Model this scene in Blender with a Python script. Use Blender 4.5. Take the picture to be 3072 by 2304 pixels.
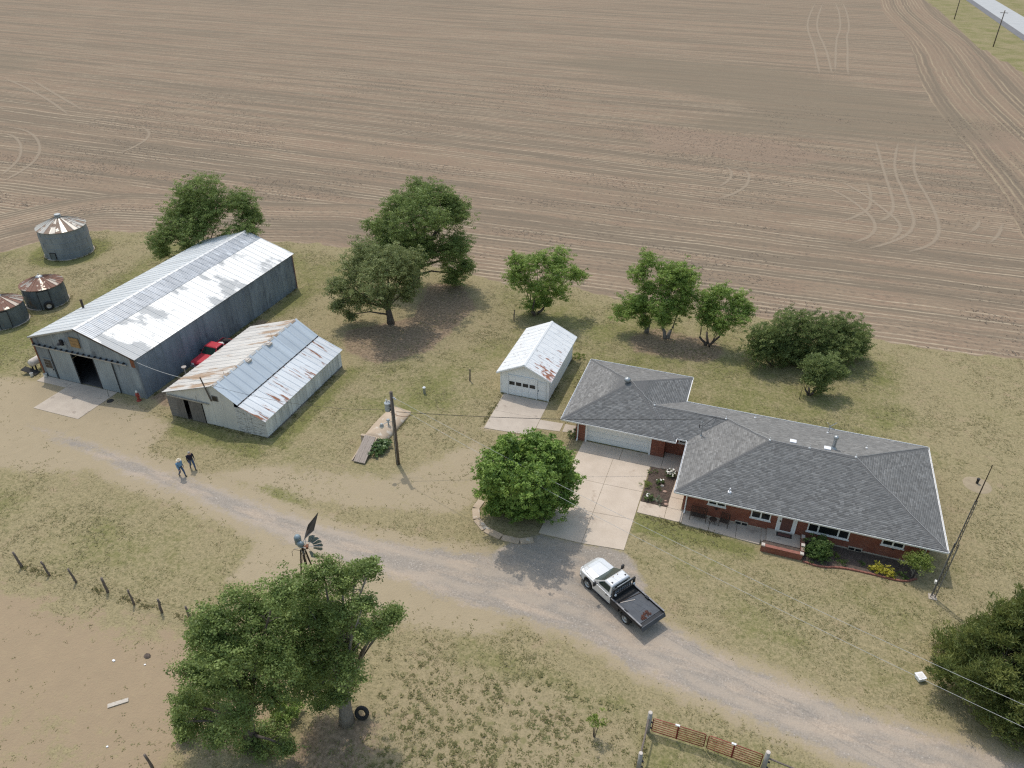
import bpy, bmesh, math, random
import numpy as np
from mathutils import Vector, Matrix
R = math.radians
PI = math.pi
random.seed(7)
rng = np.random.default_rng(7)
scn = bpy.context.scene
COL = scn.collection
for o in list(bpy.data.objects):
    bpy.data.objects.remove(o)

# ------------------------------------------------------------------ camera
cam = bpy.data.cameras.new('camera')
cam_ob = bpy.data.objects.new('camera', cam)
COL.objects.link(cam_ob)
cam.sensor_width = 36.0
cam.lens = 36.0 * 2241.5 / 3072.0
cam.clip_start = 0.5
cam.clip_end = 12000
YAW, PITCH, ROLL = 0.33317, 0.57704, 0.00628
cam_ob.matrix_world = (Matrix.Translation((0, 0, 39.13)) @ Matrix.Rotation(YAW, 4, 'Z')
                       @ Matrix.Rotation(PI / 2 - PITCH, 4, 'X') @ Matrix.Rotation(ROLL, 4, 'Z'))
scn.camera = cam_ob

# ------------------------------------------------------------------ sky, sun, exposure
SUN_EL, SUN_AZ = R(64), R(135)          # azimuth from +X, counter-clockwise
wd = bpy.data.worlds.new('World')
scn.world = wd
wd.use_nodes = True
wn = wd.node_tree
bg = wn.nodes['Background']
sky = wn.nodes.new('ShaderNodeTexSky')
sky.sky_type = 'NISHITA'
sky.sun_disc = False
sky.sun_elevation = SUN_EL
sky.sun_rotation = R(-45)
sky.air_density = 2.0
sky.dust_density = 2.6
sky.ozone_density = 0.2
wn.links.new(sky.outputs[0], bg.inputs[0])
bg.inputs[1].default_value = 0.15
sun = bpy.data.lights.new('sun', 'SUN')
sun.energy = 2.05
sun.angle = R(0.9)
sun.color = (1.0, 0.935, 0.835)
sun_ob = bpy.data.objects.new('sun', sun)
COL.objects.link(sun_ob)
sv = Vector((math.cos(SUN_AZ) * math.cos(SUN_EL), math.sin(SUN_AZ) * math.cos(SUN_EL), math.sin(SUN_EL)))
sun_ob.rotation_euler = (-sv).to_track_quat('-Z', 'Y').to_euler()
sun_ob.location = sv * 300
scn.view_settings.view_transform = 'Standard'
scn.view_settings.look = 'None'
scn.view_settings.exposure = 0.13
scn.view_settings.gamma = 1.0
scn.view_settings.use_curve_mapping = False
scn.cycles.use_denoising = False
scn.cycles.use_light_tree = False
scn.cycles.max_bounces = 6
scn.cycles.diffuse_bounces = 3
scn.cycles.glossy_bounces = 3
scn.cycles.transmission_bounces = 3
scn.cycles.transparent_max_bounces = 8
scn.cycles.filter_width = 1.25

# ------------------------------------------------------------------ node helpers
class NT:
    def __init__(s, name):
        s.m = bpy.data.materials.new(name)
        s.m.use_nodes = True
        s.t = s.m.node_tree
        s.b = s.t.nodes['Principled BSDF']
    def n(s, typ, inp=None, out=0, **kw):
        x = s.t.nodes.new('ShaderNode' + typ)
        for k, v in kw.items():
            setattr(x, k, v)
        for k, v in (inp or {}).items():
            s.put(x.inputs[k], v)
        return x.outputs[out]
    def put(s, sock, v):
        if isinstance(v, bpy.types.NodeSocket):
            s.t.links.new(v, sock)
        else:
            if isinstance(v, (tuple, list)) and len(v) == 3 and sock.type == 'RGBA':
                v = (*v, 1)
            sock.default_value = v
    def mix(s, f, a, b, mode='MIX'):
        x = s.t.nodes.new('ShaderNodeMix')
        x.data_type = 'RGBA'
        x.blend_type = mode
        s.put(x.inputs[0], f)
        s.put(x.inputs[6], a)
        s.put(x.inputs[7], b)
        return x.outputs[2]
    def math(s, op, a, b=0.0, c=None, clamp=False):
        x = s.t.nodes.new('ShaderNodeMath')
        x.operation = op
        x.use_clamp = clamp
        s.put(x.inputs[0], a)
        s.put(x.inputs[1], b)
        if c is not None:
            s.put(x.inputs[2], c)
        return x.outputs[0]
    def pos(s):
        return s.n('NewGeometry')
    def scale(s, v, sc):
        return s.n('VectorMath', {0: v, 1: sc}, operation='MULTIPLY')
    def noise(s, v, sc, det=4.0, rough=0.55, dist=0.0):
        return s.n('TexNoise', {'Vector': v, 'Scale': sc, 'Detail': det, 'Roughness': rough, 'Distortion': dist})
    def ramp(s, f, lo, hi, a=0.0, b=1.0):
        return s.n('MapRange', {0: f, 1: lo, 2: hi, 3: a, 4: b}, interpolation_type='SMOOTHSTEP')
    def attr(s, name, out=0):
        return s.n('Attribute', attribute_name=name, out=out)
    def bump(s, h, strength, dist=0.02):
        s.put(s.b.inputs['Normal'], s.n('Bump', {'Height': h, 'Strength': strength, 'Distance': dist}))
    def fin(s, col, rough=0.8, metal=0.0, spec=0.3):
        s.put(s.b.inputs['Base Color'], col)
        s.put(s.b.inputs['Roughness'], rough)
        s.put(s.b.inputs['Metallic'], metal)
        s.put(s.b.inputs['Specular IOR Level'], spec)
        return s.m

def pm(name, c1, c2=None, sc=3.0, rough=0.75, metal=0.0, bump=0.25, stretch=(1, 1, 1), stain=None, spec=0.3, bd=0.01, var=0.0):
    """two-tone procedural material with optional stain = (colour, scale, threshold, stretch)"""
    g = NT(name)
    p = g.pos()
    c2 = c2 or tuple(x * 0.8 for x in c1)
    n1 = g.noise(g.scale(p, stretch), sc, 5)
    n2 = g.noise(g.scale(p, stretch), sc * 9, 3)
    f = g.ramp(g.math('ADD', g.math('MULTIPLY', n1, 0.7), g.math('MULTIPLY', n2, 0.3)), 0.32, 0.68)
    col = g.mix(f, c1, c2)
    rg = rough
    mt = metal
    if stain:
        sn = g.noise(g.scale(p, stain[3] if len(stain) > 3 else stretch), stain[1], 6, 0.6)
        sf = g.ramp(sn, stain[2], stain[2] + 0.08)
        col = g.mix(sf, col, stain[0])
        rg = g.math('MULTIPLY_ADD', sf, 0.9 - rough, rough)
        if metal:
            mt = g.math('MULTIPLY_ADD', sf, -metal, metal)
    if var:
        oi = g.n('ObjectInfo', out=5)
        v_ = g.math('MULTIPLY_ADD', oi, 2 * var, 1 - var)
        col = g.mix(1.0, col, g.n('CombineColor', {0: v_, 1: v_, 2: v_}), 'MULTIPLY')
    if bump:
        g.bump(n2, bump, bd)
    return g.fin(col, rg, mt, spec)

MATS = {}
def mt(name):
    return MATS[name]

# ------------------------------------------------------------------ mesh helpers
class MB:
    def __init__(s):
        s.v = []
        s.f = []
        s.uv = None
    def poly(s, pts):
        k = len(s.v)
        s.v += [tuple(p) for p in pts]
        s.f.append(tuple(range(k, k + len(pts))))
        return s
    def box(s, x0, x1, y0, y1, z0, z1, M=None):
        k = len(s.v)
        c = [(x0, y0, z0), (x1, y0, z0), (x1, y1, z0), (x0, y1, z0), (x0, y0, z1), (x1, y0, z1), (x1, y1, z1), (x0, y1, z1)]
        if M is not None:
            c = [tuple(M @ Vector(p)) for p in c]
        s.v += c
        s.f += [tuple(k + i for i in q) for q in ((0, 3, 2, 1), (4, 5, 6, 7), (0, 1, 5, 4), (1, 2, 6, 5), (2, 3, 7, 6), (3, 0, 4, 7))]
        return s
    def prism(s, pts, axis, a, b):
        """polygon pts (2-D) extruded from a to b along axis ('x','y','z'); 2-D coordinates are the other two in order"""
        def P(p, t):
            return (t, p[0], p[1]) if axis == 'x' else (p[0], t, p[1]) if axis == 'y' else (p[0], p[1], t)
        k = len(s.v)
        n = len(pts)
        s.v += [P(p, a) for p in pts] + [P(p, b) for p in pts]
        s.f.append(tuple(k + i for i in range(n)))
        s.f.append(tuple(k + n + i for i in reversed(range(n))))
        for i in range(n):
            j = (i + 1) % n
            s.f.append((k + i, k + n + i, k + n + j, k + j))
        return s
    def tube(s, pts, r, n=6, cap=True):
        pts = [Vector(p) for p in pts]
        rr = r if isinstance(r, (list, tuple)) else [r] * len(pts)
        k = len(s.v)
        for i, p in enumerate(pts):
            d = (pts[min(i + 1, len(pts) - 1)] - pts[max(i - 1, 0)])
            d = d.normalized() if d.length > 1e-9 else Vector((0, 0, 1))
            a = d.cross(Vector((0, 0, 1)) if abs(d.z) < 0.9 else Vector((1, 0, 0))).normalized()
            b = d.cross(a)
            for j in range(n):
                t = 2 * PI * j / n
                s.v.append(tuple(p + (a * math.cos(t) + b * math.sin(t)) * rr[i]))
        for i in range(len(pts) - 1):
            for j in range(n):
                q = (j + 1) % n
                s.f.append((k + i * n + j, k + i * n + q, k + (i + 1) * n + q, k + (i + 1) * n + j))
        if cap:
            s.f.append(tuple(k + j for j in reversed(range(n))))
            s.f.append(tuple(k + (len(pts) - 1) * n + j for j in range(n)))
        return s
    def lathe(s, prof, n=16, c=(0, 0, 0), a0=0.0, a1=2 * PI, axis='z'):
        k = len(s.v)
        full = abs(a1 - a0 - 2 * PI) < 1e-6
        m = n if full else n + 1
        for r, z in prof:
            for j in range(m):
                t = a0 + (a1 - a0) * j / n
                q = (r * math.cos(t), r * math.sin(t), z)
                if axis == 'x':
                    q = (q[2], q[0], q[1])
                elif axis == 'y':
                    q = (q[0], q[2], q[1])
                s.v.append((c[0] + q[0], c[1] + q[1], c[2] + q[2]))
        for i in range(len(prof) - 1):
            for j in range(n if full else n):
                q = (j + 1) % m
                s.f.append((k + i * m + j, k + i * m + q, k + (i + 1) * m + q, k + (i + 1) * m + j))
        return s
    def mesh(s, name, smooth=False):
        me = bpy.data.meshes.new(name)
        me.from_pydata(s.v, [], s.f)
        bm = bmesh.new()
        bm.from_mesh(me)
        bmesh.ops.recalc_face_normals(bm, faces=bm.faces)
        bm.to_mesh(me)
        bm.free()
        if smooth:
            me.polygons.foreach_set('use_smooth', [True] * len(me.polygons))
        return me

def link(name, me, m, parent=None, loc=None, world=False):
    o = bpy.data.objects.new(name, me)
    COL.objects.link(o)
    if m is not None and len(me.materials) == 0:
        me.materials.append(mt(m) if isinstance(m, str) else m)
    if parent is not None:
        o.parent = parent
        if world:
            q = parent
            off = Vector((0, 0, 0))
            while q is not None:
                off += q.location
                q = q.parent
            o.location = -off
    if loc is not None:
        o.location = loc
    return o
def ob(name, b, m, parent=None, smooth=False, world=True, bevel=0):
    o = link(name, b.mesh(name, smooth), m, parent, world=world)
    if bevel:
        md = o.modifiers.new('bevel', 'BEVEL')
        md.width = bevel
        md.segments = 2
        md.limit_method = 'ANGLE'
    return o
def tag(o, label, cat=None, group=None, kind=None):
    if label:
        o['label'] = label
    if cat:
        o['category'] = cat
    if group:
        o['group'] = group
    if kind:
        o['kind'] = kind
    return o
def thing(name, label, cat, loc=(0, 0, 0), rz=0.0, group=None):
    o = bpy.data.objects.new(name, None)
    COL.objects.link(o)
    o.location = loc
    o.rotation_euler = (0, 0, rz)
    o.empty_display_size = 0.2
    return tag(o, label, cat, group)
def copy_tree(o, parent=None):
    c = o.copy()
    COL.objects.link(c)
    c.parent = parent
    for ch in list(o.children):
        copy_tree(ch, c)
    return c
def np_mesh(name, V, Fq, attrs=None, smooth=False):
    """V (n,3), Fq (m,k) all same k"""
    me = bpy.data.meshes.new(name)
    n, (m, k) = len(V), Fq.shape
    me.vertices.add(n)
    me.vertices.foreach_set('co', np.ascontiguousarray(V, dtype=np.float32).ravel())
    me.loops.add(m * k)
    me.loops.foreach_set('vertex_index', np.ascontiguousarray(Fq, dtype=np.int32).ravel())
    me.polygons.add(m)
    me.polygons.foreach_set('loop_start', np.arange(0, m * k, k, dtype=np.int32))
    if smooth:
        me.polygons.foreach_set('use_smooth', np.ones(m, dtype=bool))
    for an, arr in (attrs or {}).items():
        if arr.ndim == 1:
            a = me.attributes.new(an, 'FLOAT', 'POINT')
            a.data.foreach_set('value', np.ascontiguousarray(arr, dtype=np.float32))
        else:
            a = me.attributes.new(an, 'FLOAT_COLOR', 'POINT')
            a.data.foreach_set('color', np.ascontiguousarray(arr, dtype=np.float32).ravel())
    me.update()
    me.validate()
    return me

# ------------------------------------------------------------------ materials
M = MATS
def mk(name, *a, **k):
    M[name] = pm(name, *a, **k)

mk('concrete', (0.53, 0.45, 0.37), (0.465, 0.39, 0.315), 0.8, 0.9, bump=0.15, stain=((0.40, 0.325, 0.26), 0.55, 0.60))
mk('concrete_grey', (0.47, 0.41, 0.345), (0.40, 0.345, 0.29), 0.9, 0.9, bump=0.2, stain=((0.33, 0.28, 0.235), 0.7, 0.58))
mk('concrete_old', (0.46, 0.37, 0.28), (0.38, 0.30, 0.22), 1.4, 0.92, bump=0.3, stain=((0.52, 0.46, 0.39), 1.6, 0.55))
mk('white_paint', (0.78, 0.79, 0.79), (0.70, 0.71, 0.72), 2.0, 0.5, bump=0.05)
mk('white_trim', (0.80, 0.81, 0.82), (0.74, 0.75, 0.76), 3.0, 0.4, bump=0.02)
mk('white_siding', (0.83, 0.83, 0.82), (0.76, 0.76, 0.76), 1.5, 0.7, bump=0.12, stain=((0.58, 0.57, 0.56), 2.2, 0.68, (1, 1, 4)))
mk('garage_white', (0.80, 0.81, 0.82), (0.76, 0.77, 0.78), 2.0, 0.5, bump=0.02)
mk('peeling_boards', (0.60, 0.61, 0.61), (0.42, 0.42, 0.42), 3.0, 0.85, bump=0.4, stretch=(0.6, 0.6, 3), stain=((0.20, 0.19, 0.18), 5.0, 0.54, (0.35, 0.35, 2.2)))
mk('old_wood', (0.20, 0.185, 0.175), (0.105, 0.097, 0.09), 4.0, 0.9, bump=0.5, stretch=(5, 5, 0.5))
mk('old_wood_flat', (0.25, 0.235, 0.22), (0.13, 0.12, 0.115), 4.0, 0.9, bump=0.5, stretch=(0.5, 5, 5))
mk('ramp_wood', (0.36, 0.31, 0.27), (0.23, 0.195, 0.17), 4.0, 0.9, bump=0.5, stretch=(5, 0.6, 1))
mk('plank_wood', (0.55, 0.50, 0.44), (0.40, 0.36, 0.31), 4.0, 0.9, bump=0.4, stretch=(1, 5, 1))
mk('post_wood', (0.17, 0.14, 0.12), (0.085, 0.07, 0.06), 6.0, 0.9, bump=0.5, stretch=(4, 4, 0.6))
mk('fence_wood', (0.21, 0.175, 0.15), (0.11, 0.09, 0.08), 6.0, 0.9, bump=0.5, stretch=(4, 4, 0.6))
mk('galv_wall', (0.225, 0.275, 0.335), (0.165, 0.205, 0.258), 1.1, 0.55, 0.25, bump=0.15, stretch=(1, 1, 0.35), stain=((0.135, 0.158, 0.19), 0.8, 0.54, (1, 1, 0.5)), var=0.14)
mk('galv_front', (0.27, 0.315, 0.355), (0.20, 0.235, 0.275), 1.3, 0.55, 0.25, bump=0.15, stretch=(1, 1, 0.35), stain=((0.14, 0.155, 0.175), 1.3, 0.58, (1, 1, 0.3)), var=0.2)
mk('galv_door', (0.31, 0.36, 0.395), (0.235, 0.275, 0.31), 1.5, 0.5, 0.25, bump=0.15, stretch=(1, 1, 0.35))
mk('barn_roof', (0.80, 0.80, 0.79), (0.70, 0.705, 0.70), 0.8, 0.5, 0.25, bump=0.06, stretch=(0.3, 1.6, 1), stain=((0.50, 0.505, 0.505), 0.36, 0.51, (0.6, 1, 1)), var=0.035)
mk('barn_roof_old', (0.40, 0.43, 0.47), (0.29, 0.315, 0.35), 1.2, 0.42, 0.4, bump=0.15, stretch=(0.6, 2.2, 1), stain=((0.62, 0.65, 0.69), 1.5, 0.57, (0.5, 2.0, 1)), var=0.08)
mk('barn_roof_left', (0.66, 0.68, 0.70), (0.56, 0.575, 0.595), 0.9, 0.5, 0.3, bump=0.08, stretch=(0.25, 2.4, 1), var=0.05)
mk('shed_roof_left', (0.60, 0.58, 0.55), (0.50, 0.48, 0.455), 0.8, 0.6, 0.2, bump=0.12, stretch=(0.4, 1.4, 1), stain=((0.36, 0.265, 0.19), 0.75, 0.53, (0.25, 1.0, 0.25)), var=0.05)
mk('shed_roof_new', (0.47, 0.53, 0.585), (0.42, 0.475, 0.53), 0.7, 0.5, 0.3, bump=0.04, stretch=(0.4, 1.4, 1), var=0.07)
mk('shed_roof_low', (0.60, 0.635, 0.67), (0.52, 0.555, 0.59), 0.8, 0.5, 0.25, bump=0.08, stretch=(0.4, 1.4, 1), stain=((0.25, 0.115, 0.07), 1.5, 0.555, (0.28, 1.6, 0.28)), var=0.05)
mk('shed_tin', (0.60, 0.60, 0.58), (0.50, 0.50, 0.49), 1.2, 0.65, 0.1, bump=0.1, stretch=(1, 1, 0.3), stain=((0.33, 0.315, 0.29), 1.3, 0.62, (1, 1, 0.3)))
mk('shed_side', (0.66, 0.68, 0.69), (0.52, 0.54, 0.555), 1.4, 0.6, 0.1, bump=0.1, stretch=(1, 3, 0.4), var=0.18)
mk('rust', (0.26, 0.10, 0.05), (0.16, 0.07, 0.045), 6.0, 0.9, bump=0.3)
mk('dark_metal', (0.045, 0.045, 0.05), (0.025, 0.025, 0.03), 6.0, 0.6, 0.3, bump=0.1)
mk('steel', (0.42, 0.44, 0.46), (0.30, 0.32, 0.34), 5.0, 0.45, 0.7, bump=0.05)
mk('mast_steel', (0.26, 0.27, 0.29), (0.13, 0.12, 0.12), 1.5, 0.6, 0.4, bump=0.1)
mk('brown_metal', (0.060, 0.043, 0.034), (0.04, 0.028, 0.022), 7.0, 0.75, 0.1, bump=0.05)
mk('vane_metal', (0.10, 0.082, 0.072), (0.06, 0.048, 0.04), 3.0, 0.7, 0.3, bump=0.1)
mk('mill_blue', (0.30, 0.37, 0.41), (0.20, 0.25, 0.285), 3.0, 0.5, 0.4, bump=0.1)
mk('board_tan', (0.34, 0.22, 0.10), (0.25, 0.155, 0.075), 3.0, 0.85, bump=0.2)
mk('black_rubber', (0.022, 0.022, 0.023), (0.035, 0.034, 0.033), 8.0, 0.85, bump=0.2)
mk('black_paint', (0.018, 0.020, 0.024), (0.03, 0.032, 0.036), 3.0, 0.35, 0.1, bump=0.04)
mk('bed_grey', (0.075, 0.085, 0.10), (0.055, 0.062, 0.075), 2.5, 0.5, 0.2, bump=0.1, stain=((0.11, 0.115, 0.12), 2.0, 0.60))
mk('silver_paint', (0.66, 0.675, 0.69), (0.63, 0.645, 0.66), 1.0, 0.28, 0.35, bump=0.0, spec=0.5)
mk('red_paint', (0.50, 0.035, 0.055), (0.42, 0.03, 0.045), 1.5, 0.35, 0.0, bump=0.0, spec=0.5)
mk('gate_red', (0.25, 0.042, 0.036), (0.17, 0.032, 0.028), 5.0, 0.6, 0.1, bump=0.1)
mk('pump_red', (0.36, 0.07, 0.05), (0.25, 0.05, 0.04), 5.0, 0.6, bump=0.1)
mk('mulch', (0.125, 0.092, 0.074), (0.055, 0.042, 0.036), 7.0, 0.95, bump=0.9, bd=0.04)
mk('soil_dark', (0.135, 0.105, 0.088), (0.075, 0.06, 0.05), 5.0, 0.95, bump=0.9, bd=0.04)
mk('edging_red', (0.30, 0.13, 0.10), (0.20, 0.09, 0.07), 6.0, 0.85, bump=0.3)
mk('mat_red', (0.17, 0.08, 0.065), (0.10, 0.05, 0.045), 9.0, 0.95, bump=0.2)
mk('stone_pale', (0.58, 0.53, 0.48), (0.45, 0.40, 0.36), 6.0, 0.85, bump=0.3)
mk('stone_pink', (0.44, 0.30, 0.24), (0.36, 0.25, 0.20), 6.0, 0.85, bump=0.3)
mk('plastic_white', (0.80, 0.81, 0.84), (0.74, 0.75, 0.79), 4.0, 0.5, bump=0.02)
mk('wire_alu', (0.50, 0.50, 0.49), (0.42, 0.42, 0.42), 4.0, 0.5, 0.3, bump=0)
mk('wire_dark', (0.06, 0.055, 0.05), (0.04, 0.04, 0.04), 4.0, 0.7, bump=0)
mk('transformer_grey', (0.40, 0.44, 0.46), (0.33, 0.36, 0.38), 4.0, 0.5, 0.1, bump=0.05)
mk('bark', (0.135, 0.112, 0.095), (0.07, 0.058, 0.05), 5.0, 0.95, bump=0.8, stretch=(2, 2, 0.5), bd=0.03)
mk('bark_pale', (0.27, 0.245, 0.22), (0.16, 0.145, 0.13), 5.0, 0.95, bump=0.8, stretch=(2, 2, 0.5), bd=0.03)
mk('asphalt_pale', (0.42, 0.43, 0.44), (0.37, 0.38, 0.39), 0.3, 0.9, bump=0.1)
mk('asphalt_dark', (0.17, 0.17, 0.18), (0.13, 0.13, 0.14), 0.5, 0.9, bump=0.1)
mk('dirt_patch', (0.335, 0.275, 0.19), (0.27, 0.22, 0.15), 2.5, 0.95, bump=0.3)
mk('track_soil', (0.46, 0.375, 0.285), (0.37, 0.295, 0.225), 0.8, 0.95, bump=0.3)
mk('skin', (0.52, 0.32, 0.24), (0.48, 0.29, 0.22), 9.0, 0.6, bump=0)
mk('shirt_blue', (0.18, 0.33, 0.50), (0.12, 0.24, 0.40), 9.0, 0.9, bump=0.2)
mk('jacket_navy', (0.016, 0.020, 0.038), (0.028, 0.02, 0.032), 9.0, 0.9, bump=0.2)
mk('denim', (0.085, 0.125, 0.21), (0.055, 0.085, 0.15), 12.0, 0.9, bump=0.2)
mk('boot', (0.035, 0.025, 0.02), (0.02, 0.015, 0.013), 12.0, 0.6, bump=0.1)
mk('hat_straw', (0.62, 0.56, 0.45), (0.54, 0.48, 0.38), 12.0, 0.85, bump=0.2)
mk('hair_grey', (0.36, 0.34, 0.32), (0.26, 0.25, 0.24), 20.0, 0.9, bump=0.2)
mk('seat_stuff', (0.10, 0.10, 0.105), (0.06, 0.06, 0.065), 9.0, 0.8, bump=0.1)
mk('lamp_red', (0.36, 0.02, 0.02), (0.30, 0.02, 0.02), 5.0, 0.25, bump=0)
mk('lamp_clear', (0.72, 0.74, 0.76), (0.62, 0.64, 0.66), 8.0, 0.15, bump=0)
mk('ceramic', (0.70, 0.69, 0.66), (0.6, 0.59, 0.57), 8.0, 0.3, bump=0)
mk('litter_rust', (0.15, 0.062, 0.042), (0.09, 0.04, 0.03), 6.0, 0.85, bump=0.2)
mk('petal_white', (0.82, 0.80, 0.76), (0.74, 0.72, 0.66), 9.0, 0.7, bump=0)
mk('block_grey', (0.34, 0.33, 0.31), (0.27, 0.26, 0.25), 5.0, 0.9, bump=0.3)
mk('soffit', (0.70, 0.71, 0.72), (0.65, 0.66, 0.67), 3.0, 0.6, bump=0)
mk('interior_dark', (0.10, 0.10, 0.105), (0.07, 0.07, 0.072), 2.0, 0.9, bump=0.1)
mk('litter_mixed', (0.30, 0.27, 0.24), (0.12, 0.11, 0.10), 4.0, 0.9, bump=0.3)

def glass(name, tint, rough=0.06):
    g = NT(name)
    p = g.pos()
    n = g.noise(p, 0.7, 2)
    M[name] = g.fin(g.mix(n, tint, tuple(c * 0.6 for c in tint)), rough, 0.0, 0.4)
glass('window_glass', (0.020, 0.023, 0.026))
glass('truck_glass', (0.016, 0.040, 0.034), 0.12)

# small-garage roof: white sheet with rust low on the right slope near the front
g = NT('small_roof')
p = g.pos()
sx = g.n('SeparateXYZ', {0: p}, out=0)
sy = g.n('SeparateXYZ', {0: p}, out=1)
nn = g.noise(g.scale(p, (0.7, 1.6, 1)), 1.7, 6, 0.6)
zone = g.math('MULTIPLY', g.ramp(sy, 60.5, 55.2), g.ramp(sx, -18.0, -16.6))
zone2 = g.math('MULTIPLY', g.ramp(sx, -17.6, -15.2), 0.25)
f = g.ramp(g.math('ADD', nn, g.math('ADD', g.math('MULTIPLY', zone, 0.16), g.math('MULTIPLY', zone2, 0.2))), 0.66, 0.78)
n2 = g.noise(p, 9, 3)
base = g.mix(g.ramp(nn, 0.3, 0.7), (0.74, 0.75, 0.76), (0.64, 0.66, 0.68))
base = g.mix(g.ramp(g.noise(p, 2.6, 4), 0.62, 0.70), base, (0.42, 0.42, 0.43))
rustc = g.mix(n2, (0.36, 0.13, 0.06), (0.22, 0.09, 0.055))
g.bump(n2, 0.1, 0.01)
M['small_roof'] = g.fin(g.mix(f, base, rustc), 0.55, 0.1)

# brick: box-mapped by normal
g = NT('brick')
geo = g.t.nodes.new('ShaderNodeNewGeometry')
p, nrm = geo.outputs['Position'], geo.outputs['Normal']
px, py, pz = (g.n('SeparateXYZ', {0: p}, out=i) for i in range(3))
ax = g.math('GREATER_THAN', g.math('ABSOLUTE', g.n('SeparateXYZ', {0: nrm}, out=0)), 0.6)
hx = g.math('ADD', g.math('MULTIPLY', ax, py), g.math('MULTIPLY', g.math('SUBTRACT', 1.0, ax), px))
vec = g.n('CombineXYZ', {0: hx, 1: pz, 2: 0.0})
bt = g.t.nodes.new('ShaderNodeTexBrick')
g.put(bt.inputs['Vector'], vec)
for k, v in {'Color1': (0.30, 0.100, 0.062, 1), 'Color2': (0.195, 0.064, 0.043, 1), 'Mortar': (0.27, 0.20, 0.165, 1), 'Scale': 1.0, 'Mortar Size': 0.006, 'Brick Width': 0.205, 'Row Height': 0.072}.items():
    bt.inputs[k].default_value = v
col = g.mix(g.ramp(g.noise(p, 1.2, 4), 0.35, 0.7), bt.outputs[0], (0.205, 0.07, 0.046))
g.put(g.b.inputs['Normal'], g.n('Bump', {'Height': bt.outputs['Fac'], 'Strength': 0.5, 'Distance': -0.01}))
M['brick'] = g.fin(col, 0.88)

# shingles: colour per tab from its own attribute
g = NT('shingle')
p = g.pos()
t = g.attr('tint', 2)
c = g.mix(g.ramp(t, 0.0, 0.55), (0.150, 0.147, 0.145), (0.218, 0.215, 0.212))
c = g.mix(g.ramp(t, 0.72, 0.98), c, (0.285, 0.282, 0.279))
c = g.mix(g.ramp(g.noise(p, 0.5, 4), 0.35, 0.7), c, g.mix(0.4, c, (0.17, 0.171, 0.173)))
n2 = g.noise(p, 60, 2)
c = g.mix(g.math('MULTIPLY', n2, 0.25), c, (0.13, 0.131, 0.133))
g.bump(n2, 0.4, 0.005)
M['shingle'] = g.fin(c, 0.92)
mk('shingle_cap', (0.140, 0.140, 0.142), (0.110, 0.111, 0.113), 8.0, 0.92, bump=0.3)

# bin roofs: galvanised wedges with rust
def bin_mat(name, c1, c2, rc, th, sc):
    g = NT(name)
    p = g.pos()
    oi = g.n('ObjectInfo', out=5)
    n1 = g.noise(p, sc, 5, 0.6)
    f = g.ramp(g.math('ADD', n1, g.math('MULTIPLY', g.math('SUBTRACT', oi, 0.5), 0.35)), th, th + 0.07)
    n2 = g.noise(p, 7, 3)
    c = g.mix(f, g.mix(n2, c1, c2), g.mix(n2, rc, tuple(x * 0.65 for x in rc)))
    g.bump(n2, 0.1, 0.01)
    M[name] = g.fin(c, g.math('MULTIPLY_ADD', f, 0.4, 0.45), g.math('MULTIPLY_ADD', f, -0.4, 0.4))
bin_mat('bin_roof_big', (0.46, 0.445, 0.41), (0.37, 0.355, 0.33), (0.32, 0.235, 0.18), 0.50, 0.9)
bin_mat('bin_roof_rust', (0.36, 0.32, 0.285), (0.31, 0.27, 0.235), (0.26, 0.145, 0.108), 0.42, 1.1)
mk('bin_wall_big', (0.26, 0.30, 0.345), (0.19, 0.22, 0.26), 1.2, 0.5, 0.3, bump=0.1, stretch=(1, 1, 0.6), stain=((0.27, 0.215, 0.14), 0.55, 0.635))
mk('bin_wall_dark', (0.165, 0.188, 0.20), (0.11, 0.128, 0.138), 1.5, 0.6, 0.2, bump=0.15, stretch=(1, 1, 0.5), stain=((0.17, 0.13, 0.10), 0.9, 0.64))

# foliage: tint attribute (0..1) picks the leaf colour
def leaf_mat(name, dark, mid, light, trans=0.30):
    g = NT(name)
    t = g.attr('tint', 2)
    c = g.mix(g.ramp(t, 0.0, 0.5), dark, mid)
    c = g.mix(g.ramp(t, 0.5, 1.0), c, light)
    g.fin(c, 0.55, 0.0, 0.35)
    tr = g.t.nodes.new('ShaderNodeBsdfTranslucent')
    g.put(tr.inputs[0], g.mix(0.5, c, tuple(min(1, x * 1.6) for x in light)))
    ms = g.t.nodes.new('ShaderNodeMixShader')
    ms.inputs[0].default_value = trans
    g.t.links.new(g.b.outputs[0], ms.inputs[1])
    g.t.links.new(tr.outputs[0], ms.inputs[2])
    g.t.links.new(ms.outputs[0], g.t.nodes['Material Output'].inputs[0])
    M[name] = g.m
leaf_mat('leaf_elm', (0.072, 0.105, 0.032), (0.144, 0.204, 0.059), (0.276, 0.354, 0.115))
leaf_mat('leaf_grey', (0.093, 0.117, 0.045), (0.173, 0.212, 0.079), (0.307, 0.344, 0.149))
leaf_mat('leaf_mulberry', (0.085, 0.133, 0.032), (0.173, 0.261, 0.059), (0.337, 0.444, 0.113))
leaf_mat('leaf_maple', (0.070, 0.125, 0.029), (0.153, 0.244, 0.053), (0.293, 0.415, 0.096))
leaf_mat('leaf_shrub', (0.062, 0.092, 0.034), (0.128, 0.181, 0.061), (0.291, 0.342, 0.134))
leaf_mat('leaf_cedar', (0.047, 0.067, 0.022), (0.104, 0.143, 0.042), (0.249, 0.273, 0.083))
leaf_mat('leaf_box', (0.049, 0.091, 0.026), (0.078, 0.137, 0.036), (0.130, 0.195, 0.052))
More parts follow.
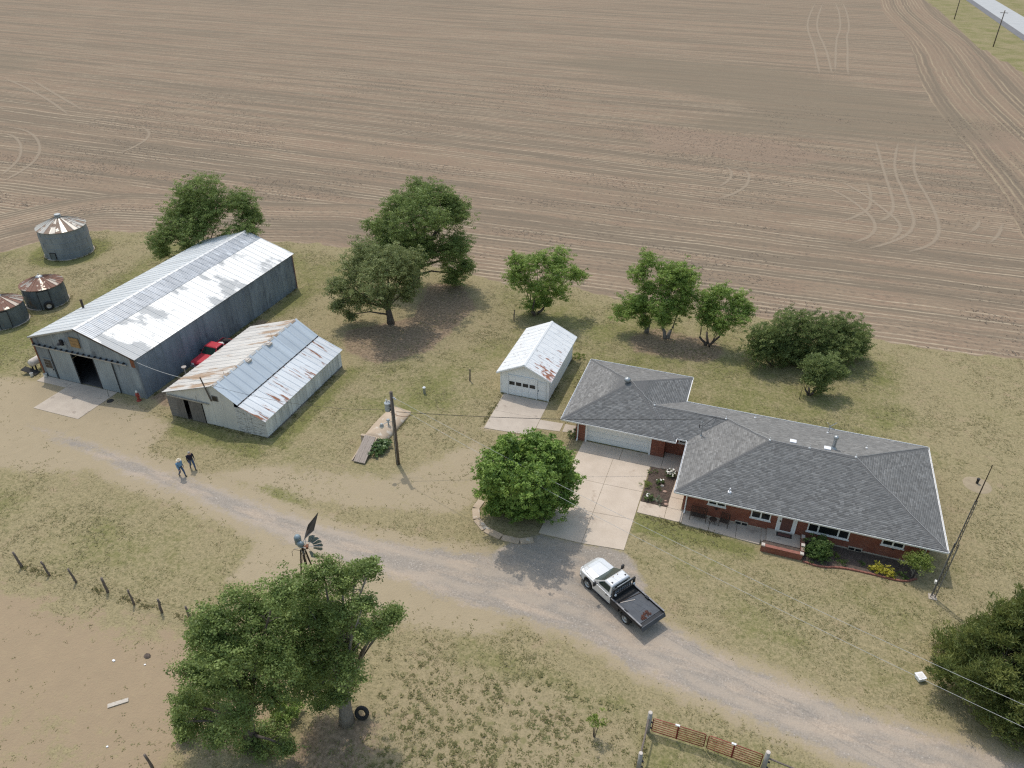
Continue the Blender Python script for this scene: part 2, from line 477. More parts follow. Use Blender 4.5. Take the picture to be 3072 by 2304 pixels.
leaf_mat('leaf_yellow', (0.280, 0.270, 0.030), (0.440, 0.410, 0.050), (0.580, 0.520, 0.100))
leaf_mat('leaf_fresh', (0.120, 0.170, 0.035), (0.190, 0.250, 0.055), (0.280, 0.330, 0.090))
leaf_mat('leaf_ivy', (0.046, 0.091, 0.026), (0.085, 0.150, 0.039), (0.312, 0.390, 0.221))
leaf_mat('leaf_iris', (0.100, 0.140, 0.070), (0.200, 0.250, 0.150), (0.450, 0.480, 0.400))
leaf_mat('grass_tuft', (0.165, 0.175, 0.070), (0.260, 0.245, 0.120), (0.390, 0.340, 0.205), 0.4)
leaf_mat('stubble_tuft', (0.150, 0.125, 0.100), (0.20, 0.165, 0.130), (0.34, 0.28, 0.21), 0.2)

# ------------------------------------------------------------------ ground masks (plan of the place, metres)
def dist_poly(U, V, pts, closed=False):
    """distance to polyline and the parameter (index) of nearest point"""
    P = list(pts) + ([pts[0]] if closed else [])
    best = np.full(U.shape, 1e9)
    par = np.zeros(U.shape)
    for i in range(len(P) - 1):
        ax, ay = P[i][:2]
        bx, by = P[i + 1][:2]
        dx, dy = bx - ax, by - ay
        t = np.clip(((U - ax) * dx + (V - ay) * dy) / (dx * dx + dy * dy), 0, 1)
        d = np.hypot(U - ax - t * dx, V - ay - t * dy)
        m = d < best
        best = np.where(m, d, best)
        par = np.where(m, i + t, par)
    return best, par
def inside(U, V, P):
    c = np.zeros(U.shape, bool)
    j = len(P) - 1
    for i in range(len(P)):
        xi, yi = P[i]
        xj, yj = P[j]
        if yi != yj:
            c ^= ((yi > V) != (yj > V)) & (U < (xj - xi) * (V - yi) / (yj - yi) + xi)
        j = i
    return c
def sdf(U, V, P):
    d, _ = dist_poly(U, V, P, True)
    return np.where(inside(U, V, P), d, -d)
def vnoise(U, V, s, seed):
    """smooth value noise in 0..1"""
    r = np.random.default_rng(seed)
    G = r.random((64, 64))
    x, y = U / s, V / s
    xi, yi = np.floor(x).astype(int), np.floor(y).astype(int)
    fx, fy = x - xi, y - yi
    fx, fy = fx * fx * (3 - 2 * fx), fy * fy * (3 - 2 * fy)
    g = lambda a, b: G[a % 64, b % 64]
    return (g(xi, yi) * (1 - fx) + g(xi + 1, yi) * fx) * (1 - fy) + (g(xi, yi + 1) * (1 - fx) + g(xi + 1, yi + 1) * fx) * fy

# drive: centre line with half widths
DRIVE = [(-63, 36.8, 0.35), (-57.5, 36.2, 0.35), (-50, 35.4, 0.75), (-44, 34.5, 1.05), (-38, 34.1, 0.95), (-32, 33.2, 1.05), (-26, 32.7, 1.15), (-20, 32.6, 1.45), (-14.5, 32.8, 2.15), (-10, 33.4, 2.6), (-6, 33.4, 2.6), (-2, 31.6, 2.05), (2, 30.5, 1.65), (6, 29.9, 1.55), (10, 29.3, 1.55), (15, 28.9, 1.65), (20, 28.8, 1.75), (32, 28.3, 1.75), (60, 27.5, 1.75), (140, 26, 1.75)]
APRON = [(-13.5, 36.2), (-11.0, 38.4), (-4.9, 38.8), (-2.6, 36.2), (-3.0, 32), (-14, 31)]
FEDGE = [(-400, 20), (-130, 40), (-105, 52), (-97, 58), (-92.5, 63.6), (-91.5, 67), (-87.7, 74.2), (-79, 76.2), (-68.3, 77.1), (-60, 79.5), (-55.4, 81), (-43, 80), (-31.7, 78.2),
         (-27.9, 77.6), (-18, 79.3), (-14.3, 78.1), (-5.4, 79.2), (1.3, 78.9), (5.7, 79.4), (14.2, 77.7), (27.9, 78.6), (60, 79), (58, 120), (59, 200), (60, 252), (55, 294), (55.4, 351), (53.8, 433), (53, 700), (-600, 700), (-600, 20)]
def masks(U, V):
    Z = np.zeros_like(U)
    dd, par = dist_poly(U, V, DRIVE)
    hw = np.interp(par, range(len(DRIVE)), [p[2] for p in DRIVE])
    gravel = np.clip(0.5 + (hw - dd) / 1.9, 0, 1)
    gravel *= np.interp(U, [-62, -52, -42, -30], [0.35, 0.72, 0.85, 1])
    gravel = np.maximum(gravel, np.clip(0.5 + sdf(U, V, APRON) / 1.2, 0, 1))
    sand = np.clip(0.5 + (hw + 1.1 - dd) / 3.2, 0, 1) * np.interp(U, [-60, -20, -10, 20], [1, .95, .85, .8])
    lot = sdf(U, V, [(-120, 22), (-60, 30), (-44, 33.5), (-46, 40.5), (-53, 41.5), (-62, 42), (-70, 41), (-80, 44), (-120, 46)])
    sand = np.maximum(sand, np.clip(0.52 + lot / 5, 0, 0.95))
    yel = sdf(U, V, [(-40, 35.5), (-25, 36), (-17, 38.5), (-16.5, 46), (-20, 47), (-24.5, 40.5), (-34, 38.8)])
    sand = np.maximum(sand, np.clip(0.42 + yel / 5, 0, 0.62))
    dust = sdf(U, V, [(-30, 27), (-16, 27.6), (-10, 29), (-12, 32), (-30, 32)])
    sand = np.maximum(sand, np.clip(0.45 + dust / 3, 0, 0.8))
    pe = sdf(U, V, [(-20.5, 48.8), (-16, 48), (-15, 50), (-19, 55)])
    sand = np.maximum(sand, np.clip(0.3 + pe / 3, 0, 0.6))
    red = np.clip(0.45 + sdf(U, V, [(-70, -5), (-70, 21.5), (-44, 22), (-30, 22.8), (-23.5, 24), (-20.5, 20), (-24, 12), (-26, -5)]) / 7.0, 0, 1) * np.interp(V, [8, 16, 20, 24], [.5, .7, .95, .85])
    green = Z + 0.36
    def g(poly, val, soft):
        nonlocal green
        s = np.clip(0.5 + sdf(U, V, poly) / soft, 0, 1)
        green = green * (1 - s) + val * s
    g([(-16, 56), (-16, 76), (14, 75), (24, 66), (17, 55), (14, 57)], .62, 4)
    g([(16, 44), (16, 76), (60, 77), (60, 30), (18, 38)], .34, 5)
    g([(-5, 33), (-4, 42.5), (15, 41.5), (17, 36), (12, 32), (0, 33)], .44, 3)
    g([(-4.6, 41.2), (-4.6, 43), (3.8, 42.4), (4.0, 41.3)], .85, 1.0)
    g([(6.5, 38), (6.5, 41), (14, 41), (14, 38)], .55, 2)
    g([(-34, 44), (-36, 60), (-30, 60), (-22, 68), (-15.5, 64), (-21, 56), (-24, 47)], .56, 4)
    g([(-36.3, 41), (-36, 54.5), (-34.3, 54.5), (-34.6, 41)], .85, 1.2)
    g([(-47.5, 39.8), (-47, 41.4), (-36.5, 41.2), (-36, 39.2), (-42, 38.6)], .75, 1.5)
    g([(-50.6, 44), (-50.6, 69), (-47.5, 70), (-48.5, 56)], .7, 2)
    g([(-63.3, 44), (-63.2, 72), (-75, 75), (-73, 60), (-71, 46)], .6, 3)
    g([(-66, 36), (-80, 42), (-80, 52), (-70, 52), (-63.5, 44)], .62, 3)
    g([(-90, 44), (-90, 62), (-79, 60), (-78, 46)], .45, 4)
    g([(-84.55 + 4.6 * math.cos(a), 67.15 + 4.6 * math.sin(a)) for a in np.linspace(0, 6.28, 17)[:-1]], .95, 1.6)
    g([(-52, 24.5), (-50, 30), (-36, 30.5), (-27, 28.5), (-24, 25), (-30, 24)], .46, 3)
    g([(-26, 26.5), (-14, 27.5), (-14, 29.5), (-27, 31)], .12, 2.5)
    g([(-13, 26), (-13, 28.4), (0, 27), (12, 25.6), (12, 24), (0, 25)], .66, 1.6)
    g([(-16, 8), (-16, 26), (-2, 26), (-2, 8)], .34, 2)
    g([(-1, 8), (-1, 25), (14, 24), (14, 8)], .56, 2)
    g([(-34, 37.2), (-30.5, 36.6), (-29, 35.2), (-33, 35)], .8, 1.2)
    g([(-62, 70), (-46, 68), (-40, 78), (-60, 79)], .62, 3)
    g([(50, 100), (50, 600), (130, 600), (130, 100)], .55, 10)
    g([(-29, 73), (-24, 77), (-16, 77), (-14, 70), (-20, 67)], .55, 3)
    litter = np.clip(0.5 + sdf(U, V, [(-40, 60.5), (-38, 57), (-33.5, 55.5), (-29.5, 60), (-28.6, 70.5), (-33, 76), (-36.5, 74), (-34.5, 66)]) / 2.2, 0, 1) * .95
    litter = np.maximum(litter, np.clip(0.5 + sdf(U, V, [(-11.5, 69.2), (-10, 66.5), (-2.5, 66.6), (-0.5, 69.5), (-2, 72.5), (-9, 72.8)]) / 2.2, 0, 1) * .75)
    litter = np.maximum(litter, np.clip(0.5 + sdf(U, V, [(-20, 13), (-14.5, 13), (-13.5, 20), (-15.5, 22.5), (-19.5, 21)]) / 3, 0, 1) * .62)
    litter = np.maximum(litter, np.clip(0.5 + sdf(U, V, [(-50.6, 43), (-50.6, 60), (-47.2, 60), (-46.9, 42)]) / 1.2, 0, 1) * .7)
    weeds = np.clip(0.5 + sdf(U, V, [(-16, 6), (-15, 27), (-1.5, 26), (-1, 6)]) / 3, 0, 1)
    field = np.clip(0.5 + (sdf(U, V, FEDGE) + (vnoise(U, V, 1.3, 3) - .5) * 1.3) / 1.1, 0, 1)
    ds = lambda P, s: np.clip(0.5 + sdf(U, V, P) / s, 0, 1)
    dark = .95 * ds([(-67, 223), (-40, 236), (-1, 232), (27, 206), (44, 181), (41, 168), (19, 164), (-7, 160), (-21, 161), (-5, 181), (-35, 199)], 16)
    dark = np.maximum(dark, ds([(-227, 180), (-203, 178), (-189, 160), (-191, 149), (-240, 152)], 12) * .6)
    dark = np.maximum(dark, ds([(-9, 153), (14, 148), (25, 150), (20, 140), (-8, 142)], 6) * .3)
    pink = ds([(-28, 160), (-3, 156), (12, 147), (3, 139), (-22, 142)], 7) * .9
    pink = np.maximum(pink, ds([(34, 178), (44, 179), (46, 165), (36, 163)], 4))
    lane = V - np.interp(U, [q[0] for q in DRIVE], [q[1] for q in DRIVE])
    return gravel, sand, red, green, litter, field, dark, weeds, pink, lane
def rows(U, V):
    """coordinate across the tillage rows"""
    e, _ = dist_poly(U, V, FEDGE[:22])
    return e
def row_of(U, V):
    e = rows(U, V)
    r = V + U * np.interp(V, [84, 128], [-.045, .042])
    r = np.where((U < -45) & (e < 16), e, r)
    u2 = U + 1.3 * np.sin(V / 27.0)
    return np.where((u2 > 33.5) & (V > 108), u2 + 0.015 * V, r)

def build_sheet():
    parts = {'field': [], 'ground': [], 'gravel_drive': []}
    def grid(u0, u1, v0, v1, st, hole=None):
        us, vs = np.arange(u0, u1 + 1e-6, st), np.arange(v0, v1 + 1e-6, st)
        U, V = np.meshgrid(us, vs)
        ms = masks(U, V)
        rw = rows(U, V)
        nu = len(us)
        idx = np.arange(U.size).reshape(U.shape)
        q = np.stack([idx[:-1, :-1], idx[:-1, 1:], idx[1:, 1:], idx[1:, :-1]], -1).reshape(-1, 4)
        cu = U.ravel()[q].mean(1)
        cv = V.ravel()[q].mean(1)
        keep = np.ones(len(q), bool)
        if hole:
            keep &= ~((cu > hole[0]) & (cu < hole[1]) & (cv > hole[2]) & (cv < hole[3]))
        f = ms[5].ravel()[q].mean(1) > .5
        gr = (ms[0].ravel()[q].mean(1) > .45) & ~f
        z = (vnoise(U, V, 3.1, 11) - .5) * .03 * (st < 1)
        P = np.stack([U, V, z], -1).reshape(-1, 3)
        A1 = np.stack(ms[0:4], -1).reshape(-1, 4)
        A2 = np.stack(ms[4:8], -1).reshape(-1, 4)
        for k, sel in (('field', f & keep), ('gravel_drive', gr & keep), ('ground', ~f & ~gr & keep)):
            if sel.any():
                parts[k].append((P, q[sel], A1, A2, rw.ravel(), ms[8].ravel(), ms[9].ravel()))
    H1 = (-120, 50, 2, 92)
    grid(*H1, 0.5)
    grid(-360, 140, -40, 500, 2.0, H1)
    M['terrain'] = ground_material()
    for k, L in parts.items():
        Vs, Fs, a1, a2, rw, pk, ln, off = [], [], [], [], [], [], [], 0
        for P, q, A1, A2, r, pn, l_ in L:
            used, inv = np.unique(q, return_inverse=True)
            Vs.append(P[used])
            Fs.append(inv.reshape(-1, 4) + off)
            a1.append(A1[used])
            a2.append(A2[used])
            rw.append(r[used])
            pk.append(pn[used])
            ln.append(l_[used])
            off += len(used)
        me = np_mesh(k, np.concatenate(Vs), np.concatenate(Fs), {'mA': np.concatenate(a1), 'mB': np.concatenate(a2), 'row': np.concatenate(rw), 'pink': np.concatenate(pk), 'lane': np.concatenate(ln)}, True)
        o = link(k, me, 'terrain')
        tag(o, {'field': 'wide tilled tan stubble field behind the farmyard', 'ground': 'dry patchy grass and dirt of the farmyard', 'gravel_drive': 'grey gravel drive running past the house and barns'}[k],
            {'field': 'field', 'ground': 'ground', 'gravel_drive': 'driveway'}[k], kind='structure')

def ground_material():
    g = NT('terrain')
    p = g.pos()
    a1, a2 = g.t.nodes.new('ShaderNodeAttribute'), g.t.nodes.new('ShaderNodeAttribute')
    a1.attribute_name, a2.attribute_name = 'mA', 'mB'
    s1 = g.t.nodes.new('ShaderNodeSeparateColor')
    s2 = g.t.nodes.new('ShaderNodeSeparateColor')
    g.t.links.new(a1.outputs[0], s1.inputs[0])
    g.t.links.new(a2.outputs[0], s2.inputs[0])
    gravel, sand, red, green = s1.outputs[0], s1.outputs[1], s1.outputs[2], a1.outputs['Alpha']
    litter, field, dark, weeds = s2.outputs[0], s2.outputs[1], s2.outputs[2], a2.outputs['Alpha']
    pink = g.attr('pink', 2)
    edge_d = g.attr('row', 2)
    X_, Y_ = g.n('SeparateXYZ', {0: p}, out=0), g.n('SeparateXYZ', {0: p}, out=1)
    r_main = g.math('MULTIPLY_ADD', X_, g.n('MapRange', {0: Y_, 1: 84.0, 2: 128.0, 3: -0.045, 4: 0.042}), Y_)
    lf = g.math('MULTIPLY', g.math('LESS_THAN', X_, -45.0), g.math('LESS_THAN', g.math('ADD', edge_d, g.math('MULTIPLY', g.noise(p, 0.05, 2), 5.0)), 18.0))
    u2 = g.math('ADD', X_, g.math('MULTIPLY', g.math('SINE', g.math('DIVIDE', Y_, 27.0)), 1.3))
    rt = g.math('MULTIPLY', g.math('GREATER_THAN', g.math('ADD', u2, g.math('MULTIPLY', g.noise(p, 0.3, 2), 1.6)), 34.3), g.math('GREATER_THAN', Y_, 108.0))
    row = g.math('ADD', g.math('MULTIPLY', edge_d, lf), g.math('MULTIPLY', r_main, g.math('SUBTRACT', 1.0, lf)))
    row = g.math('ADD', g.math('MULTIPLY', g.math('MULTIPLY_ADD', Y_, 0.015, u2), rt), g.math('MULTIPLY', row, g.math('SUBTRACT', 1.0, rt)))
    nA = g.noise(p, 0.16, 4, 0.6)
    nB = g.noise(p, 0.9, 4, 0.6)
    nC = g.noise(p, 3.6, 3, 0.65)
    nD = g.noise(p, 9.0, 2, 0.6)
    def cen(n, k):
        return g.math('MULTIPLY', g.math('SUBTRACT', n, 0.5), k)
    def th(m, ka, kb, kc, lo=0.38, hi=0.62):
        x = g.math('ADD', m, g.math('ADD', cen(nA, ka), g.math('ADD', cen(nB, kb), cen(nC, kc))))
        return g.ramp(x, lo, hi)
    # grass
    dry = g.mix(g.ramp(nC, 0.3, 0.7), (0.318, 0.266, 0.156), (0.228, 0.197, 0.114))
    dry = g.mix(g.ramp(nB, 0.50, 0.75), dry, (0.315, 0.245, 0.160))
    dry = g.mix(g.math('MULTIPLY', g.ramp(nD, 0.50, 0.66), 0.65), dry, (0.140, 0.122, 0.062))
    grn = g.mix(g.ramp(nC, 0.3, 0.7), (0.205, 0.195, 0.080), (0.145, 0.150, 0.055))
    grn = g.mix(g.math('MULTIPLY', g.ramp(nD, 0.48, 0.66), 0.65), grn, (0.105, 0.115, 0.040))
    col = g.mix(th(green, 1.0, 0.55, 0.35, 0.34, 0.82), dry, grn)
    # blotches of darker thatch
    vo = g.n('TexVoronoi', {'Vector': p, 'Scale': 2.3, 'Randomness': 1.0})
    blot = g.math('MULTIPLY', g.ramp(vo, 0.34, 0.16), g.ramp(nB, 0.42, 0.62))
    col = g.mix(g.math('MULTIPLY', blot, 0.6), col, (0.130, 0.125, 0.058))
    # weedy pasture
    vw = g.n('TexVoronoi', {'Vector': g.n('VectorMath', {0: p, 1: g.scale(g.n('TexNoise', {'Vector': p, 'Scale': 2.0}, out=1), (.5, .5, 0))}, operation='ADD'), 'Scale': 1.5, 'Randomness': 1.0})
    wf = g.math('MULTIPLY', weeds, g.ramp(vw, 0.36, 0.15))
    col = g.mix(g.math('MULTIPLY', weeds, 0.35), col, (0.32, 0.255, 0.170))
    col = g.mix(g.math('MULTIPLY', wf, 0.55), col, (0.150, 0.150, 0.060))
    # sand, red dirt, litter, gravel
    sandc = g.mix(nB, (0.360, 0.297, 0.202), (0.302, 0.248, 0.167))
    sandc = g.mix(g.math('MULTIPLY', g.ramp(nD, 0.55, 0.7), 0.35), sandc, (0.27, 0.225, 0.14))
    col = g.mix(th(sand, 0.5, 0.55, 0.3), col, sandc)
    redc = g.mix(nB, (0.330, 0.252, 0.166), (0.265, 0.204, 0.138))
    redc = g.mix(g.math('MULTIPLY', g.ramp(nC, 0.5, 0.7), 0.4), redc, (0.33, 0.265, 0.17))
    col = g.mix(th(red, 1.1, 0.8, 0.4), col, redc)
    litc = g.mix(g.ramp(nC, 0.35, 0.65), (0.150, 0.108, 0.076), (0.300, 0.222, 0.155))
    col = g.mix(g.math('MULTIPLY', th(litter, 0.4, 0.5, 0.4), 0.9), col, litc)
    peb = g.n('TexVoronoi', {'Vector': p, 'Scale': 13.0, 'Randomness': 1.0}, out=1)
    pv = g.n('SeparateColor', {0: peb}, out=0)
    grc = g.mix(pv, (0.318, 0.282, 0.248), (0.232, 0.206, 0.182))
    grc = g.mix(g.ramp(pv, 0.9, 1.0), grc, (0.41, 0.37, 0.33))
    grc = g.mix(g.ramp(g.noise(g.scale(p, (0.35, 1.3, 1)), 0.7, 4, 0.6), 0.42, 0.66), grc, g.mix(pv, (0.435, 0.360, 0.290), (0.350, 0.285, 0.230)))
    lane = g.math('ABSOLUTE', g.math('ADD', g.attr('lane', 2), g.math('MULTIPLY_ADD', g.noise(p, 0.12, 2), 1.0, -0.5)))
    rut = g.math('MULTIPLY', g.ramp(g.math('ABSOLUTE', g.math('SUBTRACT', lane, 0.85)), 0.55, 0.1), g.ramp(nB, 0.30, 0.55))
    grc = g.mix(g.math('MULTIPLY', rut, 0.75), grc, g.mix(nC, (0.400, 0.340, 0.280), (0.345, 0.290, 0.238)))
    grc = g.mix(g.math('MULTIPLY', g.ramp(nA, 0.55, 0.72), 0.5), grc, (0.235, 0.215, 0.195))
    col = g.mix(g.math('MULTIPLY', th(gravel, 0.5, 0.8, 0.4, 0.28, 0.72), 0.92), col, grc)
    # field
    wob = g.math('ADD', row, cen(g.noise(g.scale(p, (0.08, 0.08, 1)), 1.0, 3), 1.1))
    st = g.math('SINE', g.math('MULTIPLY', wob, g.math('MULTIPLY_ADD', rt, 2 * PI / 1.3 - 2 * PI / 0.95, 2 * PI / 0.95)))
    rv = g.n('CombineXYZ', {0: g.math('MULTIPLY', g.n('SeparateXYZ', {0: p}, out=0), 0.030), 1: wob, 2: g.math('MULTIPLY', g.n('SeparateXYZ', {0: p}, out=1), 0.012)})
    sw = g.noise(rv, 0.42, 4, 0.6)          # swath to swath
    sl = g.noise(rv, 1.5, 4, 0.7)           # row to row
    brk = g.noise(g.scale(p, (0.5, 1.6, 1)), 1.0, 5, 0.65)
    soil = g.mix(g.ramp(nA, 0.3, 0.7), (0.258, 0.196, 0.140), (0.254, 0.182, 0.131))
    soil = g.mix(g.ramp(sw, 0.40, 0.62), soil, (0.182, 0.146, 0.108))
    soil = g.mix(g.math('MULTIPLY', g.ramp(nD, 0.5, 0.68), 0.35), soil, (0.185, 0.142, 0.108))
    straw = g.math('MULTIPLY', g.ramp(st, 0.15, 0.9), g.ramp(g.math('ADD', sl, cen(brk, 0.3)), 0.44, 0.64))
    near = g.math('MULTIPLY', g.ramp(Y_, 93.0, 80.0), g.ramp(g.noise(g.scale(p, (0.05, 0.15, 1)), 1.0, 2), 0.42, 0.62))
    straw = g.math('MAXIMUM', straw, g.math('MULTIPLY', g.ramp(st, 0.2, 0.9), g.math('MAXIMUM', near, g.math('MULTIPLY', rt, g.ramp(sl, 0.36, 0.70)))))
    fc = g.mix(g.math('MULTIPLY', straw, 0.85), soil, g.mix(rt, (0.415, 0.342, 0.250), (0.350, 0.285, 0.195)))
    brk2 = g.noise(g.scale(p, (1.0, 2.0, 1)), 1.3, 3, 0.7)
    clump = g.math('MULTIPLY', g.ramp(st, 0.3, -0.6), g.math('MULTIPLY', g.ramp(brk2, 0.52, 0.64), g.ramp(g.noise(rv, 0.30, 3), 0.42, 0.60)))
    fc = g.mix(g.math('MULTIPLY', clump, 0.9), fc, (0.105, 0.088, 0.072))
    fc = g.mix(g.math('MULTIPLY', g.ramp(brk2, 0.42, 0.62), 0.42), fc, (0.165, 0.134, 0.102))
    fc = g.mix(g.math('MULTIPLY', th(pink, 0.5, 0.2, 0.0), 0.5), fc, (0.250, 0.180, 0.135))
    fc = g.mix(g.math('MULTIPLY', th(dark, 0.8, 0.35, 0.0, 0.15, 0.85), 0.62), fc, (0.180, 0.148, 0.108))
    col = g.mix(g.ramp(g.math('ADD', field, cen(nC, 0.6)), 0.36, 0.64), col, fc)
    h = g.math('ADD', g.math('MULTIPLY', nC, 0.5), g.math('MULTIPLY', nD, 0.4))
    g.bump(h, 0.75, 0.10)
    return g.fin(col, 0.95, 0.0, 0.1)

build_sheet()
far = MB()
far.box(-7000, 7000, -7000, 7000, -1.4, -0.6)
M['far_land'] = pm('far_land', (0.25, 0.22, 0.13), (0.30, 0.24, 0.16), 0.01, 0.95, bump=0)
tag(ob('far_terrain', far, 'far_land'), 'flat farmland stretching out to the horizon', 'land', kind='structure')

# highway and verge lie far behind the field
tag(ob('highway_shoulder', MB().box(71.6, 74.6, 60, 900, -0.1, 0.03), 'asphalt_dark'), 'dark asphalt shoulder beside the pale highway', 'road', kind='structure')
tag(ob('highway', MB().box(74.6, 84.6, 60, 900, -0.1, 0.045), 'asphalt_pale'), 'pale two-lane highway crossing the far right corner', 'road', kind='structure')

# wheel tracks pressed into the field
TRACKS = [
  [(5.7, 413.5), (3.0, 351.7), (2.9, 313.9), (5.6, 277.3), (7.0, 242.3), (7.7, 225.5)],
  [(8.9, 414.8), (6.4, 353.0), (6.2, 313.1), (9.3, 272.2), (10.3, 243.6), (10.8, 226.7)],
  [(13.1, 416.5), (14.8, 372.8), (14.5, 318.5), (12.6, 294.1), (12.0, 258.0), (11.4, 224.6)],
  [(16.2, 417.8), (17.8, 374.0), (17.5, 319.7), (16.0, 302.9), (15.8, 274.7), (14.9, 245.4), (14.8, 225.9)],
  [(22.5, 164.6), (20.7, 150.7), (20.1, 140.5), (20.7, 131.8), (21.0, 122.5), (21.1, 116.8), (19.9, 111.8), (17.5, 107.8), (13.2, 103.0)],
  [(25.8, 165.2), (23.7, 149.8), (23.2, 139.8), (23.9, 131.3), (24.3, 124.4), (24.3, 116.7), (23.6, 111.9), (21.9, 107.6), (18.3, 104.0)],
  [(18.0, 164.2), (18.3, 152.0), (18.4, 139.9), (18.7, 131.9), (18.8, 123.2), (17.8, 118.4), (15.9, 114.9)],
  [(15.3, 136.0), (15.7, 128.3), (15.3, 121.1), (13.3, 116.8), (10.6, 113.0)],
  [(8.1, 129.8), (11.7, 126.0), (14.9, 118.8), (15.8, 113.5), (14.7, 108.6), (11.9, 105.2)],
  [(10.6, 134.2), (14.2, 128.6), (16.7, 122.4), (19.0, 116.7), (18.9, 112.0), (16.7, 107.5)],
  [(-4.7, 135.2), (-3.2, 131.9), (-3.1, 125.6), (-4.7, 120.8), (-7.3, 116.7)],
  [(-7.4, 135.2), (-6.1, 131.8), (-6.1, 127.2), (-7.9, 122.2)],
  [(30.4, 122.3), (29.3, 117.8), (27.6, 114.6)],
  [(33.3, 122.0), (31.9, 116.1), (29.5, 110.9)],
  [(-143.5, 107.8), (-139.6, 107.4), (-132.9, 103.2), (-125.8, 96.6), (-122.1, 91.0), (-120.3, 87.7)],
  [(-147.9, 111.6), (-140.7, 111.5), (-132.5, 106.6), (-125.9, 101.0), (-121.4, 95.4), (-118.6, 89.6), (-117.3, 85.1)],
  [(-121.8, 121.4), (-117.6, 119.2), (-114.1, 115.2), (-112.0, 109.3), (-111.6, 103.3)],
  [(-190.6, 148.5), (-176.1, 142.3), (-155.9, 131.9), (-138.3, 121.0)],
  [(-187.7, 152.8), (-160.5, 137.6), (-135.9, 124.0)]]
def smooth_line(P, it=3):
    P = [Vector(p) for p in P]
    for _ in range(it):
        Q = [P[0]]
        for a, b in zip(P[:-1], P[1:]):
            Q += [a * .75 + b * .25, a * .25 + b * .75]
        P = Q + [P[-1]]
    return P
def track_mat():
    g = NT('track_soil')
    p = g.pos()
    e = g.attr('edge', 2)
    n = g.noise(p, 1.1, 4, 0.65)
    a = g.ramp(g.math('ADD', e, g.math('MULTIPLY', g.math('SUBTRACT', n, .5), 0.9)), 0.25, 0.8)
    g.put(g.b.inputs['Alpha'], g.math('MULTIPLY', a, 0.55))
    M['track_soil'] = g.fin(g.mix(n, (0.43, 0.355, 0.27), (0.36, 0.29, 0.22)), 0.95, 0, 0.1)
track_mat()
for i, T in enumerate(TRACKS):
    P = smooth_line(T)
    w = 0.75 if P[0].y > 200 or i > 16 else 0.55
    V, E, Fq = [], [], []
    for j, q in enumerate(P):
        d = (P[min(j + 1, len(P) - 1)] - P[max(j - 1, 0)]).normalized()
        nrm = Vector((-d.y, d.x))
        endf = min(1, j / 9, (len(P) - 1 - j) / 9)
        for s, e in ((-1, 0), (0, 1), (1, 0)):
            V.append((q.x + nrm.x * s * w, q.y + nrm.y * s * w, 0.03 + 0.001 * i))
            E.append(e * endf)
        if j:
            k = 3 * j
            Fq += [(k - 3, k - 2, k + 1, k), (k - 2, k - 1, k + 2, k + 1)]
    o = link('wheel_track', np_mesh('wheel_track', np.array(V), np.array(Fq), {'edge': np.array(E)}), 'track_soil')
    tag(o, 'pale tractor wheel track curving across the tilled field', 'track', 'wheel tracks in the field', 'structure')

# ------------------------------------------------------------------ paved surfaces, each slab its own piece
def slabs(parent, polys, m, z0=-0.08, z1=0.035):
    for P in polys:
        c = Vector((sum(p[0] for p in P) / len(P), sum(p[1] for p in P) / len(P)))
        Q = [tuple(c + (Vector(p) - c) * (1 - 0.018 / max(0.3, (Vector(p) - c).length))) for p in P]
        o = ob('slab', MB().prism(Q, 'z', z0, z1 + random.uniform(-.003, .003)), m, parent)
def grid_quad(A, B, C, D_, nu, nv):
    """split quad A(near left) B(near right) C(far right) D(far left)"""
    L = lambda p, q, t: (p[0] + (q[0] - p[0]) * t, p[1] + (q[1] - p[1]) * t)
    out = []
    for i in range(nu):
        for j in range(nv):
            f = lambda s, t: L(L(A, B, s), L(D_, C, s), t)
            out.append([f(i / nu, j / nv), f((i + 1) / nu, j / nv), f((i + 1) / nu, (j + 1) / nv), f(i / nu, (j + 1) / nv)])
    return out
t = thing('concrete_driveway', 'wide tan concrete driveway in front of the double garage', 'driveway', (-8, 44, 0)); t['kind'] = 'structure'
pv = grid_quad((-7.95, 38.55), (-4.9, 38.9), (-4.85, 48.9), (-7.95, 48.9), 1, 3) + grid_quad((-11.2, 38.5), (-7.95, 38.55), (-7.95, 48.9), (-10.95, 48.9), 1, 3) + grid_quad((-10.95, 48.9), (-4.0, 48.9), (-4.0, 50.42), (-10.9, 50.42), 2, 1)
slabs(t, pv, 'concrete')
t = thing('breezeway_walk', 'shaded concrete walk between garage and house door', 'walkway', (-3, 50, 0)); t['kind'] = 'structure'
slabs(t, [[(-4.0, 48.95), (-2.3, 48.95), (-2.3, 51.15), (-4.0, 51.15)], [(-2.3, 48.95), (-1.65, 48.95), (-1.65, 51.15), (-2.3, 51.15)]], 'concrete', z1=0.05)
t = thing('front_walk', 'tan concrete walk bordering the flower bed', 'walkway', (-3, 44, 0)); t['kind'] = 'structure'
slabs(t, [[(-4.82, 43.1), (-2.75, 43.1), (-2.75, 44.42), (-4.82, 44.42)], [(-2.75, 43.1), (-1.45, 43.1), (-1.45, 44.42), (-2.75, 44.42)],
          [(-2.72, 44.42), (-1.7, 44.42), (-1.7, 45.7), (-2.72, 45.7)], [(-2.70, 45.7), (-1.7, 45.7), (-1.7, 47.3), (-2.70, 47.3)], [(-2.65, 47.3), (-1.7, 47.3), (-1.7, 48.92), (-2.5, 48.92)]], 'concrete', z1=0.045)
t = thing('porch_slab', 'long shaded concrete porch slab along the brick front', 'porch', (1.4, 43.6, 0)); t['kind'] = 'structure'
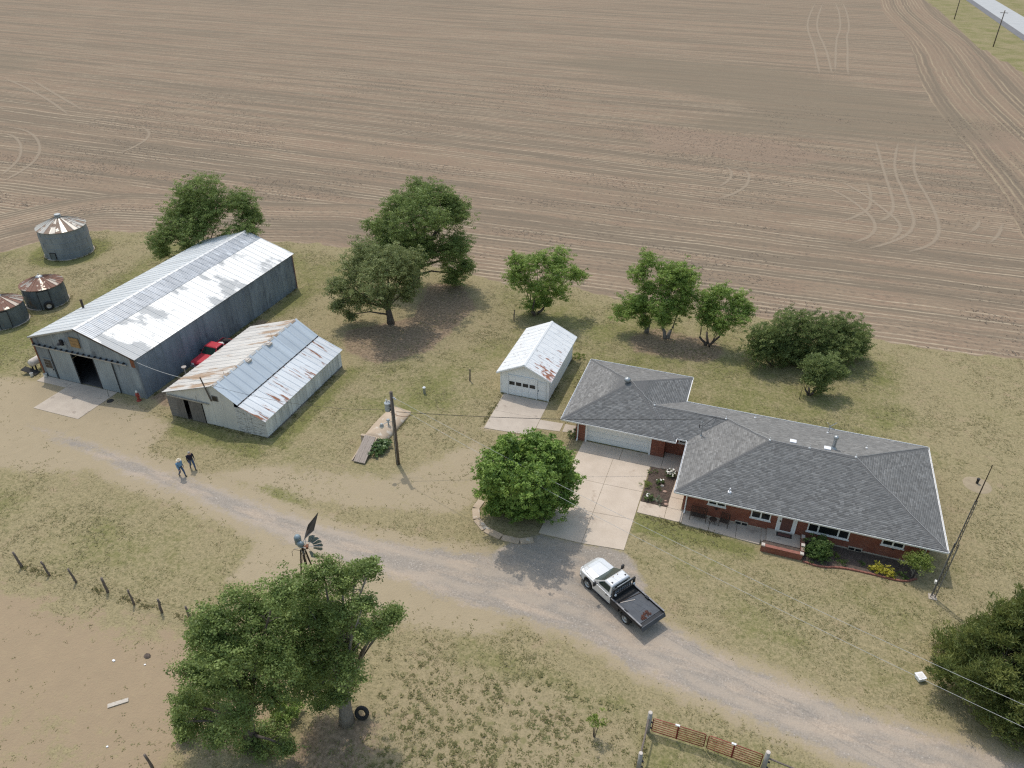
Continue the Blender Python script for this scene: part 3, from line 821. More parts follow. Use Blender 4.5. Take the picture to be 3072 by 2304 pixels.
slabs(t, [[(-1.45, 42.98), (0.55, 42.88), (0.55, 44.4), (-1.45, 44.4)], [(0.55, 42.88), (2.5, 42.78), (2.5, 44.4), (0.55, 44.4)], [(2.5, 42.78), (4.2, 42.7), (4.45, 44.4), (2.5, 44.4)]], 'concrete_grey', z1=0.07)
t = thing('small_garage_pad', 'concrete pad in front of the small white garage', 'concrete pad', (-17.5, 52, 0)); t['kind'] = 'structure'
slabs(t, grid_quad((-19.65, 49.25), (-15.3, 49.6), (-15.4, 54.9), (-19.85, 55.0), 1, 2), 'concrete_grey')
t = thing('stepping_walk', 'short concrete path from small pad to garage corner', 'walkway', (-14, 51.5, 0)); t['kind'] = 'structure'
slabs(t, [[(-15.3, 50.75), (-13.2, 51.0), (-13.2, 52.25), (-15.35, 52.1)], [(-13.0, 51.05), (-11.95, 51.2), (-12.0, 52.3), (-13.05, 52.25)]], 'concrete_grey', z1=0.03)
t = thing('barn_pad', 'concrete pad before the barn sliding doors', 'concrete pad', (-58, 40.5, 0)); t['kind'] = 'structure'
slabs(t, [[(-59.3, 38.3), (-54.1, 38.3), (-54.0, 42.9), (-59.2, 42.9)], [(-62.8, 41.9), (-59.25, 41.9), (-59.2, 42.9), (-62.8, 42.9)]], 'concrete_grey')
# broken kerb ring round the tree in the drive
t = thing('kerb_ring', 'broken concrete kerb ring around the round tree', 'kerb', (-13.5, 39.5, 0))
RING = [(-16.4, 40.4), (-16.5, 39.4), (-16.0, 38.3), (-15.0, 37.5), (-13.6, 37.15), (-12.2, 37.2), (-11.3, 37.7)]
for a, b in zip(RING[:-1], RING[1:]):
    a, b = Vector(a), Vector(b)
    d = (b - a).normalized()
    nrm = Vector((-d.y, d.x)) * 0.28
    a, b = a + d * .03, b - d * .03
    ob('kerb_stone', MB().prism([tuple(a - nrm), tuple(b - nrm), tuple(b + nrm), tuple(a + nrm)], 'z', -.05, 0.09 + random.uniform(-.02, .02)), 'concrete_old', t, bevel=0.02)

# ================================================================== brick house
HX, HY = -12.74, 49.75
ZE = 2.36
house = thing('brick_house', 'low red brick ranch house with grey shingle hip roof and attached garage', 'house', (1.5, 50, 0))
g0u, g1u, g0v, g1v = -12.74, -3.255, 49.75, 59.96        # garage eaves
m0u, m1u, m0v, m1v = -2.28, 15.97, 43.72, 55.80          # main eaves
SL = 0.3205
# walls
w = MB().box(-11.62, -10.78, 50.42, 58.9, 0, 2.25)
w.box(-5.2, -4.08, 50.42, 51.0, 0, 2.25)
w.box(-11.62, -4.08, 58.5, 58.9, 0, 2.249)
w.box(-4.5, -4.079, 51.0, 58.5, 0, 2.249)
ob('garage_wall', w, 'brick', house)
ob('wall', MB().box(-4.077, -1.66, 51.15, 55.1, 0, 2.25), 'brick', house)
ob('wall', MB().box(-1.65, 15.2, 44.42, 55.12, 0, 2.25), 'brick', house)
ob('foundation', MB().box(-1.67, 15.22, 44.40, 55.14, -0.1, 0.16), 'concrete_grey', house)
ob('garage_ceiling', MB().box(-10.78, -5.2, 50.45, 51.0, 2.1, 2.248), 'white_trim', house)
# soffits
so = MB().box(g0u + .05, g1u - .05, g0v + .05, g1v - .05, 2.255, 2.28)
ob('soffit', so, 'soffit', house)
ob('soffit', MB().box(m0u + .05, m1u - .05, m0v + .05, m1v - .05, 2.254, 2.281), 'soffit', house)
ob('soffit', MB().box(g1u - .04, m0u + .04, 50.36, 55.74, 2.253, 2.282), 'soffit', house)
# roof decks (closed hip solids)
def hip(b, x0, x1, y0, y1, z0, ra, rb, zr):
    k = len(b.v)
    b.v += [(x0, y0, z0), (x1, y0, z0), (x1, y1, z0), (x0, y1, z0), (*ra, zr), (*rb, zr)]
    horiz = abs(rb[0] - ra[0]) > abs(rb[1] - ra[1])
    q = ((0, 1, 5, 4), (1, 2, 5), (2, 3, 4, 5), (3, 0, 4), (3, 2, 1, 0))
    b.f += [tuple(k + i for i in t) for t in q]
    return b
ZD = ZE - 0.02
ridge_z = ZE + SL * 6.04
gar_sx, gar_sy = (g1u - g0u) / 2, (g1v - g0v) / 2
gap_z = ZE + 1.64
rc = ((g0u + g1u) / 2, (g0v + g1v) / 2)
roof = ob('roof', hip(MB(), m0u + .01, m1u - .01, m0v + .01, m1v - .01, ZD, (m0u + 6.04, m0v + 6.04), (m1u - 6.04, m0v + 6.04), ridge_z - .02), 'shingle_cap', house)
roofg = ob('roof', hip(MB(), g0u + .01, g1u - .01, g0v + .01, g1v - .01, ZD, (rc[0] - .12, rc[1]), (rc[0] + .12, rc[1]), gap_z - .02), 'shingle_cap', house)
BV0, BV1 = 50.30, 55.80
bz = ZE + SL * 2.75
roofb = ob('roof', MB().prism([(BV0 + .01, ZD), (BV1 - .03, ZD), ((BV0 + BV1) / 2, bz - .02)], 'x', -5.6, 0.45), 'shingle_cap', house)
# shingle tabs, course by course
def courses(origin, e, s_h, slope, run, left, right, V, Fq, T):
    """origin: eave origin (3D); e: unit eave direction; s_h: horizontal unit up-slope; run: horizontal run; left/right(t) with t horizontal run"""
    o = np.array(origin)
    e = np.array((*e, 0.0))
    s = np.array((*s_h, slope))
    nrm = np.array((-s_h[0] * slope, -s_h[1] * slope, 1.0))
    nrm /= np.linalg.norm(nrm)
    step = 0.143 / math.sqrt(1 + slope * slope)
    k = 0
    t0 = 0.0
    while t0 < run - 0.02:
        t1 = min(run, t0 + step)
        l0, r0, l1, r1 = left(t0), right(t0), left(t1), right(t1)
        x = min(l0, l1) - random.uniform(0, .35)
        while x < max(r0, r1):
            wd = random.choice((.16, .24, .30, .36))
            a0, b0 = max(x, l0), min(x + wd, r0)
            a1, b1 = max(x, l1), min(x + wd, r1)
            x += wd
            if b0 - a0 < 0.01 and b1 - a1 < 0.01:
                continue
            b0, b1 = max(b0, a0), max(b1, a1)
            lift = random.uniform(.008, .018)
            P = [o + e * a0 + s * t0 + nrm * lift, o + e * b0 + s * t0 + nrm * lift, o + e * b1 + s * (t1 + .004) + nrm * .002, o + e * a1 + s * (t1 + .004) + nrm * .002,
                 o + e * a0 + s * t0 - nrm * .01, o + e * b0 + s * t0 - nrm * .01]
            n = len(V)
            V += P
            Fq += [(n, n + 1, n + 2, n + 3), (n + 4, n + 5, n + 1, n)]
            T += [random.random()] * 6
        t0 = t1
        k += 1
def shingle_part(parent, faces):
    V, Fq, T = [], [], []
    for f in faces:
        courses(*f, V, Fq, T)
    o = link('shingles', np_mesh('shingles', np.array(V), np.array(Fq), {'tint': np.array(T)}), 'shingle', parent, world=True)
    o['kind'] = 'stuff'
    return o
RM = 6.04
# main: front, right, back(with breezeway back), left
shingle_part(roof, [
    ((0, m0v, ZE), (1, 0), (0, 1), SL, RM, lambda t: m0u + t, lambda t: m1u - t),
    ((m1u, 0, ZE), (0, 1), (-1, 0), SL, RM, lambda t: m0v + t, lambda t: m1v - t),
    ((0, m1v, ZE), (1, 0), (0, -1), SL, RM, lambda t: (g1u - .925 * t) if t < 2.75 else m0u + t, lambda t: m1u - t),
    ((m0u, 0, ZE), (0, 1), (1, 0), SL, RM, lambda t: m0v + t, lambda t: (BV0 + t) if t < 2.75 else m1v - t)])
gs1, gs2 = 1.64 / gar_sy, 1.64 / gar_sx
kk = gar_sx / gar_sy
shingle_part(roofg, [
    ((0, g0v, ZE), (1, 0), (0, 1), gs1, gar_sy, lambda t: g0u + t * kk, lambda t: g1u - t * kk),
    ((0, g1v, ZE), (1, 0), (0, -1), gs1, gar_sy, lambda t: g0u + t * kk, lambda t: g1u - t * kk),
    ((g0u, 0, ZE), (0, 1), (1, 0), gs2, gar_sx, lambda t: g0v + t / kk, lambda t: g1v - t / kk),
    ((g1u, 0, ZE), (0, 1), (-1, 0), gs2, gar_sx, lambda t: g0v + t / kk, lambda t: g1v - t / kk)])
shingle_part(roofb, [((0, BV0, ZE), (1, 0), (0, 1), SL, 2.75, lambda t: g1u - .925 * t, lambda t: m0u + t)])
# hip and ridge caps
def caps(parent, A, B, dz=.022):
    A, B = Vector(A), Vector(B)
    d = (B - A)
    L = d.length
    d.normalize()
    sd = d.cross(Vector((0, 0, 1))).normalized() * .15
    b = MB()
    n = int(L / .2)
    for i in range(n):
        p, q = A + d * (i * L / n), A + d * ((i + 1) * L / n)
        up = Vector((0, 0, dz + .012))
        lo = Vector((0, 0, -.022))
        b.poly([p - sd + lo, p + up, q + up - Vector((0, 0, .012)), q - sd + lo])
        b.poly([p + up, p + sd + lo, q + sd + lo, q + up - Vector((0, 0, .012))])
    ob('ridge_cap', b, 'shingle_cap', parent)
RL, RR_ = (m0u + RM, m0v + RM, ridge_z), (m1u - RM, m0v + RM, ridge_z)
for c in ((m0u, m0v, ZE), (0.47, 53.05, bz)):
    caps(roof, c, RL)
for c in ((m1u, m0v, ZE), (m1u, m1v, ZE)):
    caps(roof, c, RR_)
caps(roof, RL, RR_)
for c in ((g0u, g0v, ZE), (g1u, g0v, ZE), (g0u, g1v, ZE), (g1u, g1v, ZE)):
    caps(roofg, c, (*rc, gap_z))
caps(roofb, (-5.75, 53.05, bz), (0.47, 53.05, bz))
# lightning conductor cable along ridges with its points
cb = MB()
for L in ([(g0u, g1v, ZE), (*rc, gap_z), (-5.7, 53.05, bz), (0.47, 53.05, bz), RL, RR_, (m1u, m0v, ZE)], [RR_, (m1u - .3, m1v - .3, ZE + .1)]):
    P = []
    for a, b_ in zip(L[:-1], L[1:]):
        for i in range(8):
            q = Vector(a).lerp(Vector(b_), i / 8)
            P.append(q + Vector((0.05 * math.sin(i * 2.1), 0.05 * math.cos(i * 1.7), .065)))
    P.append(Vector(L[-1]) + Vector((0, 0, .06)))
    cb.tube(P, 0.014, 4)
ob('conductor_cable', cb, 'wire_alu', roof)
for q in ((-5.6, 53.05, bz), (0.3, 53.05, bz), RL, (6.65, 49.76, ridge_z), RR_, (11.0, 52.5, 3.42), (2.6, 54.95, 2.63), (8.3, 54.6, 2.75)):
    ob('lightning_rod', MB().tube([(q[0], q[1], q[2]), (q[0], q[1], q[2] + .3)], .022, 5).box(q[0] - .07, q[0] + .07, q[1] - .06, q[1] + .06, q[2] - .01, q[2] + .06), 'white_trim', roof)
# fascia and gutter: white strips along every eave
def eave(a, b):
    a, b = Vector(a), Vector(b)
    d = (b - a).normalized()
    n = Vector((d.y, -d.x, 0))
    bq = MB()
    a2, b2 = a - d * .06, b + d * .06
    pr = [(0.0, -.13), (.09, -.13), (.115, -.02), (.115, .022), (.088, .022), (.088, -.09), (0.0, -.09)]
    k = len(bq.v)
    for p in (a2, b2):
        for (x, z) in pr:
            q = p + n * x
            bq.v.append((q.x, q.y, ZE + z))
    m = len(pr)
    for i in range(m):
        j = (i + 1) % m
        bq.f.append((k + i, k + m + i, k + m + j, k + j))
    bq.f += [tuple(range(k, k + m)), tuple(range(k + 2 * m - 1, k + m - 1, -1))]
    ob('gutter', bq, 'white_trim', house)
for a, b in (((g0u, g0v, 0), (g1u, g0v, 0)), ((g1u, g0v, 0), (g1u, BV0 - .1, 0)), ((g1u + .13, BV0, 0), (m0u - .13, BV0, 0)), ((m0u, BV0 - .1, 0), (m0u, m0v, 0)), ((m0u, m0v, 0), (m1u, m0v, 0)), ((m1u, m0v, 0), (m1u, m1v, 0)),
             ((m1u, m1v, 0), (g1u + .1, m1v, 0)), ((g1u, m1v + .1, 0), (g1u, g1v, 0)), ((g1u, g1v, 0), (g0u, g1v, 0)), ((g0u, g1v, 0), (g0u, g0v, 0))):
    eave(a, b)
# downspouts
for (x, y, ye) in ((-11.45, 50.36, 49.95), (-1.42, 44.36, 43.9), (14.95, 44.36, 43.9)):
    ob('downspout', MB().tube([(x, ye, 2.26), (x, y, 2.0), (x, y, 0.25), (x, y - .25, .1)], .055, 6), 'white_trim', house)
# double garage door: sections, with frame and trim
gd = ob('garage_door', MB().box(-10.72, -5.26, 50.62, 50.66, 0.02, 2.12), 'garage_white', house)
for i in range(4):
    ob('panel', MB().box(-10.72, -5.26, 50.585, 50.618, 0.03 + i * .525, 0.53 + i * .525), 'garage_white', gd, bevel=.012)
for x0, x1 in ((-10.80, -10.66), (-5.32, -5.18)):
    ob('door_trim', MB().box(x0, x1, 50.38, 50.6, 0, 2.25), 'white_trim', house)
ob('door_header', MB().box(-10.66, -5.32, 50.39, 50.58, 2.1, 2.25), 'white_trim', house)
ob('header_trim', MB().box(-11.66, -10.8, 50.385, 50.415, 2.02, 2.25), 'white_trim', house)
ob('header_trim', MB().box(-5.18, -4.05, 50.385, 50.415, 2.05, 2.25), 'white_trim', house)
ob('header_trim', MB().box(-1.67, 15.22, 44.385, 44.415, 2.06, 2.25), 'white_trim', house)
# windows: frame, panes
def window(parent, x0, x1, z0, z1, y, splits, fw=.085, m='white_trim', mg='window_glass', depth=.07):
    wn_ = ob('window', MB().box(x0, x1, y - depth, y - .004, z0, z0 + fw).box(x0, x1, y - depth, y - .004, z1 - fw, z1).box(x0, x0 + fw, y - depth - .002, y - .004, z0 + fw, z1 - fw).box(x1 - fw, x1, y - depth - .002, y - .004, z0 + fw, z1 - fw), m, parent)
    xs = [x0 + fw] + [x0 + (x1 - x0) * s for s in splits] + [x1 - fw]
    for s in splits:
        xm = x0 + (x1 - x0) * s
        ob('mullion', MB().box(xm - fw * .6, xm + fw * .6, y - depth + .004, y - .005, z0 + fw, z1 - fw), m, wn_)
    for a, b in zip(xs[:-1], xs[1:]):
        ob('pane', MB().box(a + .002, b - .002, y - .03, y - .006, z0 + fw + .002, z1 - fw - .002), mg, wn_)
    ob('sill', MB().box(x0 - .06, x1 + .06, y - depth - .06, y - .003, z0 - .05, z0 - .002), m, wn_)
    return wn_
YF = 44.42
window(house, 0.15, 1.45, 1.32, 2.05, YF, (.5,))
window(house, 3.28, 4.68, 0.98, 2.05, YF, (.5,))
window(house, 7.24, 10.05, 0.88, 2.05, YF, (.26, .74))
window(house, 12.15, 13.60, 1.18, 2.05, YF, (.5,))
window(house, -3.05, -2.45, 1.35, 2.2, 51.15, ())
for x in (2.3, 10.2):
    bwin = ob('basement_window', MB().box(x, x + .95, 44.33, 44.40, 0.02, .36), 'concrete_grey', house)
    ob('pane', MB().box(x + .06, x + .44, 44.322, 44.328, .09, .30), 'window_glass', bwin)
    ob('pane', MB().box(x + .51, x + .89, 44.322, 44.328, .09, .30), 'window_glass', bwin)
# front door
fd = ob('front_door', MB().box(5.28, 6.38, 44.36, 44.412, .30, 2.24), 'white_trim', house)
ob('door_glass', MB().box(5.45, 6.21, 44.335, 44.358, .42, 1.62), 'mat_red', fd)
ob('door_glass', MB().box(5.45, 6.21, 44.336, 44.358, 1.70, 2.1), 'window_glass', fd)
ob('handle', MB().box(5.34, 5.40, 44.29, 44.358, 1.2, 1.34), 'dark_metal', fd)
ob('door_trim', MB().box(5.15, 5.275, 44.34, 44.413, .3, 2.25), 'white_trim', house)
ob('door_trim', MB().box(6.385, 6.51, 44.34, 44.413, .3, 2.25), 'white_trim', house)
ob('porch_light', MB().lathe([(.0, .22), (.07, .2), (.08, .05), (.0, 0)], 8, (4.95, 44.33, 1.75)), 'dark_metal', house)
# wall shutters' brackets near the small window (dark iron ornaments)
for x in (0.6, 12.75):
    orn = MB()
    for k in range(5):
        orn.tube([(x + k * .12, 44.36, 1.18), (x + .24, 44.34, .92)], .014, 4)
    ob('iron_bracket', orn, 'dark_metal', house)
# stoop with steps and brick planter walls
st = ob('stoop', MB().box(4.62, 6.95, 43.0, 44.40, 0, .30), 'concrete_grey', house)
ob('step', MB().box(4.28, 4.615, 43.0, 44.39, 0, .16), 'concrete_grey', st)
ob('planter_wall', MB().box(4.3, 7.1, 42.12, 42.36, 0, .52), 'brick', house)
ob('planter_wall', MB().box(6.955, 7.19, 42.37, 43.92, 0, .72), 'brick', house)
ob('planter_soil', MB().box(4.4, 6.95, 42.37, 42.99, 0, .34), 'soil_dark', house)
for x, y, z in ((4.42, 42.24, .521), (7.05, 42.24, .521), (7.07, 42.9, .721), (7.07, 43.8, .721)):
    ob('coping_block', MB().box(x - .12, x + .12, y - .14, y + .14, z, z + .10), 'stone_pale', house)
cop = MB().box(4.55, 6.92, 42.10, 42.38, .523, .56)
ob('coping', cop, 'edging_red', house)
# roof furniture
def on_main(u, v):
    return ZE + SL * min(v - m0v, m1v - v, u - m0u, m1u - u)
fl = ob('flue', MB().lathe([(.13, 0), (.13, 1.0)], 14, (8.42, 50.8, on_main(8.42, 50.8))).lathe([(.0, 1.22), (.12, 1.2), (.2, 1.1), (.2, 1.02), (.0, 1.0)], 14, (8.42, 50.8, on_main(8.42, 50.8))), 'steel', roof, True)
ob('flue_base', MB().lathe([(.3, 0.0), (.14, .22)], 12, (8.42, 50.8, on_main(8.42, 50.8))), 'steel', roof)
for x, y in ((5.48, 50.42), (7.97, 50.39)):
    z = on_main(x, y)
    ob('box_vent', MB().box(x - .24, x + .24, y - .2, y + .2, z - .05, z + .16), 'plastic_white', roof, bevel=.03)
z = on_main(1.5, 44.62)
ob('plumbing_vent', MB().tube([(1.5, 44.62, z - .02), (1.5, 44.62, z + .38)], .05, 8).box(1.38, 1.62, 44.5, 44.74, z - .02, z + .05), 'plastic_white', roof)
tz = ZE + 1.45
ob('turbine_vent', MB().lathe([(.2, -.05), (.16, .18), (.26, .26), (.30, .42), (.24, .56), (.0, .62)], 16, (-8.36, 54.73, tz)), 'steel', roofg, True)
# satellite dish and bare aerial behind
z = on_main(8.37, 54.65)
aer = ob('roof_aerial', MB().tube([(8.4, 54.8, z), (8.4, 54.8, z + .55)], .03, 5).tube([(8.1, 54.6, z + 1.0), (8.4, 54.8, z + .55), (8.85, 54.95, z + .95)], .03, 5).tube([(8.3, 54.8, z + .5), (8.8, 54.8, z + .35)], .03, 5), 'steel', roof)
# electric service mast
z = on_main(-1.37, 50.89)
sm = ob('service_mast', MB().tube([(-1.37, 50.89, z - .05), (-1.37, 50.89, z + 1.25), (-1.5, 50.85, z + 1.4)], .04, 6).lathe([(.12, .0), (.05, .12)], 8, (-1.37, 50.89, z)), 'steel', roof)
ob('mast_bracket', MB().tube([(-1.7, 50.85, z + 1.0), (-1.1, 50.9, z + 1.0)], .025, 4).tube([(-1.6, 50.8, z + .8), (-1.6, 50.8, z + 1.2)], .03, 4).tube([(-1.37, 50.89, z + .9), (-.5, 53.0, bz + .1)], .018, 4), 'dark_metal', sm)

# ================================================================== corrugated panels
def panel_mesh(name, w, L, rib=.02, per=.27, sheet_x=True):
    """ribbed sheet in local x (across) and y (along, 0..L), ribs rise in +z"""
    n = max(1, round(w / per))
    pr = []
    for i in range(n):
        a = i * w / n
        q = w / n
        rb_ = rib * (2.4 if i == n - 1 else 1)
        pr += [(a, 0), (a + q * .62, 0), (a + q * .74, rb_), (a + q * .88, rb_)]
    pr.append((w, 0))
    b = MB()
    k = 0
    for y in (0, L):
        b.v += [(x, y, z) for x, z in pr]
    m = len(pr)
    b.f = [(i, i + 1, m + i + 1, m + i) for i in range(m - 1)]
    me = bpy.data.meshes.new(name)
    me.from_pydata(b.v, [], b.f)
    return me
def sheet(parent, me, m, origin, xdir, ydir, name='panel', jit=.004):
    """place a shared panel mesh: local x->xdir, y->ydir (unit vectors), z->normal"""
    o = bpy.data.objects.new(name, me)
    COL.objects.link(o)
    if len(me.materials) == 0:
        me.materials.append(mt(m))
    o.parent = parent
    X, Y = Vector(xdir), Vector(ydir)
    Zv = X.cross(Y)
    off = Vector(parent.location) if parent.parent is None else Vector(parent.location) + Vector(parent.parent.location)
    q = Vector(origin) - off + Zv * random.uniform(0, jit)
    o.matrix_local = Matrix(((X.x, Y.x, Zv.x, q.x), (X.y, Y.y, Zv.y, q.y), (X.z, Y.z, Zv.z, q.z), (0, 0, 0, 1)))
    return o

# ================================================================== long grey barn
BU, BV, BW, BL = -63.015, 42.79, 12.49, 25.39
bh, brz = 4.31, 6.30
barn = thing('machine_barn', 'long grey corrugated metal barn with shining white roof and open sliding doors', 'barn', (BU + BW / 2, BV + BL / 2, 0))
o_ = .18
x0, x1, y0, y1 = BU + o_, BU + BW - o_, BV + o_, BV + BL - o_
xm = (x0 + x1) / 2
rs = (brz - bh) / (BW / 2)
zr = lambda x: bh - .06 + rs * ((x - BU) if x < xm else (BU + BW - x))
ob('floor', MB().box(x0 + .05, x1 - .05, y0 + .05, y1 - .05, -.05, .05), 'interior_dark', barn)
# frame inside so that the open door shows depth
fr = MB()
for k in range(6):
    y = y0 + .15 + k * (y1 - y0 - .3) / 5
    fr.box(x0 + .02, x0 + .2, y - .1, y + .1, 0, 4.1).box(x1 - .2, x1 - .02, y - .1, y + .1, 0, 4.1).box(x0 + .2, x1 - .2, y - .08, y + .08, 3.9, 4.1)
ob('frame', fr, 'old_wood', barn)
n = 30
sw_ = (y1 - y0) / n
pside = panel_mesh('barn_side', sw_, 4.24)
for k in range(n):
    sheet(barn, pside, 'galv_wall', (x1, y0 + k * sw_, 0.02), (0, 1, 0), (0, 0, 1), 'wall_panel')
pl = panel_mesh('barn_side_left', sw_, 4.24)
for k in range(n):
    sheet(barn, pl, 'galv_wall', (x0, y0 + (k + 1) * sw_, 0.02), (0, -1, 0), (0, 0, 1), 'wall_panel')
def gable_panel(parent, xa, xb, za, y, m, flip=1, name='wall_panel', zf=zr, rib=.02, per=.27):
    """ribbed vertical sheet on a gable, top cut to the roof line"""
    nn = max(1, round((xb - xa) / per))
    pr = []
    for i in range(nn):
        a = xa + i * (xb - xa) / nn
        q = (xb - xa) / nn
        pr += [(a, 0), (a + q * .62, 0), (a + q * .74, rib), (a + q * .88, rib)]
    pr.append((xb, 0))
    b = MB()
    for i, (x, d) in enumerate(pr):
        b.v += [(x, y - d * flip, za), (x, y - d * flip, zf(x) - .01)]
    b.f = [(2 * i, 2 * i + 2, 2 * i + 3, 2 * i + 1) for i in range(len(pr) - 1)]
    me = bpy.data.meshes.new(name)
    me.from_pydata(b.v, [], b.f)
    return link(name, me, m, parent, world=True)
OP0, OP1, OPZ = -58.35, -55.6, 3.45
xs = list(np.linspace(x0, OP0, 6)) 
for a, b_ in zip(xs[:-1], xs[1:]):
    gable_panel(barn, a, b_, 0.02, y0, 'galv_front')
for a, b_ in zip(*(lambda q: (q[:-1], q[1:]))(list(np.linspace(OP0, OP1, 4)))):
    gable_panel(barn, a, b_, OPZ, y0, 'galv_front')
for a, b_ in zip(*(lambda q: (q[:-1], q[1:]))(list(np.linspace(OP1, x1, 7)))):
    gable_panel(barn, a, b_, 0.02, y0, 'galv_front')
for a, b_ in zip(*(lambda q: (q[:-1], q[1:]))(list(np.linspace(x0, x1, 16)))):
    gable_panel(barn, a, b_, 0.02, y1, 'galv_front', -1)
# corner trims and rust at the eave corner
ob('corner_trim', MB().box(x1 - .1, x1 + .05, y0 - .05, y0 + .1, 0, 4.25), 'galv_front', barn)
ob('corner_trim', MB().box(x0 - .05, x0 + .1, y0 - .05, y0 + .1, 0, 4.25), 'rust', barn)
ob('corner_trim', MB().box(x1 - .1, x1 + .05, y1 - .1, y1 + .05, 0, 4.25), 'rust', barn)
ob('rust_sheet', MB().box(x1 - .55, x1 - .12, y0 - .045, y0 - .025, 3.35, 4.22), 'rust', barn)
# sliding doors with rail and hangers
def slide(xa, xb):
    b = ob('sliding_door', MB().box(xa, xb, y0 - .09, y0 - .06, .08, 3.42), 'galv_door', barn)
    gable_panel(b, xa, xb, .09, y0 - .092, 'galv_door', zf=lambda x: 3.42, name='door_panel')
    for q in (xa - .03, xb - .05):
        ob('door_stile', MB().box(q, q + .08, y0 - .125, y0 - .1, .06, 3.44), 'dark_metal', b)
slide(-60.95, -58.28)
slide(-55.7, -53.5)
rail = ob('door_rail', MB().box(-62.8, -51.7, y0 - .2, y0 - .08, 3.45, 3.58), 'steel', barn)
for k in range(17):
    x = -62.6 + k * .66
    ob('rail_bracket', MB().box(x - .05, x + .05, y0 - .22, y0 - .01, 3.58, 3.70), 'dark_metal', rail)
# walk-in door with six lites
wd_ = ob('door', MB().box(-62.25, -61.2, y0 - .07, y0 - .03, .08, 2.15), 'galv_door', barn)
ob('window_frame', MB().box(-62.2, -61.25, y0 - .085, y0 - .072, 1.1, 2.1), 'old_wood_flat', wd_)
for i in range(2):
    for j in range(3):
        xa = -62.12 + i * .43
        za = 1.18 + j * .3
        ob('pane', MB().box(xa, xa + .36, y0 - .1, y0 - .087, za, za + .23), 'window_glass', wd_)
ob('handle', MB().box(-61.32, -61.26, y0 - .13, y0 - .072, .95, 1.08), 'dark_metal', wd_)
# boarded loft window and lamp
lw = ob('loft_shutter', MB().box(-57.85, -56.75, y0 - .09, y0 - .045, 4.25, 5.25), 'board_tan', barn)
for i in range(3):
    ob('plank', MB().box(-57.82, -56.78, y0 - .115, y0 - .092, 4.28 + i * .325, 4.58 + i * .325), 'board_tan', lw)
ob('yard_lamp', MB().tube([(-58.6, y0 - .02, 4.55), (-58.6, y0 - .55, 4.75)], .03, 6).lathe([(.0, .18), (.1, .16), (.22, .0), (.2, -.04)], 10, (-58.6, y0 - .6, 4.62)).box(-59.05, -58.75, y0 - .2, y0 - .02, 4.2, 4.75), 'dark_metal', barn)
# roof sheets: right slope in two lengths, left slope in one
roofO = ob('roof', MB().prism([(BU + .1, bh - .05), (BU + BW / 2, brz - .05), (BU + BW - .1, bh - .05), (BU + BW - .1, bh - .09), (BU + BW / 2, brz - .09), (BU + .1, bh - .09)], 'y', BV + .08, BV + BL - .08), 'old_wood', barn)
hyp = math.hypot(BW / 2, brz - bh)
dR = Vector((-(BW / 2), 0, brz - bh)).normalized()
dL = Vector(((BW / 2), 0, brz - bh)).normalized()
nR = 31
pw = BL / nR
lowL, upL = hyp * .70, hyp * .32
pr1 = panel_mesh('barn_roof_low', pw, lowL, .018, .2)
pr2 = panel_mesh('barn_roof_up', pw, upL, .018, .2)
pr3 = panel_mesh('barn_roof_lft', pw, hyp + .02, .018, .2)
for k in range(nR):
    sheet(barn, pr1, 'barn_roof', (BU + BW, BV + k * pw, bh), (0, 1, 0), dR, 'roof_panel', .006)
    q = Vector((BU + BW, BV + k * pw, bh)) + dR * (hyp - upL) + Vector((0, 0, .03))
    sheet(barn, pr2, 'barn_roof_old', q, (0, 1, 0), dR, 'roof_panel', .006)
    sheet(barn, pr3, 'barn_roof_left', (BU, BV + (k + 1) * pw, bh), (0, -1, 0), dL, 'roof_panel', .006)
ob('ridge_cap', MB().prism([(BU + BW / 2 - .2, brz - .01), (BU + BW / 2, brz + .07), (BU + BW / 2 + .2, brz - .01)], 'y', BV - .01, BV + BL + .01), 'barn_roof_left', barn)
for xa, xb, za, zb in ((BU, BU + BW / 2, bh, brz), (BU + BW / 2, BU + BW, brz, bh)):
    ob('verge_trim', MB().prism([(xa, za - .12), (xb, zb - .12), (xb, zb + .025), (xa, za + .025)], 'y', BV - .05, BV - .01), 'vane_metal' if xa > BU else 'steel', barn)
ob('stove_pipe', MB().tube([(-62.3, 48.9, 4.4), (-62.3, 48.9, 5.35)], .11, 10).lathe([(.14, 5.33), (.14, 5.45), (0, 5.47)], 10, (-62.3, 48.9, 0)), 'brown_metal', barn)

# ================================================================== old shed with lean-to
SU, SV, SLn = -46.92, 41.46, 12.83
us = [SU, SU + 5.714, SU + 7.957, SU + 10.53]
zs = [2.535, 4.41, 2.94, 1.868]
shed = thing('old_shed', 'weathered white tin shed with rusty roof and lean-to side', 'shed', (-41.6, 47.9, 0))
zsh = lambda x: float(np.interp(x, us, zs)) - .05
sx0, sx1, sy0, sy1 = us[0] + .22, us[3] - .2, SV + .22, SV + SLn - .2
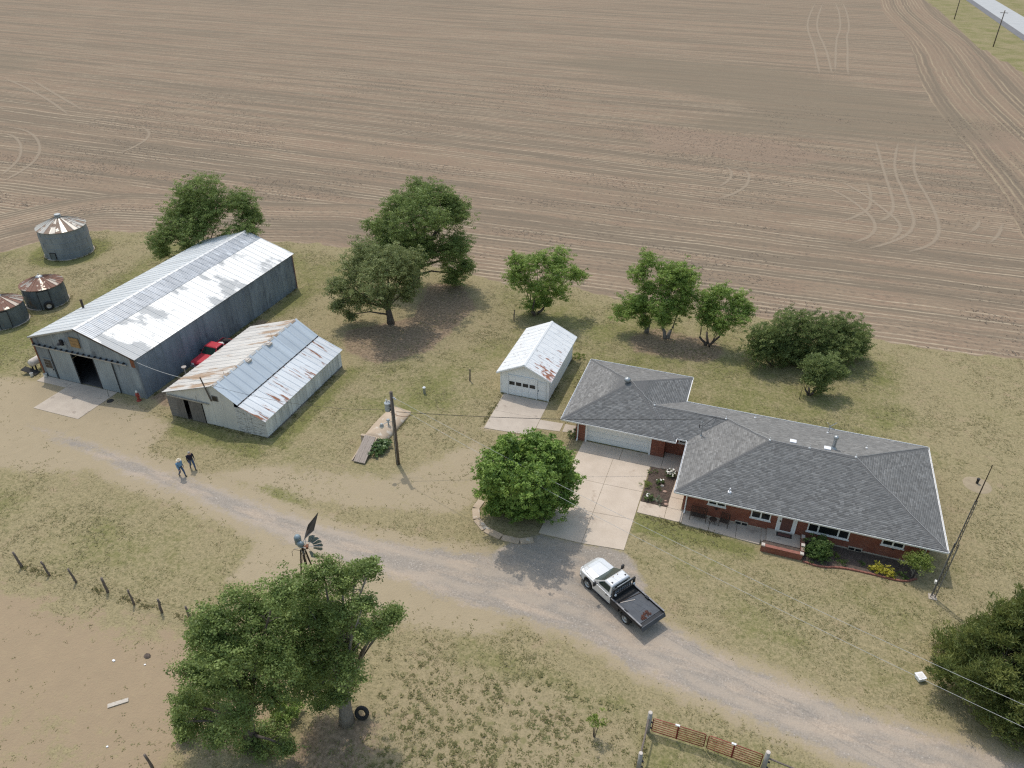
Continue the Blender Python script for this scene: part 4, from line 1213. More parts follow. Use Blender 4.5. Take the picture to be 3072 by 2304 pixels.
# front: grey plank part, tin part, peeling board lean-to
ob('interior_floor', MB().box(sx0, sx1, sy0, sy1, -.05, .03), 'soil_dark', shed)
for k in range(9):
    z = .05 + k * .24
    ob('board', MB().box(sx0, -45.75, sy0 - .03 + random.uniform(-.01, .01), sy0, z, z + .225), 'old_wood_flat', shed)
ob('wall', MB().prism([(sx0, 2.2), (-42.9, 2.2), (-42.9, zsh(-42.9)), (sx0, zsh(sx0))], 'y', sy0, sy0 + .03), 'shed_tin', shed)
def tin(xa, xb, za=.03):
    pts = [(xa, za), (xb, za), (xb, zsh(xb))] + [(u, z - .05) for u, z in reversed(list(zip(us, zs))) if xa < u < xb] + [(xa, zsh(xa))]
    return pts
for xa, xb in ((-42.9, -41.8), (-41.8, -40.7), (-40.7, -39.5)):
    ob('wall_panel', MB().prism(tin(xa + .005, xb - .005), 'y', sy0 - .02 + random.uniform(-.006, .006), sy0 + .02), 'shed_tin', shed)
for k in range(16):
    z0_, z1_ = .04 + k * .16, .04 + k * .16 + .15
    xr = sx1
    while xr > -39.5 and zsh(xr) < z1_:
        xr -= .05
    if xr > -39.3:
        ob('board', MB().prism([(-39.5, z0_), (xr, z0_), (xr, z1_), (-39.5, z1_)], 'y', sy0 - .035, sy0 - .005 + random.uniform(-.008, .008)), 'peeling_boards', shed)
for xa in (-38.75, -38.5, -38.1):
    ob('batten', MB().box(xa, xa + .13, sy0 - .06, sy0 - .036, .05, min(2.2, zsh(xa + .1) - .05)), 'peeling_boards', shed)
# plank doors on a rail
for xa, xb in ((-45.72, -44.85), (-44.35, -42.95)):
    dr = ob('plank_door', MB().box(xa, xb, sy0 - .075, sy0 - .055, .5, .62).box(xa, xb, sy0 - .075, sy0 - .055, 1.7, 1.82), 'old_wood', shed)
    n_ = int((xb - xa) / .2)
    for i in range(n_):
        q = xa + i * (xb - xa) / n_
        ob('plank', MB().box(q + .006, q + (xb - xa) / n_ - .006, sy0 - .10, sy0 - .076, .06 + random.uniform(0, .04), 2.2), 'old_wood', dr)
ob('door_rail', MB().box(-46.6, -42.1, sy0 - .16, sy0 - .1, 2.24, 2.36), 'steel', shed)
lo = ob('loft_opening', MB().box(-41.65, -41.05, sy0 - .06, sy0 - .025, 2.75, 3.3), 'old_wood', shed)
ob('pane', MB().box(-41.58, -41.12, sy0 - .075, sy0 - .062, 2.82, 3.22), 'window_glass', lo)
# back and side walls
pts = [(sx0, .02), (sx1, .02), (sx1, zsh(sx1))] + [(u, z - .05) for u, z in reversed(list(zip(us, zs)))][1:3] + [(sx0, zsh(sx0))]
ob('wall', MB().prism(pts, 'y', sy1 - .03, sy1), 'shed_tin', shed)
ob('wall', MB().box(sx0, sx0 + .04, sy0 + .03, sy1 - .03, .02, 2.45), 'old_wood', shed)
n = 26
sw2 = (sy1 - sy0) / n
ps = panel_mesh('shed_side', sw2, 1.82, .02, .25)
for k in range(n):
    sheet(shed, ps, 'shed_side', (sx1, sy0 + k * sw2, .02), (0, 1, 0), (0, 0, 1), 'wall_panel')
ob('skirt_board', MB().box(sx1 - .02, sx1 + .05, sy0, sy1, 0, .12), 'old_wood', shed)
# roof sheets
def roof_run(parent, xa, za, xb, zb, nn, m, name='roof_panel', rib=.015, per=.34, ext=.0, lift=0.0):
    d = Vector((xb - xa, 0, zb - za))
    L = d.length
    d.normalize()
    pw_ = SLn / nn
    me = panel_mesh(m, pw_, L + ext, rib, per)
    sg = 1 if d.x < 0 else -1
    for k in range(nn):
        y = SV + (k if sg > 0 else k + 1) * pw_
        sheet(parent, me, m, (xa, y, za + lift), (0, sg, 0), d, name, .008)
ob('roof', MB().prism([(us[0] + .1, zs[0] - .07), (us[1], zs[1] - .07), (us[2], zs[2] - .07), (us[3] - .1, zs[3] - .07), (us[3] - .1, zs[3] - .04), (us[2], zs[2] - .04), (us[1], zs[1] - .04), (us[0] + .1, zs[0] - .04)], 'y', SV + .1, SV + SLn - .1), 'old_wood', shed)
roof_run(shed, us[0], zs[0], us[1], zs[1], 18, 'shed_roof_left')
roof_run(shed, us[2], zs[2], us[1], zs[1], 14, 'shed_roof_new', rib=.022, per=.92, lift=.05)
roof_run(shed, us[3], zs[3], us[2] + .03, zs[2] - .03, 18, 'shed_roof_low')
ob('roof_flashing', MB().box(us[2] - .04, us[2] + .05, SV + .01, SV + SLn - .01, zs[2] - .03, zs[2] + .035), 'vane_metal', shed)
ob('ridge_cap', MB().prism([(us[1] - .16, zs[1] - .01), (us[1], zs[1] + .1), (us[1] + .16, zs[1] - .02)], 'y', SV - .01, SV + SLn + .01), 'shed_roof_left', shed)
for y in (46.15, 49.3):
    x = -41.02
    z = 4.28
    vt = ob('roof_vent', MB().box(x - .3, x + .3, y - .28, y + .28, z - .05, z + .16), 'stone_pale', shed, bevel=.03)
    ob('vent_cap', MB().box(x - .16, x + .16, y - .14, y + .14, z + .162, z + .22), 'stone_pale', vt)
ob('gable_post', MB().tube([(-41.75, sy0 - .08, 2.7), (-42.2, sy0 - .2, 5.1)], .06, 6), 'post_wood', shed)
for y in (50.2, 43.2):
    ob('lightning_rod', MB().tube([(us[1], y, 4.45), (us[1] - .02, y, 5.0)], .015, 4), 'rust', shed)

# ================================================================== small white garage
GU, GV, GW, GL = -20.52, 54.82, 5.35, 8.89
sg = thing('small_garage', 'small white gabled garage with rust-stained metal roof', 'garage', (GU + GW / 2, GV + GL / 2, 0))
gx0, gx1, gy0, gy1 = GU + .35, GU + GW - .35, GV + .31, GV + GL - .31
gz, gr = 2.37, 3.66
zg = lambda x: gz - .06 + (gr - gz) / (GW / 2) * min(x - GU, GU + GW - x)
ob('core_wall', MB().prism([(gx0 + .02, 0), (gx1 - .02, 0), (gx1 - .02, zg(gx1) - .02), ((gx0 + gx1) / 2, gr - .1), (gx0 + .02, zg(gx0) - .02)], 'y', gy0 + .02, gy1 - .02), 'white_siding', sg)
# lap siding: each board overlaps the one below
def lap(parent, axis, c, a, b, z0, z1, sgn, cut=None):
    k = 0
    z = z0
    while z < z1 - .01:
        zt = min(z + .17, z1)
        aa, bb = a, b
        if cut:
            while aa < bb and cut(aa) < zt:
                aa += .02
            while bb > aa and cut(bb) < zt:
                bb -= .02
        if bb - aa > .05:
            if axis == 'y':
                P = [(c - sgn * .028, z), (c - sgn * .008, zt + .015), (c, zt + .015), (c, z)]
                m = MB().prism([(q[0], q[1]) for q in P], 'x', aa, bb)
            else:
                P = [(c + sgn * .028, z), (c + sgn * .008, zt + .015), (c, zt + .015), (c, z)]
                m = MB().prism([(q[0], q[1]) for q in P], 'y', aa, bb)
            ob('siding_board', m, 'white_siding', parent)
        z = zt
lap(sg, 'y', gy0, gx0, gx1, .04, 3.55, 1, lambda x: zg(x) - .02)
lap(sg, 'x', gx1, gy0, gy1, .04, 2.3, 1)
lap(sg, 'x', gx0, gy0, gy1, .04, 2.3, -1)
dg = ob('garage_door', MB().box(-19.42, -16.72, gy0 - .07, gy0 - .03, .03, 2.1), 'garage_white', sg)
for i in range(4):
    for j in range(4):
        xa, za = -19.38 + j * .662, .06 + i * .51
        if i == 2:
            ob('pane', MB().box(xa + .06, xa + .58, gy0 - .095, gy0 - .072, za + .06, za + .42), 'window_glass', dg)
        else:
            ob('panel', MB().box(xa + .03, xa + .63, gy0 - .088, gy0 - .072, za + .03, za + .47), 'garage_white', dg, bevel=.01)
for a, b_ in ((-19.55, -19.43), (-16.71, -16.58)):
    ob('door_trim', MB().box(a, b_, gy0 - .1, gy0 - .03, 0, 2.2), 'white_trim', sg)
ob('door_trim', MB().box(-19.43, -16.71, gy0 - .098, gy0 - .03, 2.1, 2.2), 'white_trim', sg)
sd = ob('door', MB().box(-16.52, -15.72, gy0 - .07, gy0 - .03, .08, 2.02), 'white_paint', sg)
ob('panel', MB().box(-16.42, -15.82, gy0 - .085, gy0 - .072, 1.1, 1.9), 'garage_white', sd, bevel=.01)
ob('panel', MB().box(-16.42, -15.82, gy0 - .085, gy0 - .072, .2, 1.0), 'garage_white', sd, bevel=.01)
ob('handle', MB().box(-16.48, -16.43, gy0 - .12, gy0 - .072, .98, 1.08), 'dark_metal', sd)
for x in (gx0, gx1):
    ob('corner_board', MB().box(x - .05, x + .05, gy0 - .05, gy0 + .06, 0, zg(x)), 'white_trim', sg)
dR2 = Vector((-(GW / 2), 0, gr - gz)).normalized()
dL2 = Vector(((GW / 2), 0, gr - gz)).normalized()
hy2 = math.hypot(GW / 2, gr - gz)
n = 11
pw2 = GL / n
pm1 = panel_mesh('small_roof_r', pw2, hy2, .012, .27)
for k in range(n):
    sheet(sg, pm1, 'small_roof', (GU + GW, GV + k * pw2, gz), (0, 1, 0), dR2, 'roof_panel', .006)
    sheet(sg, pm1, 'small_roof', (GU, GV + (k + 1) * pw2, gz), (0, -1, 0), dL2, 'roof_panel', .006)
ob('ridge_cap', MB().prism([(GU + GW / 2 - .14, gr - .03), (GU + GW / 2, gr + .06), (GU + GW / 2 + .14, gr - .03)], 'y', GV - .01, GV + GL + .01), 'white_trim', sg)
for xa, xb, za, zb in ((GU, GU + GW / 2, gz, gr), (GU + GW / 2, GU + GW, gr, gz)):
    ob('bargeboard', MB().prism([(xa, za - .15), (xb, zb - .15), (xb, zb + .0), (xa, za + .0)], 'y', GV - .03, GV + .0), 'white_trim', sg)
for x in (GU + .02, GU + GW - .02):
    ob('fascia', MB().box(x - .02, x + .02, GV + .01, GV + GL - .01, gz - .14, gz - .01), 'white_trim', sg)

# ================================================================== grain bins
def grain_bin(label, c, r, hgt, rise, wall, roofm, nseg, rings, cap=True):
    t = thing('grain_bin', label, 'grain bin', (c[0], c[1], 0), 0, 'round metal grain bins beside the barn')
    b = MB()
    prof = [(r, 0)]
    rh = hgt / rings
    for i in range(rings):
        z = i * rh
        m = 6
        for j in range(1, m + 1):
            prof.append((r + (.018 if j % 2 else 0), z + rh * j / m))
    wl = ob('wall', b.lathe(prof, 40), wall, t, world=False, smooth=True)
    for i in range(1, rings):
        ob('seam_band', MB().lathe([(r + .02, i * rh - .03), (r + .034, i * rh), (r + .02, i * rh + .03)], 40), wall, t, world=False)
    for i in range(rings):
        for j in range(6):
            a = 2 * PI * (j + .5 * (i % 2)) / 6 + .3
            x, y = (r + .012) * math.cos(a), (r + .012) * math.sin(a)
            Mx = Matrix.Translation((x, y, i * rh + rh / 2)) @ Matrix.Rotation(a, 4, 'Z')
            ob('sheet_seam', MB().box(-.02, .03, -.035, .035, -rh / 2 + .05, rh / 2 - .05, Mx), wall, t, world=False)
    # roof wedges share one mesh
    da = 2 * PI / nseg
    wr = MB()
    ro, ri = r + .12, .32
    zo, zi = hgt - .03, hgt + rise * (1 - ri / ro)
    h = .045
    A = lambda rr, a, z: (rr * math.cos(a), rr * math.sin(a), z)
    wr.poly([A(ro, .02, zo), A(ro, da - .02, zo), A(ri, da - .02, zi), A(ri, .02, zi)])
    wr.poly([A(ro, -.02, zo + h), A(ro, .02, zo), A(ri, .02, zi), A(ri, -.02, zi + h)])
    wr.poly([A(ro, da - .02, zo), A(ro, da - .0201, zo + h), A(ri, da - .0201, zi + h), A(ri, da - .02, zi)])
    wr.poly([A(ro, -.02, zo + h), A(ro, .02, zo + .001), A(ro, .02, zo - .06), A(ro, -.02, zo - .06)])
    wr.poly([A(ro, .02, zo), A(ro, da - .02, zo), A(ro, da - .02, zo - .07), A(ro, .02, zo - .07)])
    me = wr.mesh('wedge')
    for k in range(nseg):
        o = link('roof_sheet', me, roofm, t)
        o.rotation_euler = (0, 0, k * da)
    cz = zi
    ob('roof_cap', MB().lathe([(.42, cz - .02), (.40, cz + .12), (.33, cz + .14), (.33, cz + .24), (.40, cz + .26), (.36, cz + .34), (0, cz + .38)] if cap else [(.40, cz - .02), (.25, cz + .1), (.06, cz + .16), (.05, cz + .32), (0, cz + .34)], 18), 'steel', t, world=False, smooth=False)
    ob('footing', MB().lathe([(r + .14, -.1), (r + .14, .06), (r - .1, .07)], 40), 'concrete_grey', t, world=False)
    return t
def bin_door(t, r, a, w_, z0, z1):
    Mx = Matrix.Rotation(a, 4, 'Z') @ Matrix.Translation((r + .03, 0, 0))
    d = ob('door', MB().box(-.06, .05, -w_ / 2, w_ / 2, z0, z1, Mx), 'bin_wall_dark', t, world=False)
    ob('door_frame', MB().prism([(-w_ / 2 - .05, z0 - .05), (-w_ / 2, z0 - .05), (-w_ / 2, z1), (w_ / 2, z1), (w_ / 2, z0 - .05), (w_ / 2 + .05, z0 - .05), (w_ / 2 + .05, z1 + .05), (-w_ / 2 - .05, z1 + .05)], 'x', -.05, .075), 'dark_metal', d, world=False).matrix_local = Mx
b1 = grain_bin('tall blue-grey grain bin with pale patched cone roof beside the field', (-84.55, 67.15), 2.85, 3.7, 1.25, 'bin_wall_big', 'bin_roof_big', 26, 5)
bin_door(b1, 2.85, R(-80), .7, .25, 1.0)
b2 = grain_bin('low dark grain bin with rusty cone roof and a wheel leaning on it', (-75.5, 55.19), 2.15, 2.42, .85, 'bin_wall_dark', 'bin_roof_rust', 26, 3, False)
bin_door(b2, 2.15, R(-42), 1.05, .1, 2.2)
b3 = grain_bin('low dark grain bin with rusty roof cut off by the left edge', (-75.86, 50.09), 2.12, 2.25, .95, 'bin_wall_dark', 'bin_roof_rust', 24, 3, False)
bin_door(b3, 2.12, R(-40), 1.0, .1, 2.0)

# ================================================================== vehicles
def wheel(parent, x, y, r, w_, rim='steel', name='wheel'):
    """axis along local y"""
    side = 1 if y > 0 else -1
    t = ob(name, MB().lathe([(r * .62, -w_ / 2), (r * .86, -w_ / 2 - .005), (r * .97, -w_ * .38), (r, -w_ * .2), (r, w_ * .2), (r * .97, w_ * .38), (r * .86, w_ / 2 + .005), (r * .62, w_ / 2)], 22, (0, 0, 0), axis='y'), 'black_rubber', parent, True, world=False)
    t.location = (x, y, r)
    rb = MB().lathe([(r * .63, side * w_ * .47), (r * .60, side * w_ * .40), (r * .52, side * w_ * .22), (r * .24, side * w_ * .25), (r * .22, side * w_ * .42), (0, side * w_ * .44)], 18, axis='y')
    ob('rim', rb, rim, t, True, world=False)
    for k in range(8):
        a = k * PI / 4
        ob('wheel_hole', MB().lathe([(r * .075, side * w_ * .245), (0, side * w_ * .25)], 6, (r * .4 * math.cos(a), 0, r * .4 * math.sin(a)), axis='y'), 'black_rubber', t, world=False)
    return t
def loft(b, rings, cap=True):
    n = len(rings[0])
    k = len(b.v)
    for r_ in rings:
        b.v += [tuple(p) for p in r_]
    for i in range(len(rings) - 1):
        for j in range(n):
            q = (j + 1) % n
            b.f.append((k + i * n + j, k + i * n + q, k + (i + 1) * n + q, k + (i + 1) * n + j))
    if cap:
        b.f.append(tuple(k + j for j in reversed(range(n))))
        b.f.append(tuple(k + (len(rings) - 1) * n + j for j in range(n)))
    return b
def arch(cx, r, z0, n=9):
    return [(cx + r * math.cos(PI - PI * i / n), z0 + r * math.sin(PI * i / n)) for i in range(n + 1)]

def silver_truck():
    t = thing('flatbed_truck', 'silver regular-cab pickup truck with black flatbed on the gravel drive', 'truck', (-4.48, 34.41, 0), R(145.9))
    P = dict(parent=t, world=False)
    # lower body with front wheel arch, extruded across
    prof = [(-.38, .52), (1.18, .50)] + arch(1.82, .53, .50) + [(2.42, .50), (2.74, .58), (2.80, .80), (2.76, 1.08), (2.60, 1.16), (1.2, 1.22), (-.38, 1.20)]
    prof = [(x, z) for x, z in prof]
    b = MB()
    rings = []
    for y, dx, dz in ((-1.0, -.40, -.05), (-.94, -.22, -.02), (-.78, -.08, 0), (-.5, 0, 0), (.5, 0, 0), (.78, -.08, 0), (.94, -.22, -.02), (1.0, -.40, -.05)):
        rings.append([(x + dx * max(0, (x - 2.0) / .8), y, z + (dz if z > 1.1 else 0)) for x, z in prof])
    ob('body', loft(b, rings), 'silver_paint', t, world=False, bevel=.02)
    # hood, tapering forward with raised centre
    hr = []
    for x, hw, z, bul in ((1.22, .92, 1.235, .05), (1.7, .91, 1.25, .06), (2.2, .86, 1.225, .055), (2.5, .76, 1.18, .04), (2.68, .64, 1.12, .025), (2.80, .50, 1.05, .01)):
        hr.append([(x, -hw, z - .12), (x, -hw, z), (x, -hw * .62, z + .02), (x, -hw * .5, z + bul), (x, hw * .5, z + bul), (x, hw * .62, z + .02), (x, hw, z), (x, hw, z - .12)])
    ob('hood', loft(MB(), hr), 'silver_paint', t, world=False, smooth=False, bevel=.015)
    # cab shell
    cr = [[(-.36, -.96, 1.18), (1.34, -.96, 1.22), (1.34, .96, 1.22), (-.36, .96, 1.18)],
          [(-.34, -.90, 1.45), (.98, -.90, 1.48), (.98, .90, 1.48), (-.34, .90, 1.45)],
          [(-.28, -.80, 1.84), (.44, -.80, 1.86), (.44, .80, 1.86), (-.28, .80, 1.84)],
          [(-.20, -.70, 1.92), (.34, -.68, 1.94), (.34, .68, 1.94), (-.20, .70, 1.92)]]
    ob('cab', loft(MB(), cr), 'silver_paint', t, world=False, bevel=.03)
    # glass, just proud of the shell
    e = .012
    ob('windshield', MB().poly([(1.30 + e, -.88, 1.25 + e), (1.30 + e, .88, 1.25 + e), (.98 + e, .85, 1.48 + e), (.98 + e, -.85, 1.48 + e)]).poly([(.98 + e, -.85, 1.48 + e), (.98 + e, .85, 1.48 + e), (.47 + e, .76, 1.845 + e), (.47 + e, -.76, 1.845 + e)]), 'truck_glass', t, world=False)
    for s in (-1, 1):
        ob('side_window', MB().poly([(-.18, s * (.915 + e), 1.38), (.78, s * (.92 + e), 1.36), (.80, s * (.898 + e), 1.48), (.42, s * (.815 + e), 1.80), (-.16, s * (.815 + e), 1.79)]), 'truck_glass', t, world=False)
        d = ob('door', MB().box(-.28, 1.0, s * .985 - .008, s * .985 + .022, .62, 1.2), 'silver_paint', t, world=False, bevel=.012)
        ob('handle', MB().box(-.16, .04, s * 1.01 - .02, s * 1.01 + .02, 1.05, 1.1), 'dark_metal', d, world=False)
        ob('mirror', MB().tube([(.85, s * .98, 1.32), (.88, s * 1.22, 1.38)], .03, 6).box(.80, .92, s * 1.27 - .11, s * 1.27 + .11, 1.30, 1.62), 'black_paint', t, world=False, bevel=.03)
        ob('running_board', MB().box(-.3, 1.15, s * .98 - .09, s * .98 + .09, .40, .46), 'dark_metal', t, world=False)
        ob('headlight', MB().prism([(2.80, s * .58), (2.74, s * .78), (2.60, s * .93), (2.50, s * .93), (2.6, s * .7), (2.66, s * .58)], 'z', .82, 1.05), 'lamp_clear', t, world=False)
        ob('wiper', MB().tube([(1.15, s * .35, 1.3), (1.0, s * .35 + .45, 1.43)], .01, 4), 'dark_metal', t, world=False)
        ob('roof_light', MB().box(-.1, .0, s * .58 - .05, s * .58 + .05, 1.925, 1.955), 'dark_metal', t, world=False)
        ob('roof_light', MB().box(.26, .30, s * .2 - .04, s * .2 + .04, 1.94, 1.965), 'board_tan', t, world=False)
    ob('rear_window', MB().poly([(-.365, -.6, 1.40), (-.365, .6, 1.40), (-.318, .55, 1.78), (-.318, -.55, 1.78)]), 'truck_glass', t, world=False)
    ob('grille', MB().box(2.74, 2.815, -.58, .58, .78, 1.05), 'dark_metal', t, world=False, bevel=.02)
    ob('bumper', MB().prism([(2.3, -1.0), (2.62, -.97), (2.88, -.7), (2.95, -.3), (2.95, .3), (2.88, .7), (2.62, .97), (2.3, 1.0), (2.5, .85), (2.7, .5), (2.7, -.5), (2.5, -.85)], 'z', .48, .72), 'steel', t, world=False, bevel=.03)
    ob('chassis', MB().box(-3.0, 2.3, -.42, .42, .48, .68).box(-3.0, -.4, -.6, .6, .68, .9), 'black_paint', t, world=False)
    ob('axle', MB().tube([(-1.8, -.8, .42), (-1.8, .8, .42)], .1, 8).tube([(1.82, -.8, .42), (1.82, .8, .42)], .08, 8), 'black_paint', t, world=False)
    # flatbed
    bed = ob('flatbed', MB().box(-3.25, -.48, -1.06, 1.06, .93, 1.02), 'black_paint', t, world=False)
    ob('deck', MB().box(-3.0, -1.05, -.92, .92, 1.022, 1.05), 'bed_grey', bed, world=False)
    ob('deck', MB().box(-1.04, -.55, -.92, .92, 1.022, 1.045), 'black_rubber', bed, world=False)
    ob('hitch_hatch', MB().box(-2.3, -1.75, -.3, .3, 1.051, 1.06), 'bed_grey', bed, world=False)
    for s in (-1, 1):
        ob('side_rail', MB().box(-3.25, -.5, s * 1.0 - .045, s * 1.0 + .045, 1.02, 1.16), 'black_paint', bed, world=False, bevel=.015)
        ob('rail_edge', MB().box(-3.25, -.5, s * 1.0 - .05, s * 1.0 + .05, 1.161, 1.18), 'mast_steel', bed, world=False)
        ob('side_box', MB().box(-1.2, -.5, s * .9 - .14, s * .9 + .14, .52, .92), 'black_paint', bed, world=False, bevel=.02)
        ob('mud_guard', MB().prism(arch(-1.8, .45, .44) + list(reversed(arch(-1.8, .475, .44))), 'y', s * .78 - .18, s * .78 + .18), 'black_paint', bed, world=False)
        ob('tail_light', MB().box(-3.29, -3.25, s * .85 - .12, s * .85 + .12, .94, 1.01), 'lamp_red', bed, world=False)
        ob('stake_pocket', MB().box(-1.95, -1.65, s * .93 - .06, s * .93 + .06, 1.05, 1.18), 'black_paint', bed, world=False)
    ob('tail_board', MB().prism([(-3.42, .80), (-3.25, .80), (-3.25, 1.03), (-3.30, 1.03)], 'y', -1.04, 1.04), 'bed_grey', bed, world=False)
    rk = MB()
    for y in (-.93, .93):
        rk.box(-.62, -.50, y - .06, y + .06, 1.02, 1.95)
    rk.box(-.62, -.5, -.93, .93, 1.83, 1.95).box(-.6, -.52, -.87, .87, 1.02, 1.36)
    rack = ob('headache_rack', rk, 'black_paint', t, world=False, bevel=.02)
    for k in range(9):
        y = -.8 + k * .2
        ob('rack_bar', MB().box(-.575, -.545, y - .012, y + .012, 1.361, 1.829), 'black_paint', rack, world=False)
    ob('light_bar', MB().tube([(-.56, -.62, 1.99), (-.56, .62, 1.99)], .035, 8), 'steel', rack, world=False)
    for s in (-1, 1):
        ob('work_light', MB().lathe([(.07, -.05), (.09, .03), (0, .04)], 10, (-.68, s * .83, 1.5), axis='x'), 'lamp_clear', rack, world=False)
    for s in (-1, 1):
        wheel(t, 1.82, s * .87, .41, .27)
        wheel(t, -1.8, s * .87, .41, .27)
    return t
silver_truck()
# things lying on the flatbed
BT = Matrix.Translation((-4.48, 34.41, 0)) @ Matrix.Rotation(R(145.9), 4, 'Z')
tag(ob('steel_bar', MB().box(-.5, .5, -.02, .02, 0, .03, BT @ Matrix.Translation((-1.25, .25, 1.055)) @ Matrix.Rotation(R(68), 4, 'Z')), 'stone_pale'), 'pale metal bar lying on the truck bed nearest the cab side', 'bar')
tag(ob('steel_bar', MB().box(-.85, .85, -.018, .018, 0, .03, BT @ Matrix.Translation((-1.12, -.1, 1.055)) @ Matrix.Rotation(R(82), 4, 'Z')), 'brown_metal'), 'long brown rod lying across the front of the truck bed', 'rod')
for x, y, s, lb in ((-2.72, -.05, .2, 'rusty chain heap on truck bed, nearer the middle'), (-2.78, .42, .17, 'rusty chain heap on truck bed, nearer the driver side')):
    b = MB()
    for k in range(16):
        c = Vector((x + random.uniform(-s, s), y + random.uniform(-s, s), 1.075))
        a = random.uniform(0, PI)
        b.tube([BT @ (c + Vector((.07 * math.cos(a + i * PI / 3), .045 * math.sin(a + i * PI / 3), .01 * (i % 2)))) for i in range(7)], .016, 4)
    tag(ob('chain', b, 'litter_rust'), lb, 'chain')['kind'] = 'thing'

def red_truck():
    t = thing('red_pickup', 'old red pickup parked in the gap between barn and tin shed', 'pickup', (-49.15, 51.0, 0), R(-90))
    prof = [(-2.6, .55), (-1.95, .5)] + arch(-1.5, .42, .5) + [(-1.0, .45), (1.0, .45)] + arch(1.5, .42, .5) + [(2.0, .5), (2.45, .55), (2.5, .9), (2.35, 1.02), (.85, 1.08), (-2.6, 1.02)]
    ob('body', MB().prism(prof, 'y', -.9, .9), 'red_paint', t, world=False, bevel=.05)
    ob('hood', loft(MB(), [[(.8, -.78, 1.0), (.8, .78, 1.0), (.8, .72, 1.12), (.8, -.72, 1.12)], [(2.35, -.7, .95), (2.35, .7, .95), (2.35, .66, 1.04), (2.35, -.66, 1.04)]]), 'red_paint', t, world=False, bevel=.03)
    ob('cab', loft(MB(), [[(-.75, -.88, 1.05), (.95, -.88, 1.07), (.95, .88, 1.07), (-.75, .88, 1.05)], [(-.6, -.72, 1.70), (.35, -.72, 1.70), (.35, .72, 1.70), (-.6, .72, 1.70)], [(-.5, -.64, 1.75), (.25, -.64, 1.75), (.25, .64, 1.75), (-.5, .64, 1.75)]]), 'red_paint', t, world=False, bevel=.03)
    ob('windshield', MB().poly([(.93, -.78, 1.12), (.93, .78, 1.12), (.42, .68, 1.66), (.42, -.68, 1.66)]), 'truck_glass', t, world=False)
    for s in (-1, 1):
        ob('side_window', MB().poly([(-.5, s * .87, 1.15), (.7, s * .87, 1.15), (.35, s * .752, 1.62), (-.5, s * .752, 1.62)]), 'truck_glass', t, world=False)
        ob('mirror', MB().box(.6, .7, s * 1.02 - .1, s * 1.02 + .1, 1.15, 1.35), 'black_paint', t, world=False)
        ob('headlight', MB().box(2.44, 2.53, s * .62 - .14, s * .62 + .14, .7, .9), 'lamp_clear', t, world=False)
        wheel(t, 1.5, s * .78, .36, .22)
        wheel(t, -1.5, s * .78, .36, .22)
    ob('bed_liner', MB().box(-2.5, -.85, -.78, .78, 1.021, 1.035), 'black_rubber', t, world=False)
    ob('bed_rail', MB().tube([(-2.5, -.84, 1.06), (-.85, -.84, 1.06)], .04, 6).tube([(-2.5, .84, 1.06), (-.85, .84, 1.06)], .04, 6), 'red_paint', t, world=False)
    ob('bumper', MB().box(2.45, 2.62, -.9, .9, .45, .65), 'steel', t, world=False, bevel=.03)
red_truck()
def blob(b, c, r, sq=(1, 1, 1), n=10, m=7, jit=.15):
    rows_ = []
    for i in range(1, m):
        a = PI * i / m
        rows_.append([Vector(c) + Vector((r * sq[0] * math.sin(a) * math.cos(2 * PI * j / n), r * sq[1] * math.sin(a) * math.sin(2 * PI * j / n), r * sq[2] * math.cos(a))) * (1 + random.uniform(-jit, jit)) for j in range(n)])
    return loft(b, rows_)
tag(ob('feed_sack', blob(MB(), (-49.2, 52.15, 1.2), .34, (1.0, .8, .55)), 'ceramic', smooth=True), 'white sack lying in the bed of the red pickup', 'sack')
tag(ob('tarp_heap', blob(MB(), (-49.0, 52.8, 1.22), .42, (1.1, .9, .55)), 'black_rubber', smooth=True), 'dark tarp heap behind the white sack in the red pickup', 'tarp')

# ================================================================== poles, mast and wires
def pole(label, x, y, h, r0, r1, lean=(0, 0), group=None):
    t = thing('utility_pole', label, 'utility pole', (x, y, 0), 0, group)
    ob('shaft', MB().tube([(0, 0, -.3), (lean[0] * .5, lean[1] * .5, h / 2), (lean[0], lean[1], h)], [r0, (r0 + r1) / 2, r1], 10), 'post_wood', t, world=False, smooth=True)
    return t
up = pole('brown wooden utility pole with grey transformer beside the cellar ramp', -24.51, 42.26, 7.12, .17, .13)
tr = ob('transformer', MB().lathe([(0, 5.15), (.2, 5.15), (.24, 5.2), (.24, 5.85), (.27, 5.87), (.27, 5.92), (.1, 6.02), (0, 6.03)], 14, (-.48, .12, 0)), 'transformer_grey', up, world=False, smooth=False)
ob('bushing', MB().lathe([(.05, 6.02), (.08, 6.08), (.04, 6.14), (.07, 6.2), (.0, 6.3)], 8, (-.55, .12, 0)), 'ceramic', tr, world=False)
ob('bushing', MB().lathe([(.05, 6.02), (.08, 6.08), (.0, 6.18)], 8, (-.38, .2, 0)), 'ceramic', tr, world=False)
ob('bracket', MB().box(-.3, -.1, .02, .16, 5.3, 5.4).box(-.3, -.1, .02, .16, 5.65, 5.75), 'dark_metal', up, world=False)
for k, (dx, z) in enumerate(((.22, 6.65), (.34, 6.55))):
    ob('insulator', MB().lathe([(.04, -.08), (.085, -.04), (.06, 0), (.085, .04), (.04, .08)], 10, (dx, -.05, z), axis='x'), 'ceramic', up, world=False, smooth=True)
ob('conduit', MB().tube([(.02, -.18, 0.1), (.01, -.16, 5.0)], .025, 5), 'steel', up, world=False)
